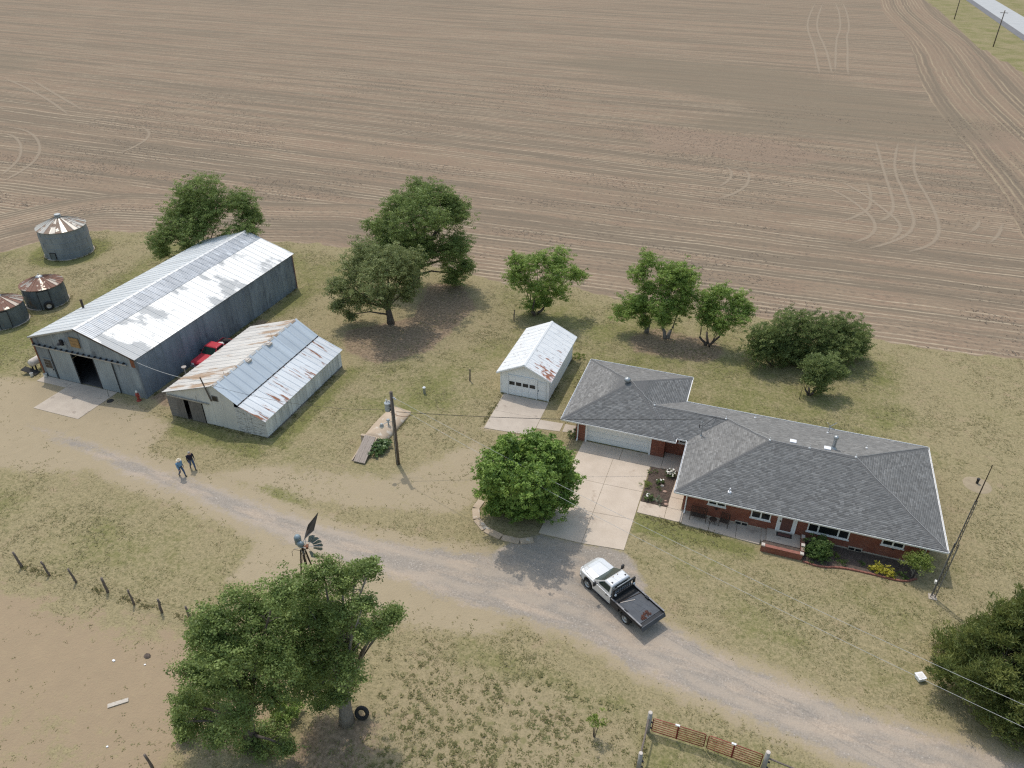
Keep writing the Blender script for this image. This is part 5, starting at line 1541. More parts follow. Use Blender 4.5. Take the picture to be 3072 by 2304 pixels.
lamp = ob('yard_light', MB().tube([(0, 0, 4.3), (-.35, -.55, 4.5), (-.55, -.9, 4.45)], .025, 6).lathe([(.0, 4.62), (.09, 4.6), (.12, 4.42), (.1, 4.4)], 10, (-.57, -.95, 0)), 'transformer_grey', up, world=False)
ob('lamp_lens', MB().lathe([(.17, 4.40), (.19, 4.28), (.10, 4.18), (0, 4.16)], 12, (-.57, -.95, 0)), 'ceramic', lamp, world=False, smooth=True)
def span(label, a, b, sag, r, m, n=24, name='overhead_wire', wob=0):
    P = []
    for i in range(n + 1):
        f = i / n
        q = Vector(a).lerp(Vector(b), f)
        q.z -= sag * 4 * f * (1 - f)
        if wob:
            q += Vector((random.uniform(-wob, wob), random.uniform(-wob, wob), random.uniform(-wob, wob)))
        P.append(q)
    return tag(ob(name, MB().tube(P, r, 5), m), label, 'wire')
span('upper pale power line from the wooden pole toward the cedar', (-24.2, 42.2, 6.65), (22.5, 26.4, 7.3), .75, .011, 'wire_alu')
span('lower pale power line from the wooden pole toward the cedar', (-24.25, 42.1, 6.05), (22.0, 25.5, 6.9), .85, .011, 'wire_alu')
span('dark service wire from wooden pole to the house roof mast', (-24.3, 42.4, 5.2), (-1.4, 50.85, 4.35), .35, .022, 'wire_dark')
span('wire from the barn corner to the shed roof post', (-50.6, 42.95, 4.05), (-42.1, 41.5, 4.7), .3, .018, 'wire_alu')
span('thin wire from shed roof down to wooden pole', (-42.1, 41.5, 4.6), (-24.6, 42.3, 5.4), .8, .012, 'wire_dark')
# reddish lead looping from the transformer
span('drooping reddish lead looping from the transformer pole', (-24.95, 42.4, 5.1), (-23.4, 42.9, 4.7), .25, .018, 'rust', 10)
for (x, y, lb) in ((57.0, 362.8, 'thin roadside pole at far right, farther from the house'), (59.8, 295.2, 'thin roadside pole at far right, nearer to the house')):
    p_ = pole(lb, x, y, 10.5, .18, .14, group='poles along the highway')
    ob('cross_arm', MB().box(-1.1, 1.1, -.06, .06, 9.7, 9.85), 'post_wood', p_, world=False)
# lattice tower mast at the end of the house
mast = thing('aerial_mast', 'slender grey lattice mast standing off the house corner', 'mast', (15.49, 41.62, 0))
Rm = .15
LEG = [(Rm * math.cos(a), Rm * math.sin(a)) for a in (R(90), R(210), R(330))]
for (x, y) in LEG:
    ob('leg', MB().tube([(x, y, 0), (x, y, 5.0)], .032, 6), 'mast_steel', mast, world=False)
    ob('leg', MB().tube([(x * .55, y * .55, 4.6), (x * .45, y * .45, 8.6)], .022, 5), 'mast_steel', mast, world=False)
for k in range(13):
    z0_, z1_ = .1 + k * .375, .1 + (k + 1) * .375
    b = MB()
    for i in range(3):
        a, c = LEG[i], LEG[(i + 1) % 3]
        b.tube([(*a, z0_), (*c, z1_)], .013, 4)
    ob('brace', b, 'brown_metal', mast, world=False)
for k in range(9):
    z0_, z1_ = 4.95 + k * .4, 4.95 + (k + 1) * .4
    b = MB()
    for i in range(3):
        a, c = LEG[i], LEG[(i + 1) % 3]
        b.tube([(a[0] * .5, a[1] * .5, z0_), (c[0] * .5, c[1] * .5, z1_)], .011, 4)
    ob('brace', b, 'brown_metal', mast, world=False)
ob('top_tube', MB().tube([(0, 0, 8.5), (0, 0, 11.35)], [.04, .022], 6), 'brown_metal', mast, world=False)
ob('junction_box', MB().box(-.25, -.13, -.1, .1, 1.3, 1.5), 'ceramic', mast, world=False)
ob('base_plate', MB().box(-.25, .25, -.25, .25, -.05, .05), 'concrete_grey', mast, world=False)

# ================================================================== broken windmill
wm = thing('windmill', 'broken old farm windmill with brown tail vane and few blades left', 'windmill', (-20.6, 24.25, 0))
TH = 8.8
for sx_, sy_ in ((-1, -1), (1, -1), (1, 1), (-1, 1)):
    ob('leg', MB().tube([(sx_ * .9, sy_ * .9, -.1), (sx_ * .08, sy_ * .08, TH)], .045, 5), 'brown_metal', wm, world=False)
for k in range(5):
    f = k / 5
    w0 = .9 - .82 * f
    f2 = (k + 1) / 5
    w1 = .9 - .82 * f2
    z0_, z1_ = TH * f, TH * f2
    b = MB()
    b.tube([(-w1, -w1, z1_), (w1, -w1, z1_), (w1, w1, z1_), (-w1, w1, z1_), (-w1, -w1, z1_)], .02, 4)
    for (a, c) in (((-1, -1), (1, -1)), ((1, -1), (1, 1)), ((1, 1), (-1, 1)), ((-1, 1), (-1, -1))):
        b.tube([(a[0] * w0, a[1] * w0, z0_), (c[0] * w1, c[1] * w1, z1_)], .012, 4)
    ob('brace', b, 'brown_metal', wm, world=False)
_before = set(bpy.data.objects)
ob('mast_pipe', MB().tube([(0, 0, TH - .6), (0, 0, TH + .45)], .09, 8), 'brown_metal', wm, world=False)
ob('gearbox', blob(MB(), (-.12, .0, TH + .55), .3, (1.15, .75, 1.05), jit=.06), 'mill_blue', wm, True, world=False)
ob('gear_hood', MB().lathe([(.0, .0), (.26, .02), (.27, .65), (.18, .82), (0, .86)], 12, (-.38, .12, TH + .42)), 'mill_blue', wm, world=False, smooth=True)
# wheel axis points to the right and toward the viewer; wheel stands at the right of the head
HUB = Vector((.55, -.1, TH + .55))
AX = Vector((.45, -.80, .10)).normalized()
S1 = AX.cross(Vector((0, 0, 1))).normalized()
S2 = S1.cross(AX).normalized()
def wp(rad, a, off=0):
    return HUB + (S1 * math.cos(a) + S2 * math.sin(a)) * rad + AX * off
ob('hub', MB().tube([HUB - AX * .25, HUB + AX * .15], .1, 8).tube([(0, 0, TH + .45), tuple(HUB)], .06, 6), 'rust', wm, world=False)
for a in np.linspace(0, 2 * PI, 7)[:-1]:
    ob('spoke', MB().tube([wp(.1, a), wp(.95, a)], .018, 4), 'steel', wm, world=False)
ob('rim_band', MB().tube([wp(.55, a) for a in np.linspace(R(-60), R(150), 14)], .02, 4), 'steel', wm, world=False)
sgn = 1 if wp(1, 0).x > HUB.x else -1
for k, a in enumerate(list(np.arange(-20, 75, 21)) + [-70]):
    a = R(a) if sgn > 0 else R(180 - a)
    b = MB()
    hwid = R(12.5)
    for t0, t1 in ((0, 1),):
        P = [wp(.48, a - hwid, .03), wp(.48, a + hwid, -.07), wp(1.12, a + hwid, -.12), wp(1.18, a, .0), wp(1.12, a - hwid, .1)]
        b.poly(P)
        b.poly([p - AX * .008 for p in reversed(P)])
    ob('blade', b, 'mill_blue', wm, world=False)
# tail vane: dart shape, raised behind the head
TV = [Vector((.05, .35, TH + .75)), Vector((.02, .75, TH + 1.2)), Vector((.15, 1.0, TH + 1.75)), Vector((.70, 1.75, TH + 2.55)), Vector((.62, .95, TH + 1.35))]
b = MB()
b.poly(TV)
b.poly([p + Vector((.0, -.02, .015)) for p in reversed(TV)])
ob('tail_vane', b, 'vane_metal', wm, world=False)
ob('tail_bone', MB().tube([(0, .05, TH + .6), tuple(TV[0]), tuple(TV[1])], .03, 5).tube([(.3, .1, TH + .3), (.1, .4, TH + .9), (.55, .9, TH + 1.3)], .02, 4), 'steel', wm, world=False)
ob('furl_arm', MB().tube([(-.05, 0, TH - .2), (-.75, -.1, TH - .15), (-.95, -.15, TH - .45), (-.95, -.15, TH - .9)], .022, 4), 'brown_metal', wm, world=False)

for o_h in set(bpy.data.objects) - _before:
    me_h = o_h.data
    for v_h in me_h.vertices:
        v_h.co = Vector((0, 0, TH)) + (v_h.co - Vector((0, 0, TH))) * .72

# ================================================================== fences and gates
FP = [(-43.97, 23.33, 1.35, -.28), (-41.54, 23.38, 1.25, -.30), (-39.32, 23.47, 1.3, -.22), (-36.7, 23.54, 1.35, -.05), (-34.27, 23.29, 1.35, -.1), (-32.11, 23.37, 1.3, .08), (-29.95, 23.5, 1.25, -.06)]
names = ['leftmost leaning post of the wire fence', 'second fence post from the left, leaning', 'third fence post from the left, thick and leaning', 'fourth fence post from the left, upright and thin',
         'fifth fence post from the left, thick trunk', 'sixth fence post from the left, thin and crooked', 'fence post nearest the elm crown on the left']
tops = []
def fence_post(x, y, h, lean, lb, r=.075, ly=0, grp='wooden fence posts'):
    P, rr = [], []
    for i in range(5):
        f = i / 4
        P.append((x + lean * f + random.uniform(-.02, .02), y + ly * f + random.uniform(-.02, .02), -.1 + (h + .1) * f))
        rr.append(r * (1.15 - .25 * f) * random.uniform(.92, 1.08))
    o = ob('fence_post', MB().tube(P, rr, 8), 'fence_wood', smooth=True)
    tag(o, lb, 'fence post', grp)
    tops.append((P[-1], P[0]))
for (x, y, h, ln), lb in zip(FP, names):
    fence_post(x, y, h, ln * .9, lb, random.uniform(.06, .085))
fence_post(-25.31, 14.77, 1.2, -.15, 'lone fence post at the bottom edge left of the elm', .075)
fence_post(-28.85, 23.9, 1.25, -.55, 'pale broken board leaning beside the elm at the fence', .06)
for k, z in enumerate((.45, .8, 1.12)):
    P = [(-60, 23.3, z)]
    for (x, y, h, ln) in FP:
        P += [(x + ln * .9 * z / h, y - .08, z)]
    P += [(-27, 23.6, z), (-20, 24, z)]
    Q = []
    for a, b_ in zip(P[:-1], P[1:]):
        for i in range(6):
            f = i / 6
            q = Vector(a).lerp(Vector(b_), f)
            q.z -= .06 * 4 * f * (1 - f)
            Q.append(q)
    tag(ob('fence_wire', MB().tube(Q, .006, 4), 'brown_metal'), ['lowest', 'middle', 'top'][k] + ' wire strand of the corral fence', 'wire')
def tube_gate(x0, y0, x1, y1, lb):
    d = Vector((x1 - x0, y1 - y0))
    L = d.length
    t = thing('tube_gate', lb, 'gate', (x0, y0, 0), math.atan2(d.y, d.x), 'red tube gates')
    ob('gate_frame', MB().tube([(0.04, 0, .25), (.04, 0, 1.28), (.10, 0, 1.34), (L - .1, 0, 1.34), (L - .04, 0, 1.28), (L - .04, 0, .25), (L - .1, 0, .19), (.1, 0, .19), (.04, 0, .25)], .026, 8), 'gate_red', t, world=False, smooth=True)
    for z in (.38, .57, .76, .96, 1.15):
        ob('gate_rail', MB().tube([(.04, 0, z), (L - .04, 0, z)], .02, 7), 'gate_red', t, world=False, smooth=True)
    for x in (L * .48,):
        ob('gate_stile', MB().box(x - .045, x + .045, -.04, .04, .17, 1.36), 'gate_red', t, world=False)
    ob('maker_plate', MB().box(L * .46 - .12, L * .46 + .12, -.045, .045, 1.33, 1.41), 'plastic_white', t, world=False)
    return t
tube_gate(-0.55, 25.68, 2.38, 25.68, 'red tube gate on the left, hung from the weathered post')
tube_gate(2.46, 25.68, 5.35, 25.52, 'red tube gate on the right, beside the drive')
def gate_post(x, y, h, r, lb):
    t = thing('gate_post', lb, 'gate post', (x, y, 0), 0, 'weathered gate posts')
    ob('shaft', MB().tube([(0, 0, -.1), (.01, 0, h * .5), (0, .02, h)], [r * 1.05, r, r * .95], 9), 'block_grey', t, world=False, smooth=True)
    ob('hinge', MB().box(-.05, r + .1, -.04, .04, .9, .97).box(-.05, r + .1, -.04, .04, .4, .47), 'dark_metal', t, world=False)
    ob('post_cap', MB().lathe([(r * .95, h), (r * .8, h + .03), (0, h + .045)], 9), 'stone_pale', t, world=False)
gate_post(-0.74, 25.68, 1.75, .13, 'weathered grey post at the left end of the red gates')
gate_post(5.50, 25.48, 1.75, .13, 'weathered grey post at the right end of the red gates')
gate_post(-0.79, 23.3, 1.6, .12, 'weathered grey post at the bottom edge below the gates')
tag(ob('brace_rail', MB().tube([(-0.76, 25.6, 1.25), (-0.8, 23.35, 1.2)], .05, 7), 'fence_wood'), 'horizontal brown brace rail between two grey gate posts', 'rail')
tag(ob('brace_rail', MB().tube([(5.55, 25.45, 1.3), (8.6, 25.2, 1.2)], .05, 7), 'fence_wood'), 'brown brace rail leading right from the gate post', 'rail')
def steel_stake(x, y, h, r, m, lb, lean=.05):
    tag(ob('stake', MB().tube([(x, y, -.05), (x + lean * .5, y, h * .5), (x + lean, y, h)], [r, r * .95, r * .9], 7), m), lb, 'stake', 'stakes standing in the grass')
steel_stake(-23.66, 55.94, 1.35, .07, 'post_wood', 'short dark post in the grass left of the small garage')
steel_stake(-23.72, 69.05, 1.3, .07, 'post_wood', 'short dark post below the open-crowned tree')
steel_stake(6.45, 63.4, 1.35, .025, 'dark_metal', 'thin dark stake left of the vase-shaped tree', .03)
steel_stake(-54.2, 42.05, .85, .035, 'steel', 'thin grey pipe stake at the barn pad edge', 0)
hyd = thing('yard_hydrant', 'small white pipe stub in the grass near the wooden pole', 'pipe', (-26.87, 52.49, 0))
ob('pipe', MB().tube([(0, 0, 0), (0, 0, .62)], .13, 10), 'steel', hyd, world=False)
ob('cap', MB().lathe([(.145, .6), (.15, .68), (.06, .76), (0, .77)], 10), 'plastic_white', hyd, world=False)

# ================================================================== storm cellar
ce = thing('storm_cellar', 'concrete storm cellar vault with sloping wooden door planks', 'cellar', (-27.2, 45, 0))
b = MB()
rings = []
for k in range(12):
    f = k / 11
    cx, cy = -27.85 + .15 * f, 44.2 + 5.3 * f
    hw, hh = 1.05 + .1 * math.sin(f * 3), .62 * (1 - f ** 3) + .04
    rings.append([(cx + hw * math.cos(PI * j / 10), cy - .12 * math.cos(PI * j / 10), -.05 + (hh + .05) * math.sin(PI * j / 10) ** .8) for j in range(11)])
b = loft(b, rings)
ob('vault', b, 'concrete_old', ce, True)
ob('vault_face', MB().box(-28.85, -26.85, 43.95, 44.2, -.05, .66), 'concrete_old', ce)
A_, B_ = Vector((-28.42, 43.95, .74)), Vector((-28.05, 41.2, .10))
dv = B_ - A_
for k in range(6):
    o1 = Vector((k * .172, .0, 0))
    p0, p1 = A_ + o1, B_ + o1 * 1.02
    wv = Vector((.16, 0.02, 0))
    up_ = Vector((0, 0, .06 + random.uniform(-.01, .01)))
    bb = MB()
    bb.v = [tuple(q) for q in (p0, p0 + wv, p1 + wv, p1, p0 + up_, p0 + wv + up_, p1 + wv + up_, p1 + up_)]
    bb.f = [(0, 3, 2, 1), (4, 5, 6, 7), (0, 1, 5, 4), (1, 2, 6, 5), (2, 3, 7, 6), (3, 0, 4, 7)]
    ob('plank', bb, 'ramp_wood', ce)
ob('ramp_side', MB().prism([(41.3, -.05), (44.05, -.05), (44.05, .76), (41.32, .11)], 'x', -27.36, -27.26), 'concrete_old', ce)
ob('ramp_side', MB().prism([(41.3, -.05), (44.05, -.05), (44.05, .76), (41.32, .11)], 'x', -28.3, -28.2), 'concrete_old', ce)
ob('air_vent', MB().tube([(-27.35, 46.2, .5), (-27.35, 46.2, 1.05)], .07, 8).lathe([(.16, 1.03), (.14, 1.15), (0, 1.22)], 10, (-27.35, 46.2, 0)), 'transformer_grey', ce)

# ================================================================== small things in the yard
box = thing('plastic_tub', 'white plastic tub on the grass beside the big cedar', 'tub', (14.03, 34.45, 0), R(30))
ob('shell', loft(MB(), [[(-.26, -.26, 0), (.26, -.26, 0), (.26, .26, 0), (-.26, .26, 0)], [(-.33, -.33, .42), (.33, -.33, .42), (.33, .33, .42), (-.33, .33, .42)]]), 'plastic_white', box, world=False, bevel=.03)
ob('lid', MB().box(-.36, .36, -.36, .36, .422, .47), 'plastic_white', box, world=False, bevel=.02)
ob('lid_panel', MB().box(-.22, .22, -.22, .22, .471, .482), 'ceramic', box, world=False)
box.scale = (.72, .72, .72)
tag(ob('loose_plank', MB().box(-.55, .55, -.13, .13, 0, .05, Matrix.Translation((-29.9, 17.2, .02)) @ Matrix.Rotation(R(42), 4, 'Z')), 'plank_wood'), 'pale weathered plank lying in the bare corral dirt', 'plank')
def tyre_flat(name, lb, x, y, z, r, rot, m='black_rubber'):
    o = ob(name, MB().lathe([(r * .55, -.1), (r * .85, -.12), (r, -.05), (r, .05), (r * .85, .12), (r * .55, .1), (r * .5, 0), (r * .55, -.1)], 22), m, world=False, smooth=True)
    o.location = (x, y, z)
    o.rotation_euler = rot
    return tag(o, lb, 'tyre')
tyre_flat('discarded_tyre', 'old black tyre leaning by the right elm trunk', -16.2, 21.15, .35, .42, (R(60), R(20), 0))
tb = thing('spare_wheel', 'farm wheel leaning against the middle dark grain bin', 'wheel', (-73.6, 53.72, 0), R(-38))
ww = ob('tyre', MB().lathe([(.26, -.13), (.42, -.15), (.5, -.07), (.5, .07), (.42, .15), (.26, .13), (.26, -.13)], 22, (0, 0, .5), axis='x'), 'black_rubber', tb, True, world=False)
ob('rim', MB().lathe([(.27, .1), (.2, .04), (.09, .05), (.0, .08)], 16, (0, 0, .5), axis='x'), 'stone_pale', tb, True, world=False)
# red hand pump beside the barn corner
pu = thing('red_pump', 'rusty red hand pump standing at the barn corner', 'pump', (-51.15, 42.5, 0))
ob('base', MB().lathe([(.22, 0), (.22, .06), (.12, .1), (.11, .5), (.16, .55), (.16, .8), (.05, .88), (0, .9)], 12), 'pump_red', pu, world=False, smooth=False)
ob('handle', MB().tube([(0, 0, .85), (-.1, .1, 1.0), (-.35, .3, .7)], .025, 5), 'pump_red', pu, world=False)
ob('spout', MB().tube([(.1, 0, .7), (.32, -.05, .66), (.36, -.06, .55)], .04, 6), 'pump_red', pu, world=False)
ob('jug', MB().lathe([(.09, .9), (.1, 1.05), (.04, 1.12), (0, 1.13)], 10), 'ceramic', pu, world=False)
tag(ob('drain_patch', MB().lathe([(.0, .045), (.3, .043), (.32, .0)], 14, (-53.6, 41.55, 0)), 'black_rubber'), 'dark round drain lid beside the pipe stake', 'drain lid')
# propane-like tank and clutter at the left barn corner
tk = thing('fuel_tank', 'pale cylindrical fuel tank behind the left barn corner', 'tank', (-64.4, 43.7, 0))
ob('shell', MB().lathe([(0, -.75), (.3, -.7), (.38, -.55), (.38, .55), (.3, .7), (0, .75)], 16, (0, 0, .95), axis='y'), 'stone_pale', tk, True, world=False)
ob('stand', MB().box(-.3, -.2, -.5, -.4, 0, .7).box(.2, .3, -.5, -.4, 0, .7).box(-.3, -.2, .4, .5, 0, .7).box(.2, .3, .4, .5, 0, .7), 'dark_metal', tk, world=False)
tag(ob('scrap_sheet', MB().box(-.75, .75, -.35, .35, 0, .05, Matrix.Translation((-64.4, 42.75, .28)) @ Matrix.Rotation(R(12), 4, 'Z') @ Matrix.Rotation(R(18), 4, 'Y')), 'black_rubber'), 'black scrap sheet lying below the fuel tank', 'scrap')
for x, y, r, m, lb in ((-63.9, 42.4, .16, 'ceramic', 'white bucket beside the black scrap sheet'), (-62.55, 42.75, .17, 'ceramic', 'white bucket at the barn walk-in door')):
    tag(ob('bucket', MB().lathe([(0, 0), (r * .85, 0), (r, .32), (r * .92, .32), (r * .8, .03), (0, .03)], 12, (x, y, .04), ), m), lb, 'bucket')
tag(ob('floodlight_stand', MB().tube([(-49.35, 46.9, 0), (-49.35, 46.9, 1.35)], .05, 6).lathe([(.0, 1.3), (.18, 1.36), (.24, 1.5), (.0, 1.62)], 10, (-49.35, 46.9, 0)).lathe([(.0, 0), (.28, .05), (.2, .6), (0, .65)], 8, (-49.1, 46.6, 0)), 'stone_pale'), 'pale stand with a round head beside the shed eave', 'stand')
# septic lid patch with pipe
sp = ob('bare_patch', MB().lathe([(0, .022), (.9, .02), (1.05, .0)], 22, (20.2, 55.4, 0)), 'dirt_patch')
tag(sp, 'round bare earth patch in the grass right of the house', 'dirt patch', kind='structure')
tag(ob('clean_out_pipe', MB().tube([(20.2, 55.6, 0), (20.2, 55.6, .42)], .1, 8).lathe([(.13, .4), (.13, .5), (0, .52)], 8, (20.2, 55.6, 0)), 'dark_metal'), 'dark clean-out pipe in the bare patch right of the house', 'pipe')
# scraps in the corral
for x, y, s, m, lb in ((-32.3, 19.4, .09, 'plastic_white', 'small white scrap in the bare corral dirt'), (-30.6, 20.35, .2, 'soil_dark', 'dark dung pat in the bare corral dirt'), (-26.6, 20.4, .16, 'bark_pale', 'grey pat near the left edge of the elm'),
                       (-25.2, 18.2, .18, 'bark_pale', 'flat grey pat below the elm branches'), (-28.5, 14.9, .06, 'plastic_white', 'tiny white scrap near the bottom of the corral'), (-30.3, 19.8, .06, 'plastic_white', 'tiny white scrap beside the dung pat')):
    tag(ob('ground_scrap', blob(MB(), (x, y, .03), s, (1.2, .9, .35), 8, 5), m), lb, 'scrap')
# porch furniture: bench, side table, chair, door mat
def patio_seat(name, lb, x, y, w_, rz, cat):
    t = thing(name, lb, cat, (x, y, .07), rz)
    hw = w_ / 2
    for k in range(max(4, int(w_ / .1))):
        px_ = -hw + .05 + k * (w_ - .1) / max(3, int(w_ / .1) - 1)
        ob('back_slat', MB().box(px_ - .02, px_ + .02, .215, .235, .45, .95), 'brown_metal', t, world=False)
    for k in range(5):
        yy = -.22 + k * .1
        ob('seat_slat', MB().box(-hw + .03, hw - .03, yy - .035, yy + .035, .42, .44), 'brown_metal', t, world=False)
    ob('back_frame', MB().tube([(-hw, .22, .42), (-hw, .26, .98), (hw, .26, .98), (hw, .22, .42)], .022, 6), 'brown_metal', t, world=False)
    for sx_ in (-1, 1):
        ob('arm', MB().tube([(sx_ * hw, .24, .68), (sx_ * hw, -.25, .66), (sx_ * hw, -.27, .42)], .02, 6), 'brown_metal', t, world=False)
        for sy_ in (-.25, .22):
            ob('leg', MB().tube([(sx_ * hw, sy_, .43), (sx_ * (hw + .02), sy_ * 1.1, 0)], .022, 6), 'brown_metal', t, world=False)
patio_seat('garden_bench', 'dark metal garden bench on the porch by the downspout', -.35, 43.85, 1.15, 0, 'bench')
patio_seat('patio_chair', 'dark metal patio chair on the porch right of the side table', 1.55, 43.85, .62, R(-8), 'chair')
st_ = thing('side_table', 'small round dark metal table between porch bench and chair', 'table', (.75, 43.75, .07))
ob('table_top', MB().lathe([(0, .46), (.26, .46), (.28, .44), (.26, .42), (0, .42)], 18), 'brown_metal', st_, world=False)
for k in range(3):
    a = R(90 + 120 * k)
    ob('leg', MB().tube([(.05 * math.cos(a), .05 * math.sin(a), .42), (.1 * math.cos(a), .1 * math.sin(a), .2), (.26 * math.cos(a), .26 * math.sin(a), 0)], .016, 5), 'brown_metal', st_, world=False)
dm = ob('door_mat', MB().box(5.28, 6.35, 43.78, 44.22, .302, .318), 'black_rubber')
tag(dm, 'dark doormat with red centre before the front door', 'doormat')
ob('mat_field', MB().box(5.38, 6.25, 43.86, 44.14, .3185, .323), 'mat_red', dm)

# ================================================================== trees and plants
def unit(a):
    return a / np.maximum(1e-9, np.linalg.norm(a, axis=-1, keepdims=True))
def leaves(lobes, k, L, cr, size, seed, wind=(0.5, 0.1, 0.0), aspect=.5, style='leaf', zmin=.12, fill=.7, tl=(0, 1), core=1.0):
    """leaf-sized diamonds gathered in tufts over each lobe, with a sparser core; returns mesh arrays"""
    r_ = np.random.default_rng(seed)
    C, O, TT = [], [], []
    cc, co, ct = [], [], []
    for x, y, z, rr in lobes:
        n = int(k * rr ** 1.9) + 4
        i_ = np.arange(n) + .5
        ph = np.arccos(1 - 2 * i_ / n)
        th_ = PI * (1 + 5 ** .5) * i_ + r_.uniform(0, 6.28)
        d = np.stack([np.cos(th_) * np.sin(ph), np.sin(th_) * np.sin(ph), np.cos(ph)], 1)
        d = unit(d + r_.normal(size=(n, 3)) * .25)
        rad = rr * (fill + (1.55 - fill) * r_.random((n, 1)) ** 2.0)
        C.append(np.array((x, y, z)) + d * rad * np.array((1, 1, .85)))
        O.append(d)
        lob = r_.uniform(-.12, .12)
        TT.append(np.clip(r_.normal(.58 + lob, .22, n), tl[0], tl[1]))
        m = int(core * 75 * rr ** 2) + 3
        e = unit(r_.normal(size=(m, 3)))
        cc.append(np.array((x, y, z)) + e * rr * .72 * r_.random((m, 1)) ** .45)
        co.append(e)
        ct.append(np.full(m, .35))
    C, O, TT = np.concatenate(C), np.concatenate(O), np.concatenate(TT)
    n = len(C)
    cs = cr * r_.uniform(.7, 1.3, (n, 1))
    g_ = r_.normal(size=(n * L, 3))
    g_ = unit(g_) * r_.random((n * L, 1)) ** .5 * 1.35
    c = np.repeat(C, L, 0) + g_ * np.repeat(cs, L, 0) * np.array((1, 1, .72)) + np.array(wind) * np.repeat(cs, L, 0) * g_[:, :1] * .5
    out = unit(np.repeat(O, L, 0) * .5 + g_)
    tt = np.clip(np.repeat(TT, L) + r_.normal(0, .1, n * L), 0, 1)
    s = size * r_.uniform(.6, 1.25, (len(c), 1))
    c2, o2, t2 = np.concatenate(cc), np.concatenate(co), np.concatenate(ct)
    c, out, tt = np.concatenate([c, c2]), np.concatenate([out, o2]), np.concatenate([tt, t2])
    s = np.concatenate([s, np.full((len(c2), 1), max(.05, cr * .5)) * r_.uniform(.7, 1.2, (len(c2), 1))])
    keep = c[:, 2] > zmin
    c, out, tt, s = c[keep], out[keep], tt[keep], s[keep]
    W = np.array(wind)
    if style == 'leaf':
        nr = unit(out * .6 + np.array((0, 0, .3)) + r_.normal(size=c.shape) * .6)
        a = unit(np.cross(nr, r_.normal(size=c.shape)) + W)
        a = unit(a - nr * (a * nr).sum(1, keepdims=True))
    else:                                   # sprays: long needles pointing outward and up
        a = unit(out * .8 + np.array((0, 0, .5)) + W * .5 + r_.normal(size=c.shape) * .4)
        nr = unit(np.cross(a, r_.normal(size=c.shape)))
    b = np.cross(nr, a)
    V = np.stack([c - a * s, c + b * s * aspect, c + a * s, c - b * s * aspect], 1).reshape(-1, 3)
    V[:, 2] = np.maximum(V[:, 2], .02)
    F_ = np.arange(len(V)).reshape(-1, 4)
    return V, F_, np.repeat(tt, 4)
def wood(lobes, r0, split, lean=(0, 0), twigs=4, seed=1, stems=1, spread=.0):
    rr = random.Random(seed)
    tr, br = MB(), MB()
    tops = []
    for s in range(stems):
        a = 2 * PI * s / max(1, stems) + .4
        bx, by = (spread * .3 * math.cos(a), spread * .3 * math.sin(a)) if stems > 1 else (0, 0)
        tx, ty = lean[0] + spread * math.cos(a), lean[1] + spread * math.sin(a)
        P = [Vector((bx, by, -.15)), Vector((bx + tx * .2, by + ty * .2, split * .3)), Vector((bx + tx * .6 + rr.uniform(-.1, .1), by + ty * .6, split * .65)), Vector((bx + tx, by + ty, split))]
        rs_ = r0 / math.sqrt(stems)
        tr.tube(P, [rs_ * 1.35, rs_ * 1.05, rs_ * .92, rs_ * .8], 9)
        tops.append(P[-1])
    for i, (x, y, z, r) in enumerate(lobes):
        c = Vector((x, y, z))
        s = min(tops, key=lambda q: (q - c).length) if rr.random() < .8 else rr.choice(tops)
        if z < split * .7:
            s = s * .6
        m = s.lerp(c, .5) + Vector((rr.uniform(-.3, .3), rr.uniform(-.3, .3), .12 * (c - s).length))
        w0 = r0 / math.sqrt(stems) * min(.62, .25 + .10 * r)
        br.tube([s, s.lerp(m, .5) + Vector((rr.uniform(-.1, .1), rr.uniform(-.1, .1), 0)), m, c], [w0, w0 * .8, w0 * .6, w0 * .3], 6)
        for t in range(twigs):
            d = Vector((rr.gauss(0, 1), rr.gauss(0, 1), rr.gauss(.3, .8))).normalized()
            q = m.lerp(c, rr.uniform(.3, 1.0))
            br.tube([q, q + d * r * .5 + Vector((rr.uniform(-.1, .1), rr.uniform(-.1, .1), .1)), q + d * r * rr.uniform(.8, 1.05)], [w0 * .28, w0 * .2, .012], 4)
    return tr, br
def tree(name, label, base, lobes, leaf, k=26, L=13, cr=.24, size=.16, r0=.3, split=1.6, lean=(0, 0), seed=1, cat='tree', group=None, bark='bark', stems=1, spread=0, twigs=4, grow=1.12, **kw):
    t = thing(name, label, cat, (base[0], base[1], 0), 0, group)
    tr, br = wood(lobes, r0, split, lean, twigs, seed, stems, spread)
    ob('trunk', tr, bark, t, True, world=False)
    ob('branches', br, bark, t, True, world=False)
    r2 = random.Random(seed + 90)
    sub = []
    for x, y, z, r in lobes:
        r *= grow
        if r < .45:
            sub.append((x, y, z, r))
            continue
        for i in range(7):
            d = Vector((r2.gauss(0, 1), r2.gauss(0, 1), r2.gauss(.1, .8))).normalized() * r * r2.uniform(.3, .78)
            q = r * r2.uniform(.40, .66)
            sub.append((x + d.x, y + d.y, max(q * .5 + .1, z + d.z), q))
    V, F_, T = leaves(sub, k, L, cr, size, seed, **kw)
    link('crown', np_mesh('crown', V, F_, {'tint': T}), leaf, t)
    return t
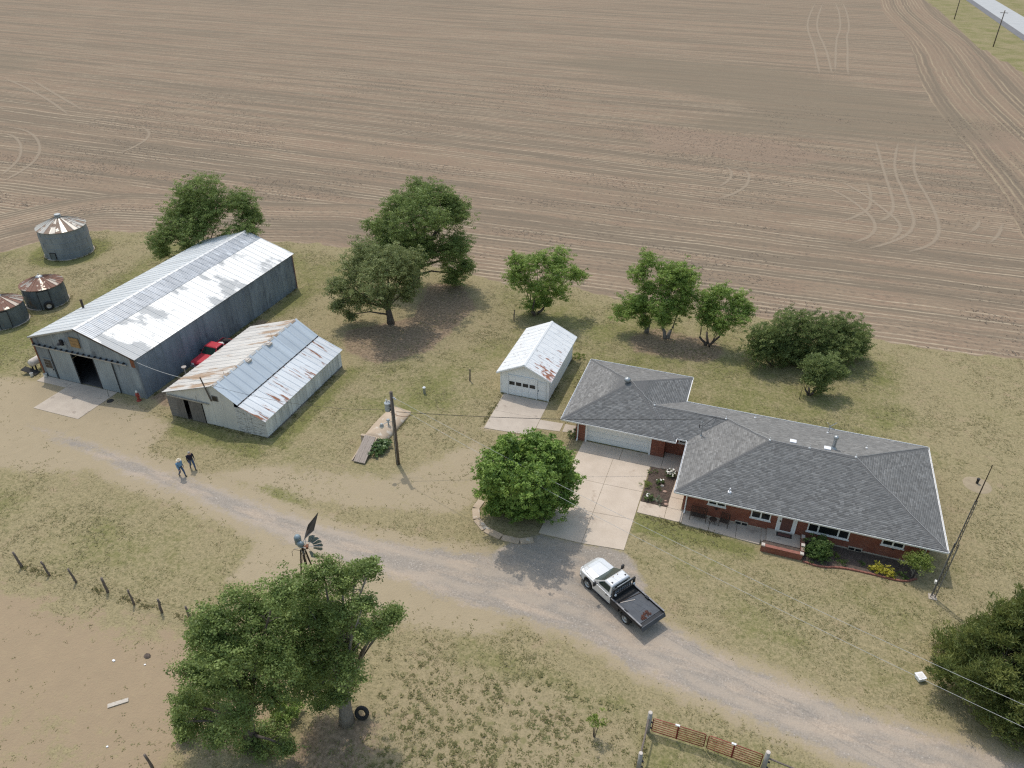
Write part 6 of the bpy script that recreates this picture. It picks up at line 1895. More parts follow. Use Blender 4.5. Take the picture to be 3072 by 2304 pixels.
LB = {
'barn':((-65.50,68.50),[(0.38, 0.36, 8.87, 2.2), (3.52, 0.83, 9.66, 2.45), (5.88, 1.66, 8.54, 2.2), (7.75, 3.14, 7.13, 1.39), (7.94, 0.8, 6.25, 1.65), (-0.95, 0.13, 5.9, 2.25), (-2.17, -1.54, 3.99, 1.97), (2.28, 0.42, 6.22, 2.78), (-4.09, -0.71, 1.87, 1.27), (3.7, 1.25, 3.74, 1.42), (-0.39, -0.07, 2.46, 1.43)]),
'tall':((-37.60,73.30),[(0.68, 1.01, 11.81, 1.4), (2.75, 0.75, 11.07, 1.81), (4.93, 1.47, 10.3, 1.46), (-0.59, 0.47, 10.5, 1.83), (2.17, -3.0, 9.89, 2.77), (3.25, 1.81, 7.78, 2.4), (-1.69, -1.22, 8.22, 2.1), (-4.21, -0.97, 6.68, 1.5), (-1.29, -1.23, 6.05, 2.13), (1.8, 0.81, 5.13, 2.7), (5.45, 0.51, 5.76, 1.85), (5.88, 1.77, 3.01, 1.09), (3.85, 1.16, 1.78, 1.54), (1.52, -2.42, 4.67, 2.37), (-3.28, -1.52, 5.31, 1.5)]),
'grey':((-36.20,63.90),[(-2.1, -0.18, 7.9, 1.59), (0.62, -0.17, 8.3, 1.72), (2.24, 0.69, 7.41, 1.54), (-3.75, -0.82, 6.24, 1.56), (0.6, -2.4, 7.07, 2.12), (1.51, 0.74, 5.33, 1.72), (-4.5, -2.35, 4.39, 1.17), (-3.13, -1.3, 3.32, 1.73), (-0.13, -0.66, 3.53, 1.48), (-4.72, -2.38, 2.73, 0.89), (1.93, 0.73, 3.77, 0.99), (-4.08, -1.6, 1.07, 0.6)]),
'openV':((-21.90,71.10),[(-1.95, -0.28, 5.98, 1.1), (0.11, -0.24, 6.7, 1.09), (2.63, 0.85, 6.63, 1.24), (4.17, 1.77, 4.85, 1.01), (2.47, -1.08, 5.39, 1.37), (-1.4, -0.3, 4.44, 1.41), (0.2, -0.23, 3.28, 1.32), (2.8, 0.83, 2.95, 0.91), (-0.48, 0.34, 1.2, 0.93), (1.17, 0.18, 1.85, 0.61)]),
'thin':((-9.40,71.30),[(-0.93, -0.06, 8.36, 0.85), (-1.19, -0.44, 6.95, 0.85), (-0.36, -0.16, 5.39, 0.86), (-1.53, -0.29, 3.65, 1.27), (-2.21, -1.12, 2.74, 0.97), (-0.09, -0.08, 2.71, 1.08), (-0.29, -0.48, 1.49, 0.49)]),
'twin':((-7.20,70.80),[(-0.86, 0.03, 7.61, 1.22), (1.02, 0.12, 7.36, 1.21), (-0.11, -0.39, 5.86, 1.55), (1.56, 0.82, 5.33, 0.95), (-0.79, -0.72, 4.07, 1.33), (0.75, 0.55, 3.45, 1.2), (-0.16, -0.53, 2.47, 0.72)]),
'bushy':((-2.80,70.80),[(-0.77, 0.06, 5.24, 0.84), (0.54, -0.05, 5.77, 1.02), (2.15, 0.58, 5.23, 0.93), (-0.14, 0.24, 3.95, 1.13), (1.76, -0.92, 4.34, 1.2), (2.98, 0.97, 4.15, 0.66), (0.57, -0.28, 2.74, 0.85), (-0.83, -0.07, 3.19, 0.66)]),
'shrubL':((3.83,68.81),[(-1.65, -0.82, 3.21, 1.08), (-0.41, -0.3, 4.55, 1.07), (-0.74, -0.48, 1.73, 1.19), (0.35, 0.3, 0.8, 0.83), (-1.81, -0.93, 2.45, 0.82), (0.36, 0.08, 2.69, 1.36)]),
'shrubM':((6.89,70.38),[(-1.76, -0.32, 4.33, 1.09), (-0.08, -0.23, 4.49, 1.08), (-1.91, -0.7, 1.89, 1.38), (-0.37, 0.13, 1.74, 1.48), (1.02, -0.04, 2.37, 1.37), (-0.96, -0.39, 0.8, 0.84), (0.29, -0.25, 0.8, 0.83)]),
'shrubR':((10.43,72.61),[(-1.7, -0.32, 3.6, 1.1), (0.03, -0.03, 3.24, 1.01), (1.37, 0.43, 2.04, 0.83), (-1.23, -0.2, 1.5, 1.4), (-0.07, -1.3, 2.06, 1.28), (1.25, 0.46, 0.81, 0.84), (-0.98, -0.72, 0.75, 0.75)]),
'vase':((7.33,64.50),[(-0.14, -0.02, 2.96, 0.94), (1.31, 0.3, 3.33, 0.93), (0.85, 0.05, 2.12, 1.03), (2.21, 0.95, 2.38, 0.64), (-0.54, -0.48, 1.99, 0.56), (0.7, 0.2, 0.97, 0.52)]),
'elmL':((-21.00,17.50),[(0.25, -0.76, 10.24, 0.77), (-0.43, -0.31, 10.34, 0.48), (0.88, -0.16, 11.03, 0.96), (1.57, 1.01, 11.12, 1.05), (3.69, 0.53, 13.09, 0.78), (-1.02, 0.2, 6.69, 1.22), (1.84, 0.21, 9.68, 1.31), (-1.44, -0.68, 6.71, 0.83), (0.14, -0.74, 6.23, 1.14), (1.12, 0.51, 6.14, 1.29), (-2.07, -1.38, 4.9, 0.66), (-2.48, -0.27, 1.9, 1.0), (-3.25, -1.25, 2.51, 0.49), (2.07, -1.74, 6.75, 0.88), (0.96, 0.33, 0.78, 0.8), (3.43, 0.0, 9.28, 0.97), (0.23, 0.02, 0.73, 0.72), (2.4, 0.07, 1.22, 0.49), (1.71, -0.99, 9.77, 1.17), (2.54, 1.41, 9.57, 1.01), (2.51, 0.02, 5.97, 0.8), (-2.34, -0.16, 3.86, 0.93), (-1.04, -0.86, 2.27, 0.73), (-3.67, -0.7, 0.61, 0.51)]),
'elmR':((-16.90,20.60),[(0.26, 0.08, 11.79, 0.84), (-0.54, -0.58, 11.38, 0.8), (1.31, 0.03, 11.91, 0.66), (1.49, 0.98, 11.63, 0.54), (2.83, 0.23, 13.28, 0.43), (-0.72, 0.13, 9.04, 1.12), (1.07, -0.01, 9.9, 0.91), (-1.73, -0.25, 8.0, 1.14), (0.16, -0.61, 8.33, 1.15), (0.64, 0.43, 6.56, 0.96), (2.89, -0.82, 11.84, 0.43), (0.85, 1.17, 7.24, 0.58), (3.31, 0.08, 10.02, 0.54), (3.55, 0.79, 9.76, 0.41), (2.67, 0.33, 8.79, 0.46), (2.8, -0.85, 9.89, 0.4), (0.04, -1.22, 6.87, 0.98), (1.53, -1.39, 7.4, 0.77), (-1.11, 0.08, 2.69, 0.87), (0.02, -0.49, 3.19, 0.65), (-2.3, 0.12, 4.51, 1.06), (-1.68, -0.85, 3.67, 0.75), (-0.98, -1.4, 8.08, 1.03), (-1.48, -0.18, 1.18, 0.47), (-0.12, 0.58, 2.49, 0.67)]),
'cedar':((17.60,32.40),[(-4.53, -1.13, 9.94, 0.97), (-4.06, -1.72, 11.09, 1.0), (-2.66, -0.99, 10.84, 1.12), (-4.46, -1.18, 8.29, 0.99), (-4.34, -3.37, 10.56, 1.19), (-1.44, -0.12, 7.59, 1.43), (-4.74, -2.27, 7.33, 0.75), (-3.39, -1.36, 6.42, 1.31), (-1.85, -1.3, 6.28, 1.42), (-0.13, 0.01, 5.0, 1.47), (-3.93, -1.31, 4.96, 0.64), (-2.12, -0.22, 2.75, 1.15), (-1.37, -1.68, 3.92, 1.33), (0.14, -1.36, 3.43, 1.34), (-0.01, -0.34, 0.77, 0.78), (1.72, 0.25, 0.77, 0.79), (-0.89, -0.36, 9.5, 1.15), (0.14, -0.56, 6.98, 1.29), (2.09, 0.8, 2.16, 1.27)]),
'round':((-13.10,40.10),[(1.04, -1.97, 5.22, 2.0), (2.54, 0.06, 3.52, 1.48), (1.55, 0.49, 1.22, 1.53), (0.15, -0.42, 1.21, 1.52), (-1.44, -0.03, 1.51, 1.53), (-0.88, -2.41, 5.51, 1.42), (-0.85, 0.09, 5.15, 1.48), (0.85, -0.16, 6.14, 1.44), (2.03, 0.53, 4.9, 1.47), (3.19, 1.78, 2.74, 0.76), (3.23, 0.4, 2.08, 0.75), (2.14, 0.81, 0.76, 0.77), (0.86, 0.12, 0.76, 0.77), (-0.62, -0.33, 0.76, 0.77), (-1.71, -1.02, 1.01, 0.76), (-2.51, -0.87, 2.32, 0.76), (-2.34, -1.22, 4.46, 0.74), (-1.8, -0.68, 5.75, 0.73), (-0.46, -0.89, 7.22, 0.71), (0.64, 0.31, 6.85, 0.72), (2.08, 0.24, 6.67, 0.72), (2.8, 1.52, 4.6, 0.74), (0.01, 1.27, 2.33, 1.92)]),
}
YT = 'trees of the farmyard'
tree('elm_tree', 'dark wind-swept tree leaning over the back of the barn roof', *LB['barn'], 'leaf_elm', k=25, L=30, cr=0.23, size=0.09, r0=.28, split=1.4, seed=3, group=YT, stems=3, spread=.9, grow=1.12, wind=(.9, .2, .1))
tree('elm_tree', 'tallest dark green tree at the field edge behind the dirt patch', *LB['tall'], 'leaf_elm', k=25, L=30, cr=0.23, size=0.09, r0=.42, split=2.6, lean=(.5, -.3), seed=4, group=YT, grow=1.12, wind=(.9, .2, .1))
tree('elm_tree', 'greyish green tree just in front of the tallest tree', *LB['grey'], 'leaf_grey', k=25, L=30, cr=0.23, size=0.09, r0=.36, split=1.7, lean=(-.2, 0), seed=5, group=YT, bark='bark', grow=1.12, wind=(.9, .2, .1))
tree('mulberry_tree', 'open V-shaped bright green tree above the small garage', *LB['openV'], 'leaf_mulberry', k=26, L=30, cr=0.2, size=0.085, r0=.26, split=.8, seed=6, group=YT, stems=3, spread=.7, grow=1.3)
tree('mulberry_tree', 'thin tall tree with grey bare twigs behind the house garage', *LB['thin'], 'leaf_mulberry', k=26, L=30, cr=0.2, size=0.085, r0=.2, split=1.6, seed=7, group=YT, stems=2, spread=.25, twigs=9, bark='bark_pale', tl=(0, .8), grow=1.3)
tree('mulberry_tree', 'full twin-topped tree right of the thin tree behind the garage', *LB['twin'], 'leaf_mulberry', k=26, L=30, cr=0.2, size=0.085, r0=.26, split=1.3, seed=8, group=YT, stems=2, spread=.45, bark='bark_pale', twigs=6, tl=(0, .85), grow=1.3)
tree('mulberry_tree', 'small bushy many-stemmed tree between the twin tree and the thicket', *LB['bushy'], 'leaf_mulberry', k=26, L=30, cr=0.2, size=0.085, r0=.26, split=1.0, seed=9, group=YT, stems=4, spread=.8, grow=1.3)
SG = 'shrubs of the dense thicket behind the house'
for key, lb, sd_ in (('shrubL', 'leftmost dense shrub of the thicket behind the house', 11), ('shrubM', 'middle dense shrub of the thicket behind the house', 12), ('shrubR', 'rightmost dense shrub of the thicket behind the house', 13)):
    tree('lilac_shrub', lb, *LB[key], 'leaf_shrub', k=36, L=26, cr=0.18, size=0.09, r0=.16, split=.4, seed=sd_, cat='shrub', group=SG, stems=4, spread=.5, style='spray', aspect=0.4, wind=(.2, 0, .3), grow=1.45)
tree('lilac_shrub', 'vase-shaped small tree in front of the thicket behind the house', *LB['vase'], 'leaf_shrub', k=36, L=24, cr=0.18, size=0.09, r0=.2, split=.6, seed=14, cat='tree', group=YT, stems=4, spread=.4, style='spray', aspect=0.4, grow=1.3)
tree('maple_tree', 'round dense bright green tree beside the concrete driveway', *LB['round'], 'leaf_maple', k=26, L=26, cr=0.19, size=0.1, r0=.24, split=1.3, seed=15, group=YT, aspect=0.62, wind=(.3, .1, 0), grow=1.08)
tree('elm_tree', 'large wind-blown elm at the bottom left, nearer the corral', *LB['elmL'], 'leaf_elm', k=32, L=30, cr=0.19, size=0.07, r0=.36, split=2.2, lean=(.2, .1), seed=16, group=YT, aspect=0.5, grow=1.2, wind=(1.1, .3, .1))
tree('elm_tree', 'large wind-blown elm in front of the windmill', *LB['elmR'], 'leaf_elm', k=32, L=30, cr=0.19, size=0.07, r0=.36, split=2.6, lean=(.2, 0), seed=17, group=YT, bark='bark_pale', aspect=0.5, grow=1.2, wind=(1.1, .3, .1))
# cedar: stacked whorls down to the ground
rc_ = random.Random(5)
CL = []
for i in range(46):
    f = (i + .5) / 46
    z = .7 + 8.2 * f
    rad = 3.8 * (1 - f ** 1.5) ** .8
    a = i * 2.399
    q = rad * rc_.uniform(.62, .92)
    CL.append((q * math.cos(a), q * math.sin(a), z, .62 + .75 * (1 - f) * rc_.uniform(.8, 1.1)))
CL += [(0, 0, 9.1, .5), (0, 0, 7.6, .9), (0, 0, 5.2, 1.6), (0, 0, 2.4, 2.0)]
tree('cedar_tree', 'big dark evergreen cedar at the right edge beside the drive', (18.4, 34.6), CL, 'leaf_cedar', k=30, L=34, cr=0.22, size=0.12, r0=.3, split=3.0, seed=18, group=YT, style='spray', aspect=0.24, wind=(.1, 0, .2), twigs=2, grow=1.0)
# foundation shrubs
def shrub(name, label, base, lobes, leaf, k=70, L=11, cr=.1, size=.06, seed=1, cat='shrub', group=None, **kw):
    t = thing(name, label, cat, (base[0], base[1], 0), 0, group)
    b = MB()
    rr = random.Random(seed)
    for i, (x, y, z, r) in enumerate(lobes):
        b.tube([(x * .15, y * .15, -.05), (x * .5, y * .5, z * .5), (x, y, z)], [.03, .022, .01], 5)
    ob('stems', b, 'bark', t, world=False)
    V, F_, T = leaves(lobes, k, L, cr, size, seed, **kw)
    link('foliage', np_mesh('foliage', V, F_, {'tint': T}), leaf, t)
    return t
FS = 'plants around the house'
shrub('boxwood_bush', 'large round dark green bush right of the front steps', (8.12, 43.0), [(0, 0, .75, .75), (.35, .1, .7, .6), (-.35, 0, .7, .6), (0, -.3, .55, .6), (0, .3, .8, .6), (.3, -.25, .5, .5), (-.3, -.25, .5, .5), (.1, 0, 1.05, .5)], 'leaf_box', k=79, L=31, cr=.12, size=.06, seed=21, group=FS, fill=.75)
shrub('yellow_shrub', 'low bright yellow shrub in the front bed', (12.35, 42.75), [(0, 0, .35, .35), (.38, -.06, .32, .3), (-.36, .08, .3, .32), (.62, -.12, .25, .2), (-.6, .1, .22, .2)], 'leaf_yellow', k=92, L=26, cr=.09, size=.06, seed=22, group=FS)
tree('ornamental_tree', 'small yellow-green multi-stem tree at the house front corner', (14.45, 43.1), [(0, 0, 1.7, .5), (.35, .1, 1.6, .4), (-.4, 0, 1.55, .42), (-.1, -.3, 1.5, .4), (.1, .3, 1.65, .4), (-.65, .1, 1.3, .3), (.55, -.2, 1.35, .3)], 'leaf_fresh', k=34, L=40, cr=0.16, size=0.05, r0=.11, split=.8, stems=4, spread=.3, seed=23, group=FS, bark='bark_pale', grow=1.1)
for x, y, r, lb, sd_ in ((9.75, 42.72, .28, 'small green plant at the bed edge right of the round bush', 24), (11.1, 43.15, .2, 'low green plant in the middle of the front bed', 25), (9.3, 43.3, .25, 'pale green perennial beside the round bush', 26), (13.55, 42.72, .34, 'low dark creeping plant under the corner tree', 27)):
    shrub('perennial', lb, (x, y), [(0, 0, r * .6, r), (r * .6, 0, r * .5, r * .6)], 'leaf_box' if sd_ != 26 else 'leaf_fresh', k=109, L=20, cr=.07, size=.06, seed=sd_, cat='plant', group=FS, style='spray', aspect=.3)
# flower bed between driveway and house
tag(ob('flower_bed', MB().prism([(-4.80, 44.46), (-2.76, 44.46), (-2.55, 48.88), (-4.78, 48.86)], 'z', -.05, .055), 'mulch'), 'mulched flower bed between driveway and front walk', 'flower bed')
tag(ob('flower_bed', MB().prism([(7.2, 42.1), (8.45, 41.95), (9.7, 42.42), (11.7, 42.48), (13.8, 42.4), (14.65, 43.1), (14.9, 44.39), (7.2, 44.39)], 'z', -.05, .05), 'soil_dark'), 'dark soil bed along the brick front wall', 'flower bed')
eg = thing('bed_edging', 'low red brick edging in front of the soil bed', 'edging', (11, 42.3, 0))
EP = smooth_line([(7.2, 42.05), (8.45, 41.88), (9.7, 42.36), (11.7, 42.42), (13.8, 42.34), (14.65, 43.0)], 2)
dd_ = 0
for a, b_ in zip(EP[:-1], EP[1:]):
    d = b_ - a
    nseg = max(1, round(d.length / .28))
    for i in range(nseg):
        p, q = a + d * (i / nseg), a + d * ((i + 1) / nseg)
        ang = math.atan2(d.y, d.x)
        c = (p + q) / 2
        ob('brick', MB().box(-(q - p).length / 2 + .008, (q - p).length / 2 - .008, -.06, .06, -.02, .11 + random.uniform(-.015, .015), Matrix.Translation((c.x, c.y, 0)) @ Matrix.Rotation(ang + random.uniform(-.06, .06), 4, 'Z')), 'edging_red', eg)
BP = 'plants in the flower bed by the driveway'
def rose(label, x, y, r, seed, nfl, leaf='leaf_box'):
    t = shrub('rose_bush', label, (x, y), [(0, 0, r * .8, r * .75), (r * .5, .1, r * .7, r * .5), (-r * .45, -.1, r * .7, r * .5)], leaf, k=71, L=18, cr=.09, size=.05, seed=seed, cat='rose bush', group=BP)
    rr = random.Random(seed)
    for i in range(nfl):
        a, q = rr.uniform(0, 2 * PI), rr.uniform(0, r)
        c = (q * math.cos(a), q * math.sin(a), r * rr.uniform(1.0, 1.6))
        ob('flower', blob(MB(), c, rr.uniform(.045, .075), (1, 1, .6), 7, 4), 'petal_white', t, world=False)
rose('rose bush thick with white blooms beside the house wall', -3.1, 48.15, .42, 31, 34)
rose('rose bush with a few white blooms in the middle of the bed', -3.75, 47.0, .34, 32, 7)
rose('brownish rose bush with one large white bloom near the walk', -4.2, 44.85, .38, 33, 5)
shrub('variegated_iris', 'white-striped leafy plant at the corner of the flower bed', (-3.45, 44.75), [(0, 0, .22, .28)], 'leaf_iris', k=109, L=15, cr=.06, size=.15, seed=34, cat='plant', group=BP, style='spray', aspect=.12)
shrub('grass_mound', 'feathery bright green mound spilling onto the driveway', (-4.72, 46.3), [(0, 0, .22, .34), (.18, .05, .2, .28)], 'leaf_fresh', k=96, L=26, cr=.08, size=.08, seed=35, cat='plant', group=BP, style='spray', aspect=.15)
for x, y, r, lb, sd_ in ((-3.75, 46.25, .22, 'small upright green plant at the bed centre', 36), (-4.72, 47.95, .2, 'small green plant at the bed edge near the garage', 37), (-4.3, 48.2, .2, 'small pale plant near the garage end of the bed', 38), (-4.55, 45.4, .18, 'tiny green plant left of the brownish rose', 39)):
    shrub('perennial', lb, (x, y), [(0, 0, r * .7, r)], 'leaf_box', k=96, L=20, cr=.07, size=.06, seed=sd_, cat='plant', group=BP, style='spray', aspect=.25)
for x, y, r, m, lb in ((-3.2, 46.1, .16, 'stone_pink', 'pale pink stone in the middle of the flower bed'), (-2.85, 44.68, .17, 'stone_pink', 'orange stone at the corner of the flower bed'), (-2.95, 45.05, .1, 'stone_pink', 'small brown stone near the corner stone'), (-3.5, 46.75, .14, 'stone_pale', 'pale flat stone beside the middle rose')):
    tag(ob('bed_stone', blob(MB(), (x, y, .08), r, (1.1, .85, .6), 8, 6), m, smooth=True), lb, 'stone', 'stones in the flower bed')
shrub('ivy_bush', 'dark glossy ivy heap beside the cellar door', (-26.75, 43.3), [(0, 0, .3, .5), (.2, .7, .4, .42), (-.15, -.6, .22, .42), (.35, .3, .3, .4), (-.1, .4, .4, .45), (.2, -.4, .25, .42)], 'leaf_ivy', k=54, L=23, cr=.1, size=.10, seed=41, cat='bush', aspect=.7, fill=.7)
shrub('green_bush', 'small bright green bush between the two elms', (-20.3, 19.75), [(0, 0, .6, .7), (.4, .3, .5, .5), (-.4, .1, .5, .5), (.1, -.4, .4, .5)], 'leaf_mulberry', k=33, L=28, cr=.16, size=.09, seed=42, cat='bush')
shrub('sapling', 'thin little sapling in the pasture left of the gates', (-3.47, 24.36), [(0, 0, 1.7, .4), (.25, .1, 1.5, .3), (-.2, .1, 1.4, .3)], 'leaf_fresh', k=10, L=20, cr=.12, size=.08, seed=43, cat='sapling')
shrub('corner_plant', 'low green plant at the inner back corner of the roofs', (-3.0, 57.3), [(0, 0, .3, .4), (.5, -.1, .25, .3)], 'leaf_fresh', k=50, L=23, cr=.1, size=.07, seed=44, cat='plant')
shrub('weed_clump', 'green weed clump behind the small garage corner', (-15.0, 63.6), [(0, 0, .3, .4), (.4, .2, .2, .3)], 'leaf_fresh', k=50, L=23, cr=.1, size=.07, seed=45, cat='plant')
shrub('garage_weeds', 'green clump by the brick garage corner and downspout', (-11.9, 50.6), [(0, 0, .2, .3), (.1, .6, .2, .3), (-.4, .2, .15, .25)], 'leaf_shrub', k=50, L=23, cr=.1, size=.07, seed=46, cat='plant')

# ================================================================== grass, weeds and stubble too many to count
def tufts(P, h, w_, nb, tint, seed, flat=.7):
    r_ = np.random.default_rng(seed)
    n = len(P)
    c = np.repeat(P, nb, 0)
    hh = np.repeat(h, nb)[:, None] * r_.uniform(.6, 1.2, (n * nb, 1))
    ww = np.repeat(w_, nb)[:, None]
    a = r_.uniform(0, 2 * PI, n * nb)
    d = np.stack([np.cos(a), np.sin(a), np.zeros_like(a)], 1)
    s = np.stack([-np.sin(a), np.cos(a), np.zeros_like(a)], 1)
    q = c + d * ww * r_.uniform(.1, .7, (n * nb, 1))
    tip = q + d * ww * flat * r_.uniform(.5, 1.2, (n * nb, 1)) + np.array((0, 0, 1)) * hh
    V = np.stack([q - s * ww * .28, q + s * ww * .28, tip], 1).reshape(-1, 3)
    t = np.repeat(np.clip(np.repeat(tint, nb) + r_.normal(0, .1, n * nb), 0, 1), 3)
    return V, np.arange(len(V)).reshape(-1, 3), t
def blocked(U, V):
    bad = np.zeros(U.shape, bool)
    for (a, b, c, d) in ((-63.2, -50.4, 42.6, 68.4), (-46.9, -36.3, 41.5, 54.4), (-20.3, -15.4, 55.0, 63.6), (-11.7, -4, 50.3, 59), (-4.1, 15.3, 44.3, 55.2), (-11.3, -4.8, 38.4, 50.5), (-5, -1.4, 43.0, 51.2), (-1.5, 7.3, 42.0, 44.5), (7, 15, 41.9, 44.5),
                         (-19.9, -15.2, 49.2, 55.1), (-15.4, -11.9, 50.7, 52.3), (-62.9, -54, 38.2, 43), (-28.9, -26.7, 41.2, 49), (19.1, 21.3, 54.3, 56.5)):
        bad |= (U > a) & (U < b) & (V > c) & (V < d)
    for c, r in (((-84.55, 67.15), 3), ((-75.5, 55.19), 2.3), ((-75.86, 50.1), 2.3)):
        bad |= np.hypot(U - c[0], V - c[1]) < r
    return bad
def in_view(U, V, pad=1.08):
    X = U * math.cos(YAW) + V * math.sin(YAW)
    Y = -U * math.sin(YAW) + V * math.cos(YAW)
    fw = Y * math.cos(PITCH) + 39.1 * math.sin(PITCH)
    up = Y * math.sin(PITCH) - 39.1 * math.cos(PITCH)
    return (np.abs(X) < fw * .685 * pad + 3) & (np.abs(up) < fw * .514 * pad + 3)
N = 420000
U, V = rng.uniform(-98, 40, N), rng.uniform(6, 82, N)
ok = in_view(U, V) & ~blocked(U, V)
U, V = U[ok], V[ok]
gv, sa, re_, gr_, li, fi, _, we, _, _ = masks(U, V)
cl = vnoise(U, V, .55, 21) * .6 + vnoise(U, V, 2.3, 22) * .5
p_ = np.clip(.1 + .7 * gr_ + (cl - .55) * 2.4, 0, 1) * (1 - np.clip(gv * 1.7, 0, 1)) * (1 - .93 * np.clip(sa * 1.2, 0, 1)) * (1 - np.clip(1.15 * re_, 0, 1)) * (1 - .5 * li) * (fi < .35)
ok = rng.random(len(U)) < p_
U, V, gr_, we = U[ok], V[ok], gr_[ok], we[ok]
n = len(U)
print('tufts', n)
tint = np.clip(.84 - .6 * gr_ + rng.normal(0, .2, n), .05, 1)
Vg, Fg, Tg = tufts(np.stack([U, V, np.full(n, -.005)], 1), rng.uniform(.025, .07, n), rng.uniform(.06, .16, n), 4, tint, 51)
tag(link('lawn_grass', np_mesh('lawn_grass', Vg, Fg, {'tint': Tg}), 'grass_tuft'), 'short dry and green grass tufts of the yard', 'grass', kind='stuff')
# taller growth along walls, kerbs and the fence line
SEGS = [((-50.45, 43), (-50.45, 68), 1.0), ((-63.3, 43), (-63.3, 68), .8), ((-36.35, 41.6), (-36.35, 54.3), 1.2), ((-46.8, 41.5), (-43, 41.5), .6), ((-42.8, 41.5), (-36.6, 41.5), .9), ((-15.4, 55.2), (-15.4, 63.5), 1.0), ((-20.25, 55.3), (-20.25, 63.4), .8),
        ((-4.75, 42.9), (3.8, 42.55), .9), ((-11.4, 39), (-11.2, 48.5), .5), ((-19.9, 49.3), (-19.95, 55), .8), ((-19.6, 49.1), (-15.4, 49.4), .7), ((-45, 23.35), (-20, 23.7), .9), ((-11.7, 50.5), (-11.7, 58.8), .8), ((-4, 59.1), (-4, 56), 1.0), ((-2, 55.3), (15, 55.3), .8),
        ((15.35, 44.5), (15.35, 55), .9), ((-0.8, 23.2), (-0.75, 25.6), 1.0), ((5.5, 25.4), (8.6, 25.1), 1.0), ((7.2, 41.75), (14.6, 42.1), .4), ((-28.9, 44.2), (-28.9, 49), .7), ((-26.75, 44.6), (-26.6, 49), .7)]
for c, r in (((-84.55, 67.15), 3.05), ((-75.5, 55.19), 2.35), ((-75.86, 50.1), 2.3)):
    for i in range(10):
        a0, a1 = 2 * PI * i / 10, 2 * PI * (i + 1) / 10
        SEGS.append(((c[0] + r * math.cos(a0), c[1] + r * math.sin(a0)), (c[0] + r * math.cos(a1), c[1] + r * math.sin(a1)), 1.1))
PU, PV, PH = [], [], []
for a, b_, k_ in SEGS:
    m_ = int(math.hypot(b_[0] - a[0], b_[1] - a[1]) * 22 * k_)
    f_ = rng.random(m_)
    PU.append(a[0] + (b_[0] - a[0]) * f_ + rng.normal(0, .14, m_))
    PV.append(a[1] + (b_[1] - a[1]) * f_ + rng.normal(0, .14, m_))
    PH.append(np.full(m_, k_))
U, V, PH = np.concatenate(PU), np.concatenate(PV), np.concatenate(PH)
ok = (vnoise(U, V, 1.1, 61) > .38)
U, V, PH = U[ok], V[ok], PH[ok]
n = len(U)
Vg, Fg, Tg = tufts(np.stack([U, V, np.full(n, -.005)], 1), rng.uniform(.05, .2, n) * PH, rng.uniform(.06, .16, n), 6, np.clip(rng.normal(.25, .2, n), 0, 1), 54, .5)
tag(link('wall_weeds', np_mesh('wall_weeds', Vg, Fg, {'tint': Tg}), 'grass_tuft'), 'taller weeds growing along walls and fence', 'weeds', kind='stuff')
# pasture weeds
n = 3400
U, V = rng.uniform(-17, 0, n), rng.uniform(7, 28.5, n)
_, sa, _, _, _, _, _, we, _, _ = masks(U, V)
ok = (rng.random(n) < we * (1 - sa) * np.clip(.2 + 1.3 * vnoise(U, V, 3.0, 33), 0, 1)) & in_view(U, V)
U, V = U[ok], V[ok]
n = len(U)
Vg, Fg, Tg = tufts(np.stack([U, V, np.full(n, -.005)], 1), rng.uniform(.04, .11, n), rng.uniform(.08, .22, n), 14, np.clip(rng.normal(.34, .22, n), 0, .9), 52)
tag(link('pasture_weeds', np_mesh('pasture_weeds', Vg, Fg, {'tint': Tg}), 'grass_tuft'), 'low green weed clumps dotting the dry pasture', 'weeds', kind='stuff')
# stubble clumps in the field
n = 90000
U, V = rng.uniform(-135, 62, n), 78 + 110 * rng.random(n) ** 1.3
rw = row_of(U, V)
m_ = vnoise(U * .25, rw * 1.0, 1.6, 44) * .6 + vnoise(U, V, 14, 45) * .6 + vnoise(U * .06, rw, 4.5, 46) * .5
ok = (m_ > .88) & (rng.random(n) < (m_ - .8) * 3.0) & in_view(U, V)
U, V = U[ok], V[ok]
fi = masks(U, V)[5]
ok = fi > .8
U, V = U[ok], V[ok]
n = len(U)
print('stubble', n)
Vg, Fg, Tg = tufts(np.stack([U, V, np.full(n, -.005)], 1), rng.uniform(.03, .08, n), rng.uniform(.08, .20, n), 6, np.clip(rng.normal(.3, .25, n), 0, 1), 53)
tag(link('field_stubble', np_mesh('field_stubble', Vg, Fg, {'tint': Tg}), 'stubble_tuft'), 'dark stubble clumps scattered along the field rows', 'stubble', kind='stuff')

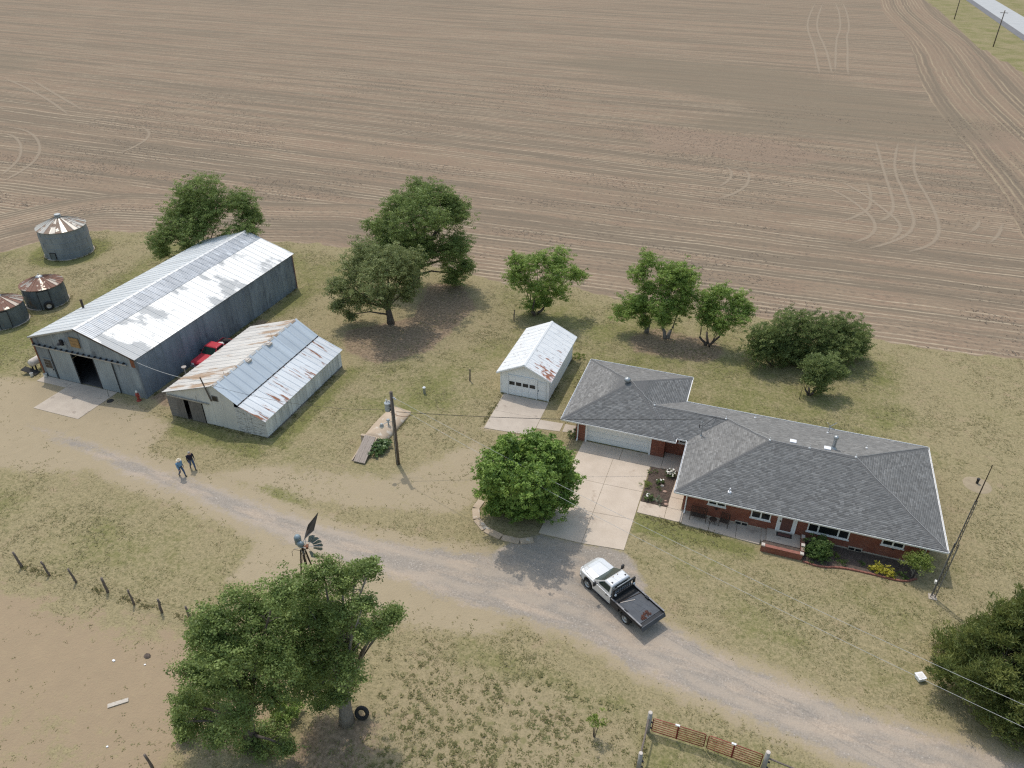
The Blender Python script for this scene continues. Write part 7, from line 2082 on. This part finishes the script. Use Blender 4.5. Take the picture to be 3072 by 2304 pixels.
# ================================================================== two people walking
def person(label, x, y, rz, sc, shirt, hat, seed):
    J = {'pelvis': ((0, 0, .96), .15), 'waist': ((.02, 0, 1.08), .168), 'chest': ((.05, 0, 1.32), .185), 'neck': ((.09, 0, 1.50), .06), 'head': ((.12, 0, 1.60), .092), 'crown': ((.13, 0, 1.72), .075), 'nose': ((.225, 0, 1.61), .018)}
    Ed = [('pelvis', 'waist'), ('waist', 'chest'), ('chest', 'neck'), ('neck', 'head'), ('head', 'crown'), ('head', 'nose')]
    for s, nm, kn, an, el, wr in ((1, 'l', (.20, .11, .52), (.27, .11, .10), (-.06, .27, 1.10), (.02, .29, .86)), (-1, 'r', (.04, -.11, .50), (-.22, -.11, .16), (.10, -.27, 1.10), (.26, -.25, .90))):
        J['hip' + nm] = ((0, s * .10, .90), .105)
        J['knee' + nm] = (kn, .08)
        J['ankle' + nm] = (an, .05)
        J['heel' + nm] = ((an[0] - .02, an[1], max(.05, an[2] - .06)), .05)
        J['toe' + nm] = ((an[0] + .17, an[1] + s * .02, max(.035, an[2] - .10)), .036)
        J['sho' + nm] = ((.05, s * .21, 1.40), .085)
        J['elb' + nm] = (el, .05)
        J['wri' + nm] = (wr, .033)
        J['palm' + nm] = ((wr[0] + .02, wr[1], wr[2] - .07), .036)
        Ed += [('pelvis', 'hip' + nm), ('hip' + nm, 'knee' + nm), ('knee' + nm, 'ankle' + nm), ('ankle' + nm, 'heel' + nm), ('heel' + nm, 'toe' + nm), ('chest', 'sho' + nm), ('sho' + nm, 'elb' + nm), ('elb' + nm, 'wri' + nm), ('wri' + nm, 'palm' + nm)]
        pb = J['palm' + nm][0]
        for i in range(4):
            L_ = (.075, .085, .08, .062)[i]
            J['f%d%s' % (i, nm)] = ((pb[0] + .03 - .02 * i, pb[1] - s * .008, pb[2] - .045), .0095)
            J['g%d%s' % (i, nm)] = ((pb[0] + .035 - .02 * i, pb[1] - s * .022, pb[2] - .045 - L_ * .7), .008)
            Ed += [('palm' + nm, 'f%d%s' % (i, nm)), ('f%d%s' % (i, nm), 'g%d%s' % (i, nm))]
        J['th' + nm] = ((pb[0] + .05, pb[1] - s * .01, pb[2] - .01), .01)
        J['ti' + nm] = ((pb[0] + .065, pb[1] - s * .02, pb[2] - .05), .009)
        Ed += [('palm' + nm, 'th' + nm), ('th' + nm, 'ti' + nm)]
    K = list(J)
    me = bpy.data.meshes.new('body')
    me.from_pydata([J[k][0] for k in K], [(K.index(a), K.index(b)) for a, b in Ed], [])
    o = bpy.data.objects.new('body_rig', me)
    COL.objects.link(o)
    o.modifiers.new('skin', 'SKIN')
    sub = o.modifiers.new('sub', 'SUBSURF')
    sub.levels = 2
    sv_ = me.skin_vertices[0].data
    for i, k in enumerate(K):
        sv_[i].radius = (J[k][1], J[k][1] * (1.15 if k in ('chest', 'waist', 'pelvis') else 1))
        sv_[i].use_root = (k == 'pelvis')
    dg_ = bpy.context.evaluated_depsgraph_get()
    m2 = bpy.data.meshes.new_from_object(o.evaluated_get(dg_))
    bpy.data.objects.remove(o)
    m2.materials.clear()
    for nm in ('skin', shirt, 'denim', 'boot'):
        m2.materials.append(mt(nm))
    seg = [(Vector(J[a][0]), Vector(J[b][0]), a, b) for a, b in Ed]
    for p in m2.polygons:
        c = p.center
        bd, who = 9, None
        for a, b, na, nb_ in seg:
            t_ = max(0, min(1, (c - a).dot(b - a) / max(1e-9, (b - a).length_squared)))
            d = (c - a - (b - a) * t_).length
            if d < bd:
                bd, who = d, nb_
        w4 = who[:4]
        if who in ('head', 'crown', 'nose') or w4 in ('palm',) or who[0] in 'fg' or who[:2] in ('th', 'ti'):
            p.material_index = 0
        elif w4 in ('hipl', 'hipr', 'knee', 'ankl'):
            p.material_index = 2
        elif w4 in ('heel', 'toel', 'toer'):
            p.material_index = 3
        elif c.z < .99:
            p.material_index = 2
        else:
            p.material_index = 1
        p.use_smooth = True
    t = thing('person', label, 'person', (x, y, 0), rz)
    t.scale = (sc, sc, sc)
    link('body', m2, None, t)
    for s in (-1, 1):
        ob('eye', blob(MB(), (.205, s * .035, 1.635), .011, n=6, m=5, jit=0), 'black_rubber', t, world=False)
        ob('ear', blob(MB(), (.12, s * .095, 1.62), .03, (.6, .4, 1), 6, 5, .05), 'skin', t, world=False)
    ob('mouth', MB().box(.203, .212, -.025, .025, 1.56, 1.566), 'litter_rust', t, world=False)
    ob('belt', MB().lathe([(.178, 1.0), (.188, 1.02), (.178, 1.045)], 14, (.01, 0, 0)), 'boot', t, world=False)
    if hat:
        ob('hat', MB().lathe([(.20, 1.685), (.19, 1.70), (.105, 1.70), (.10, 1.80), (.06, 1.825), (0, 1.81)], 18, (.13, 0, 0)), 'hat_straw', t, world=False, smooth=True)
    else:
        ob('hair', blob(MB(), (.105, 0, 1.69), .105, (1, .98, .85), 12, 8, .03), 'hair_grey', t, True, world=False)
    return t
person('person in a blue shirt, jeans and pale brimmed hat walking on the drive', -40.15, 35.06, R(-12), 1.0, 'shirt_blue', True, 1)
person('person in a dark navy jacket and jeans walking behind the hatted one', -39.95, 36.1, R(-30), 1.02, 'jacket_navy', False, 2)
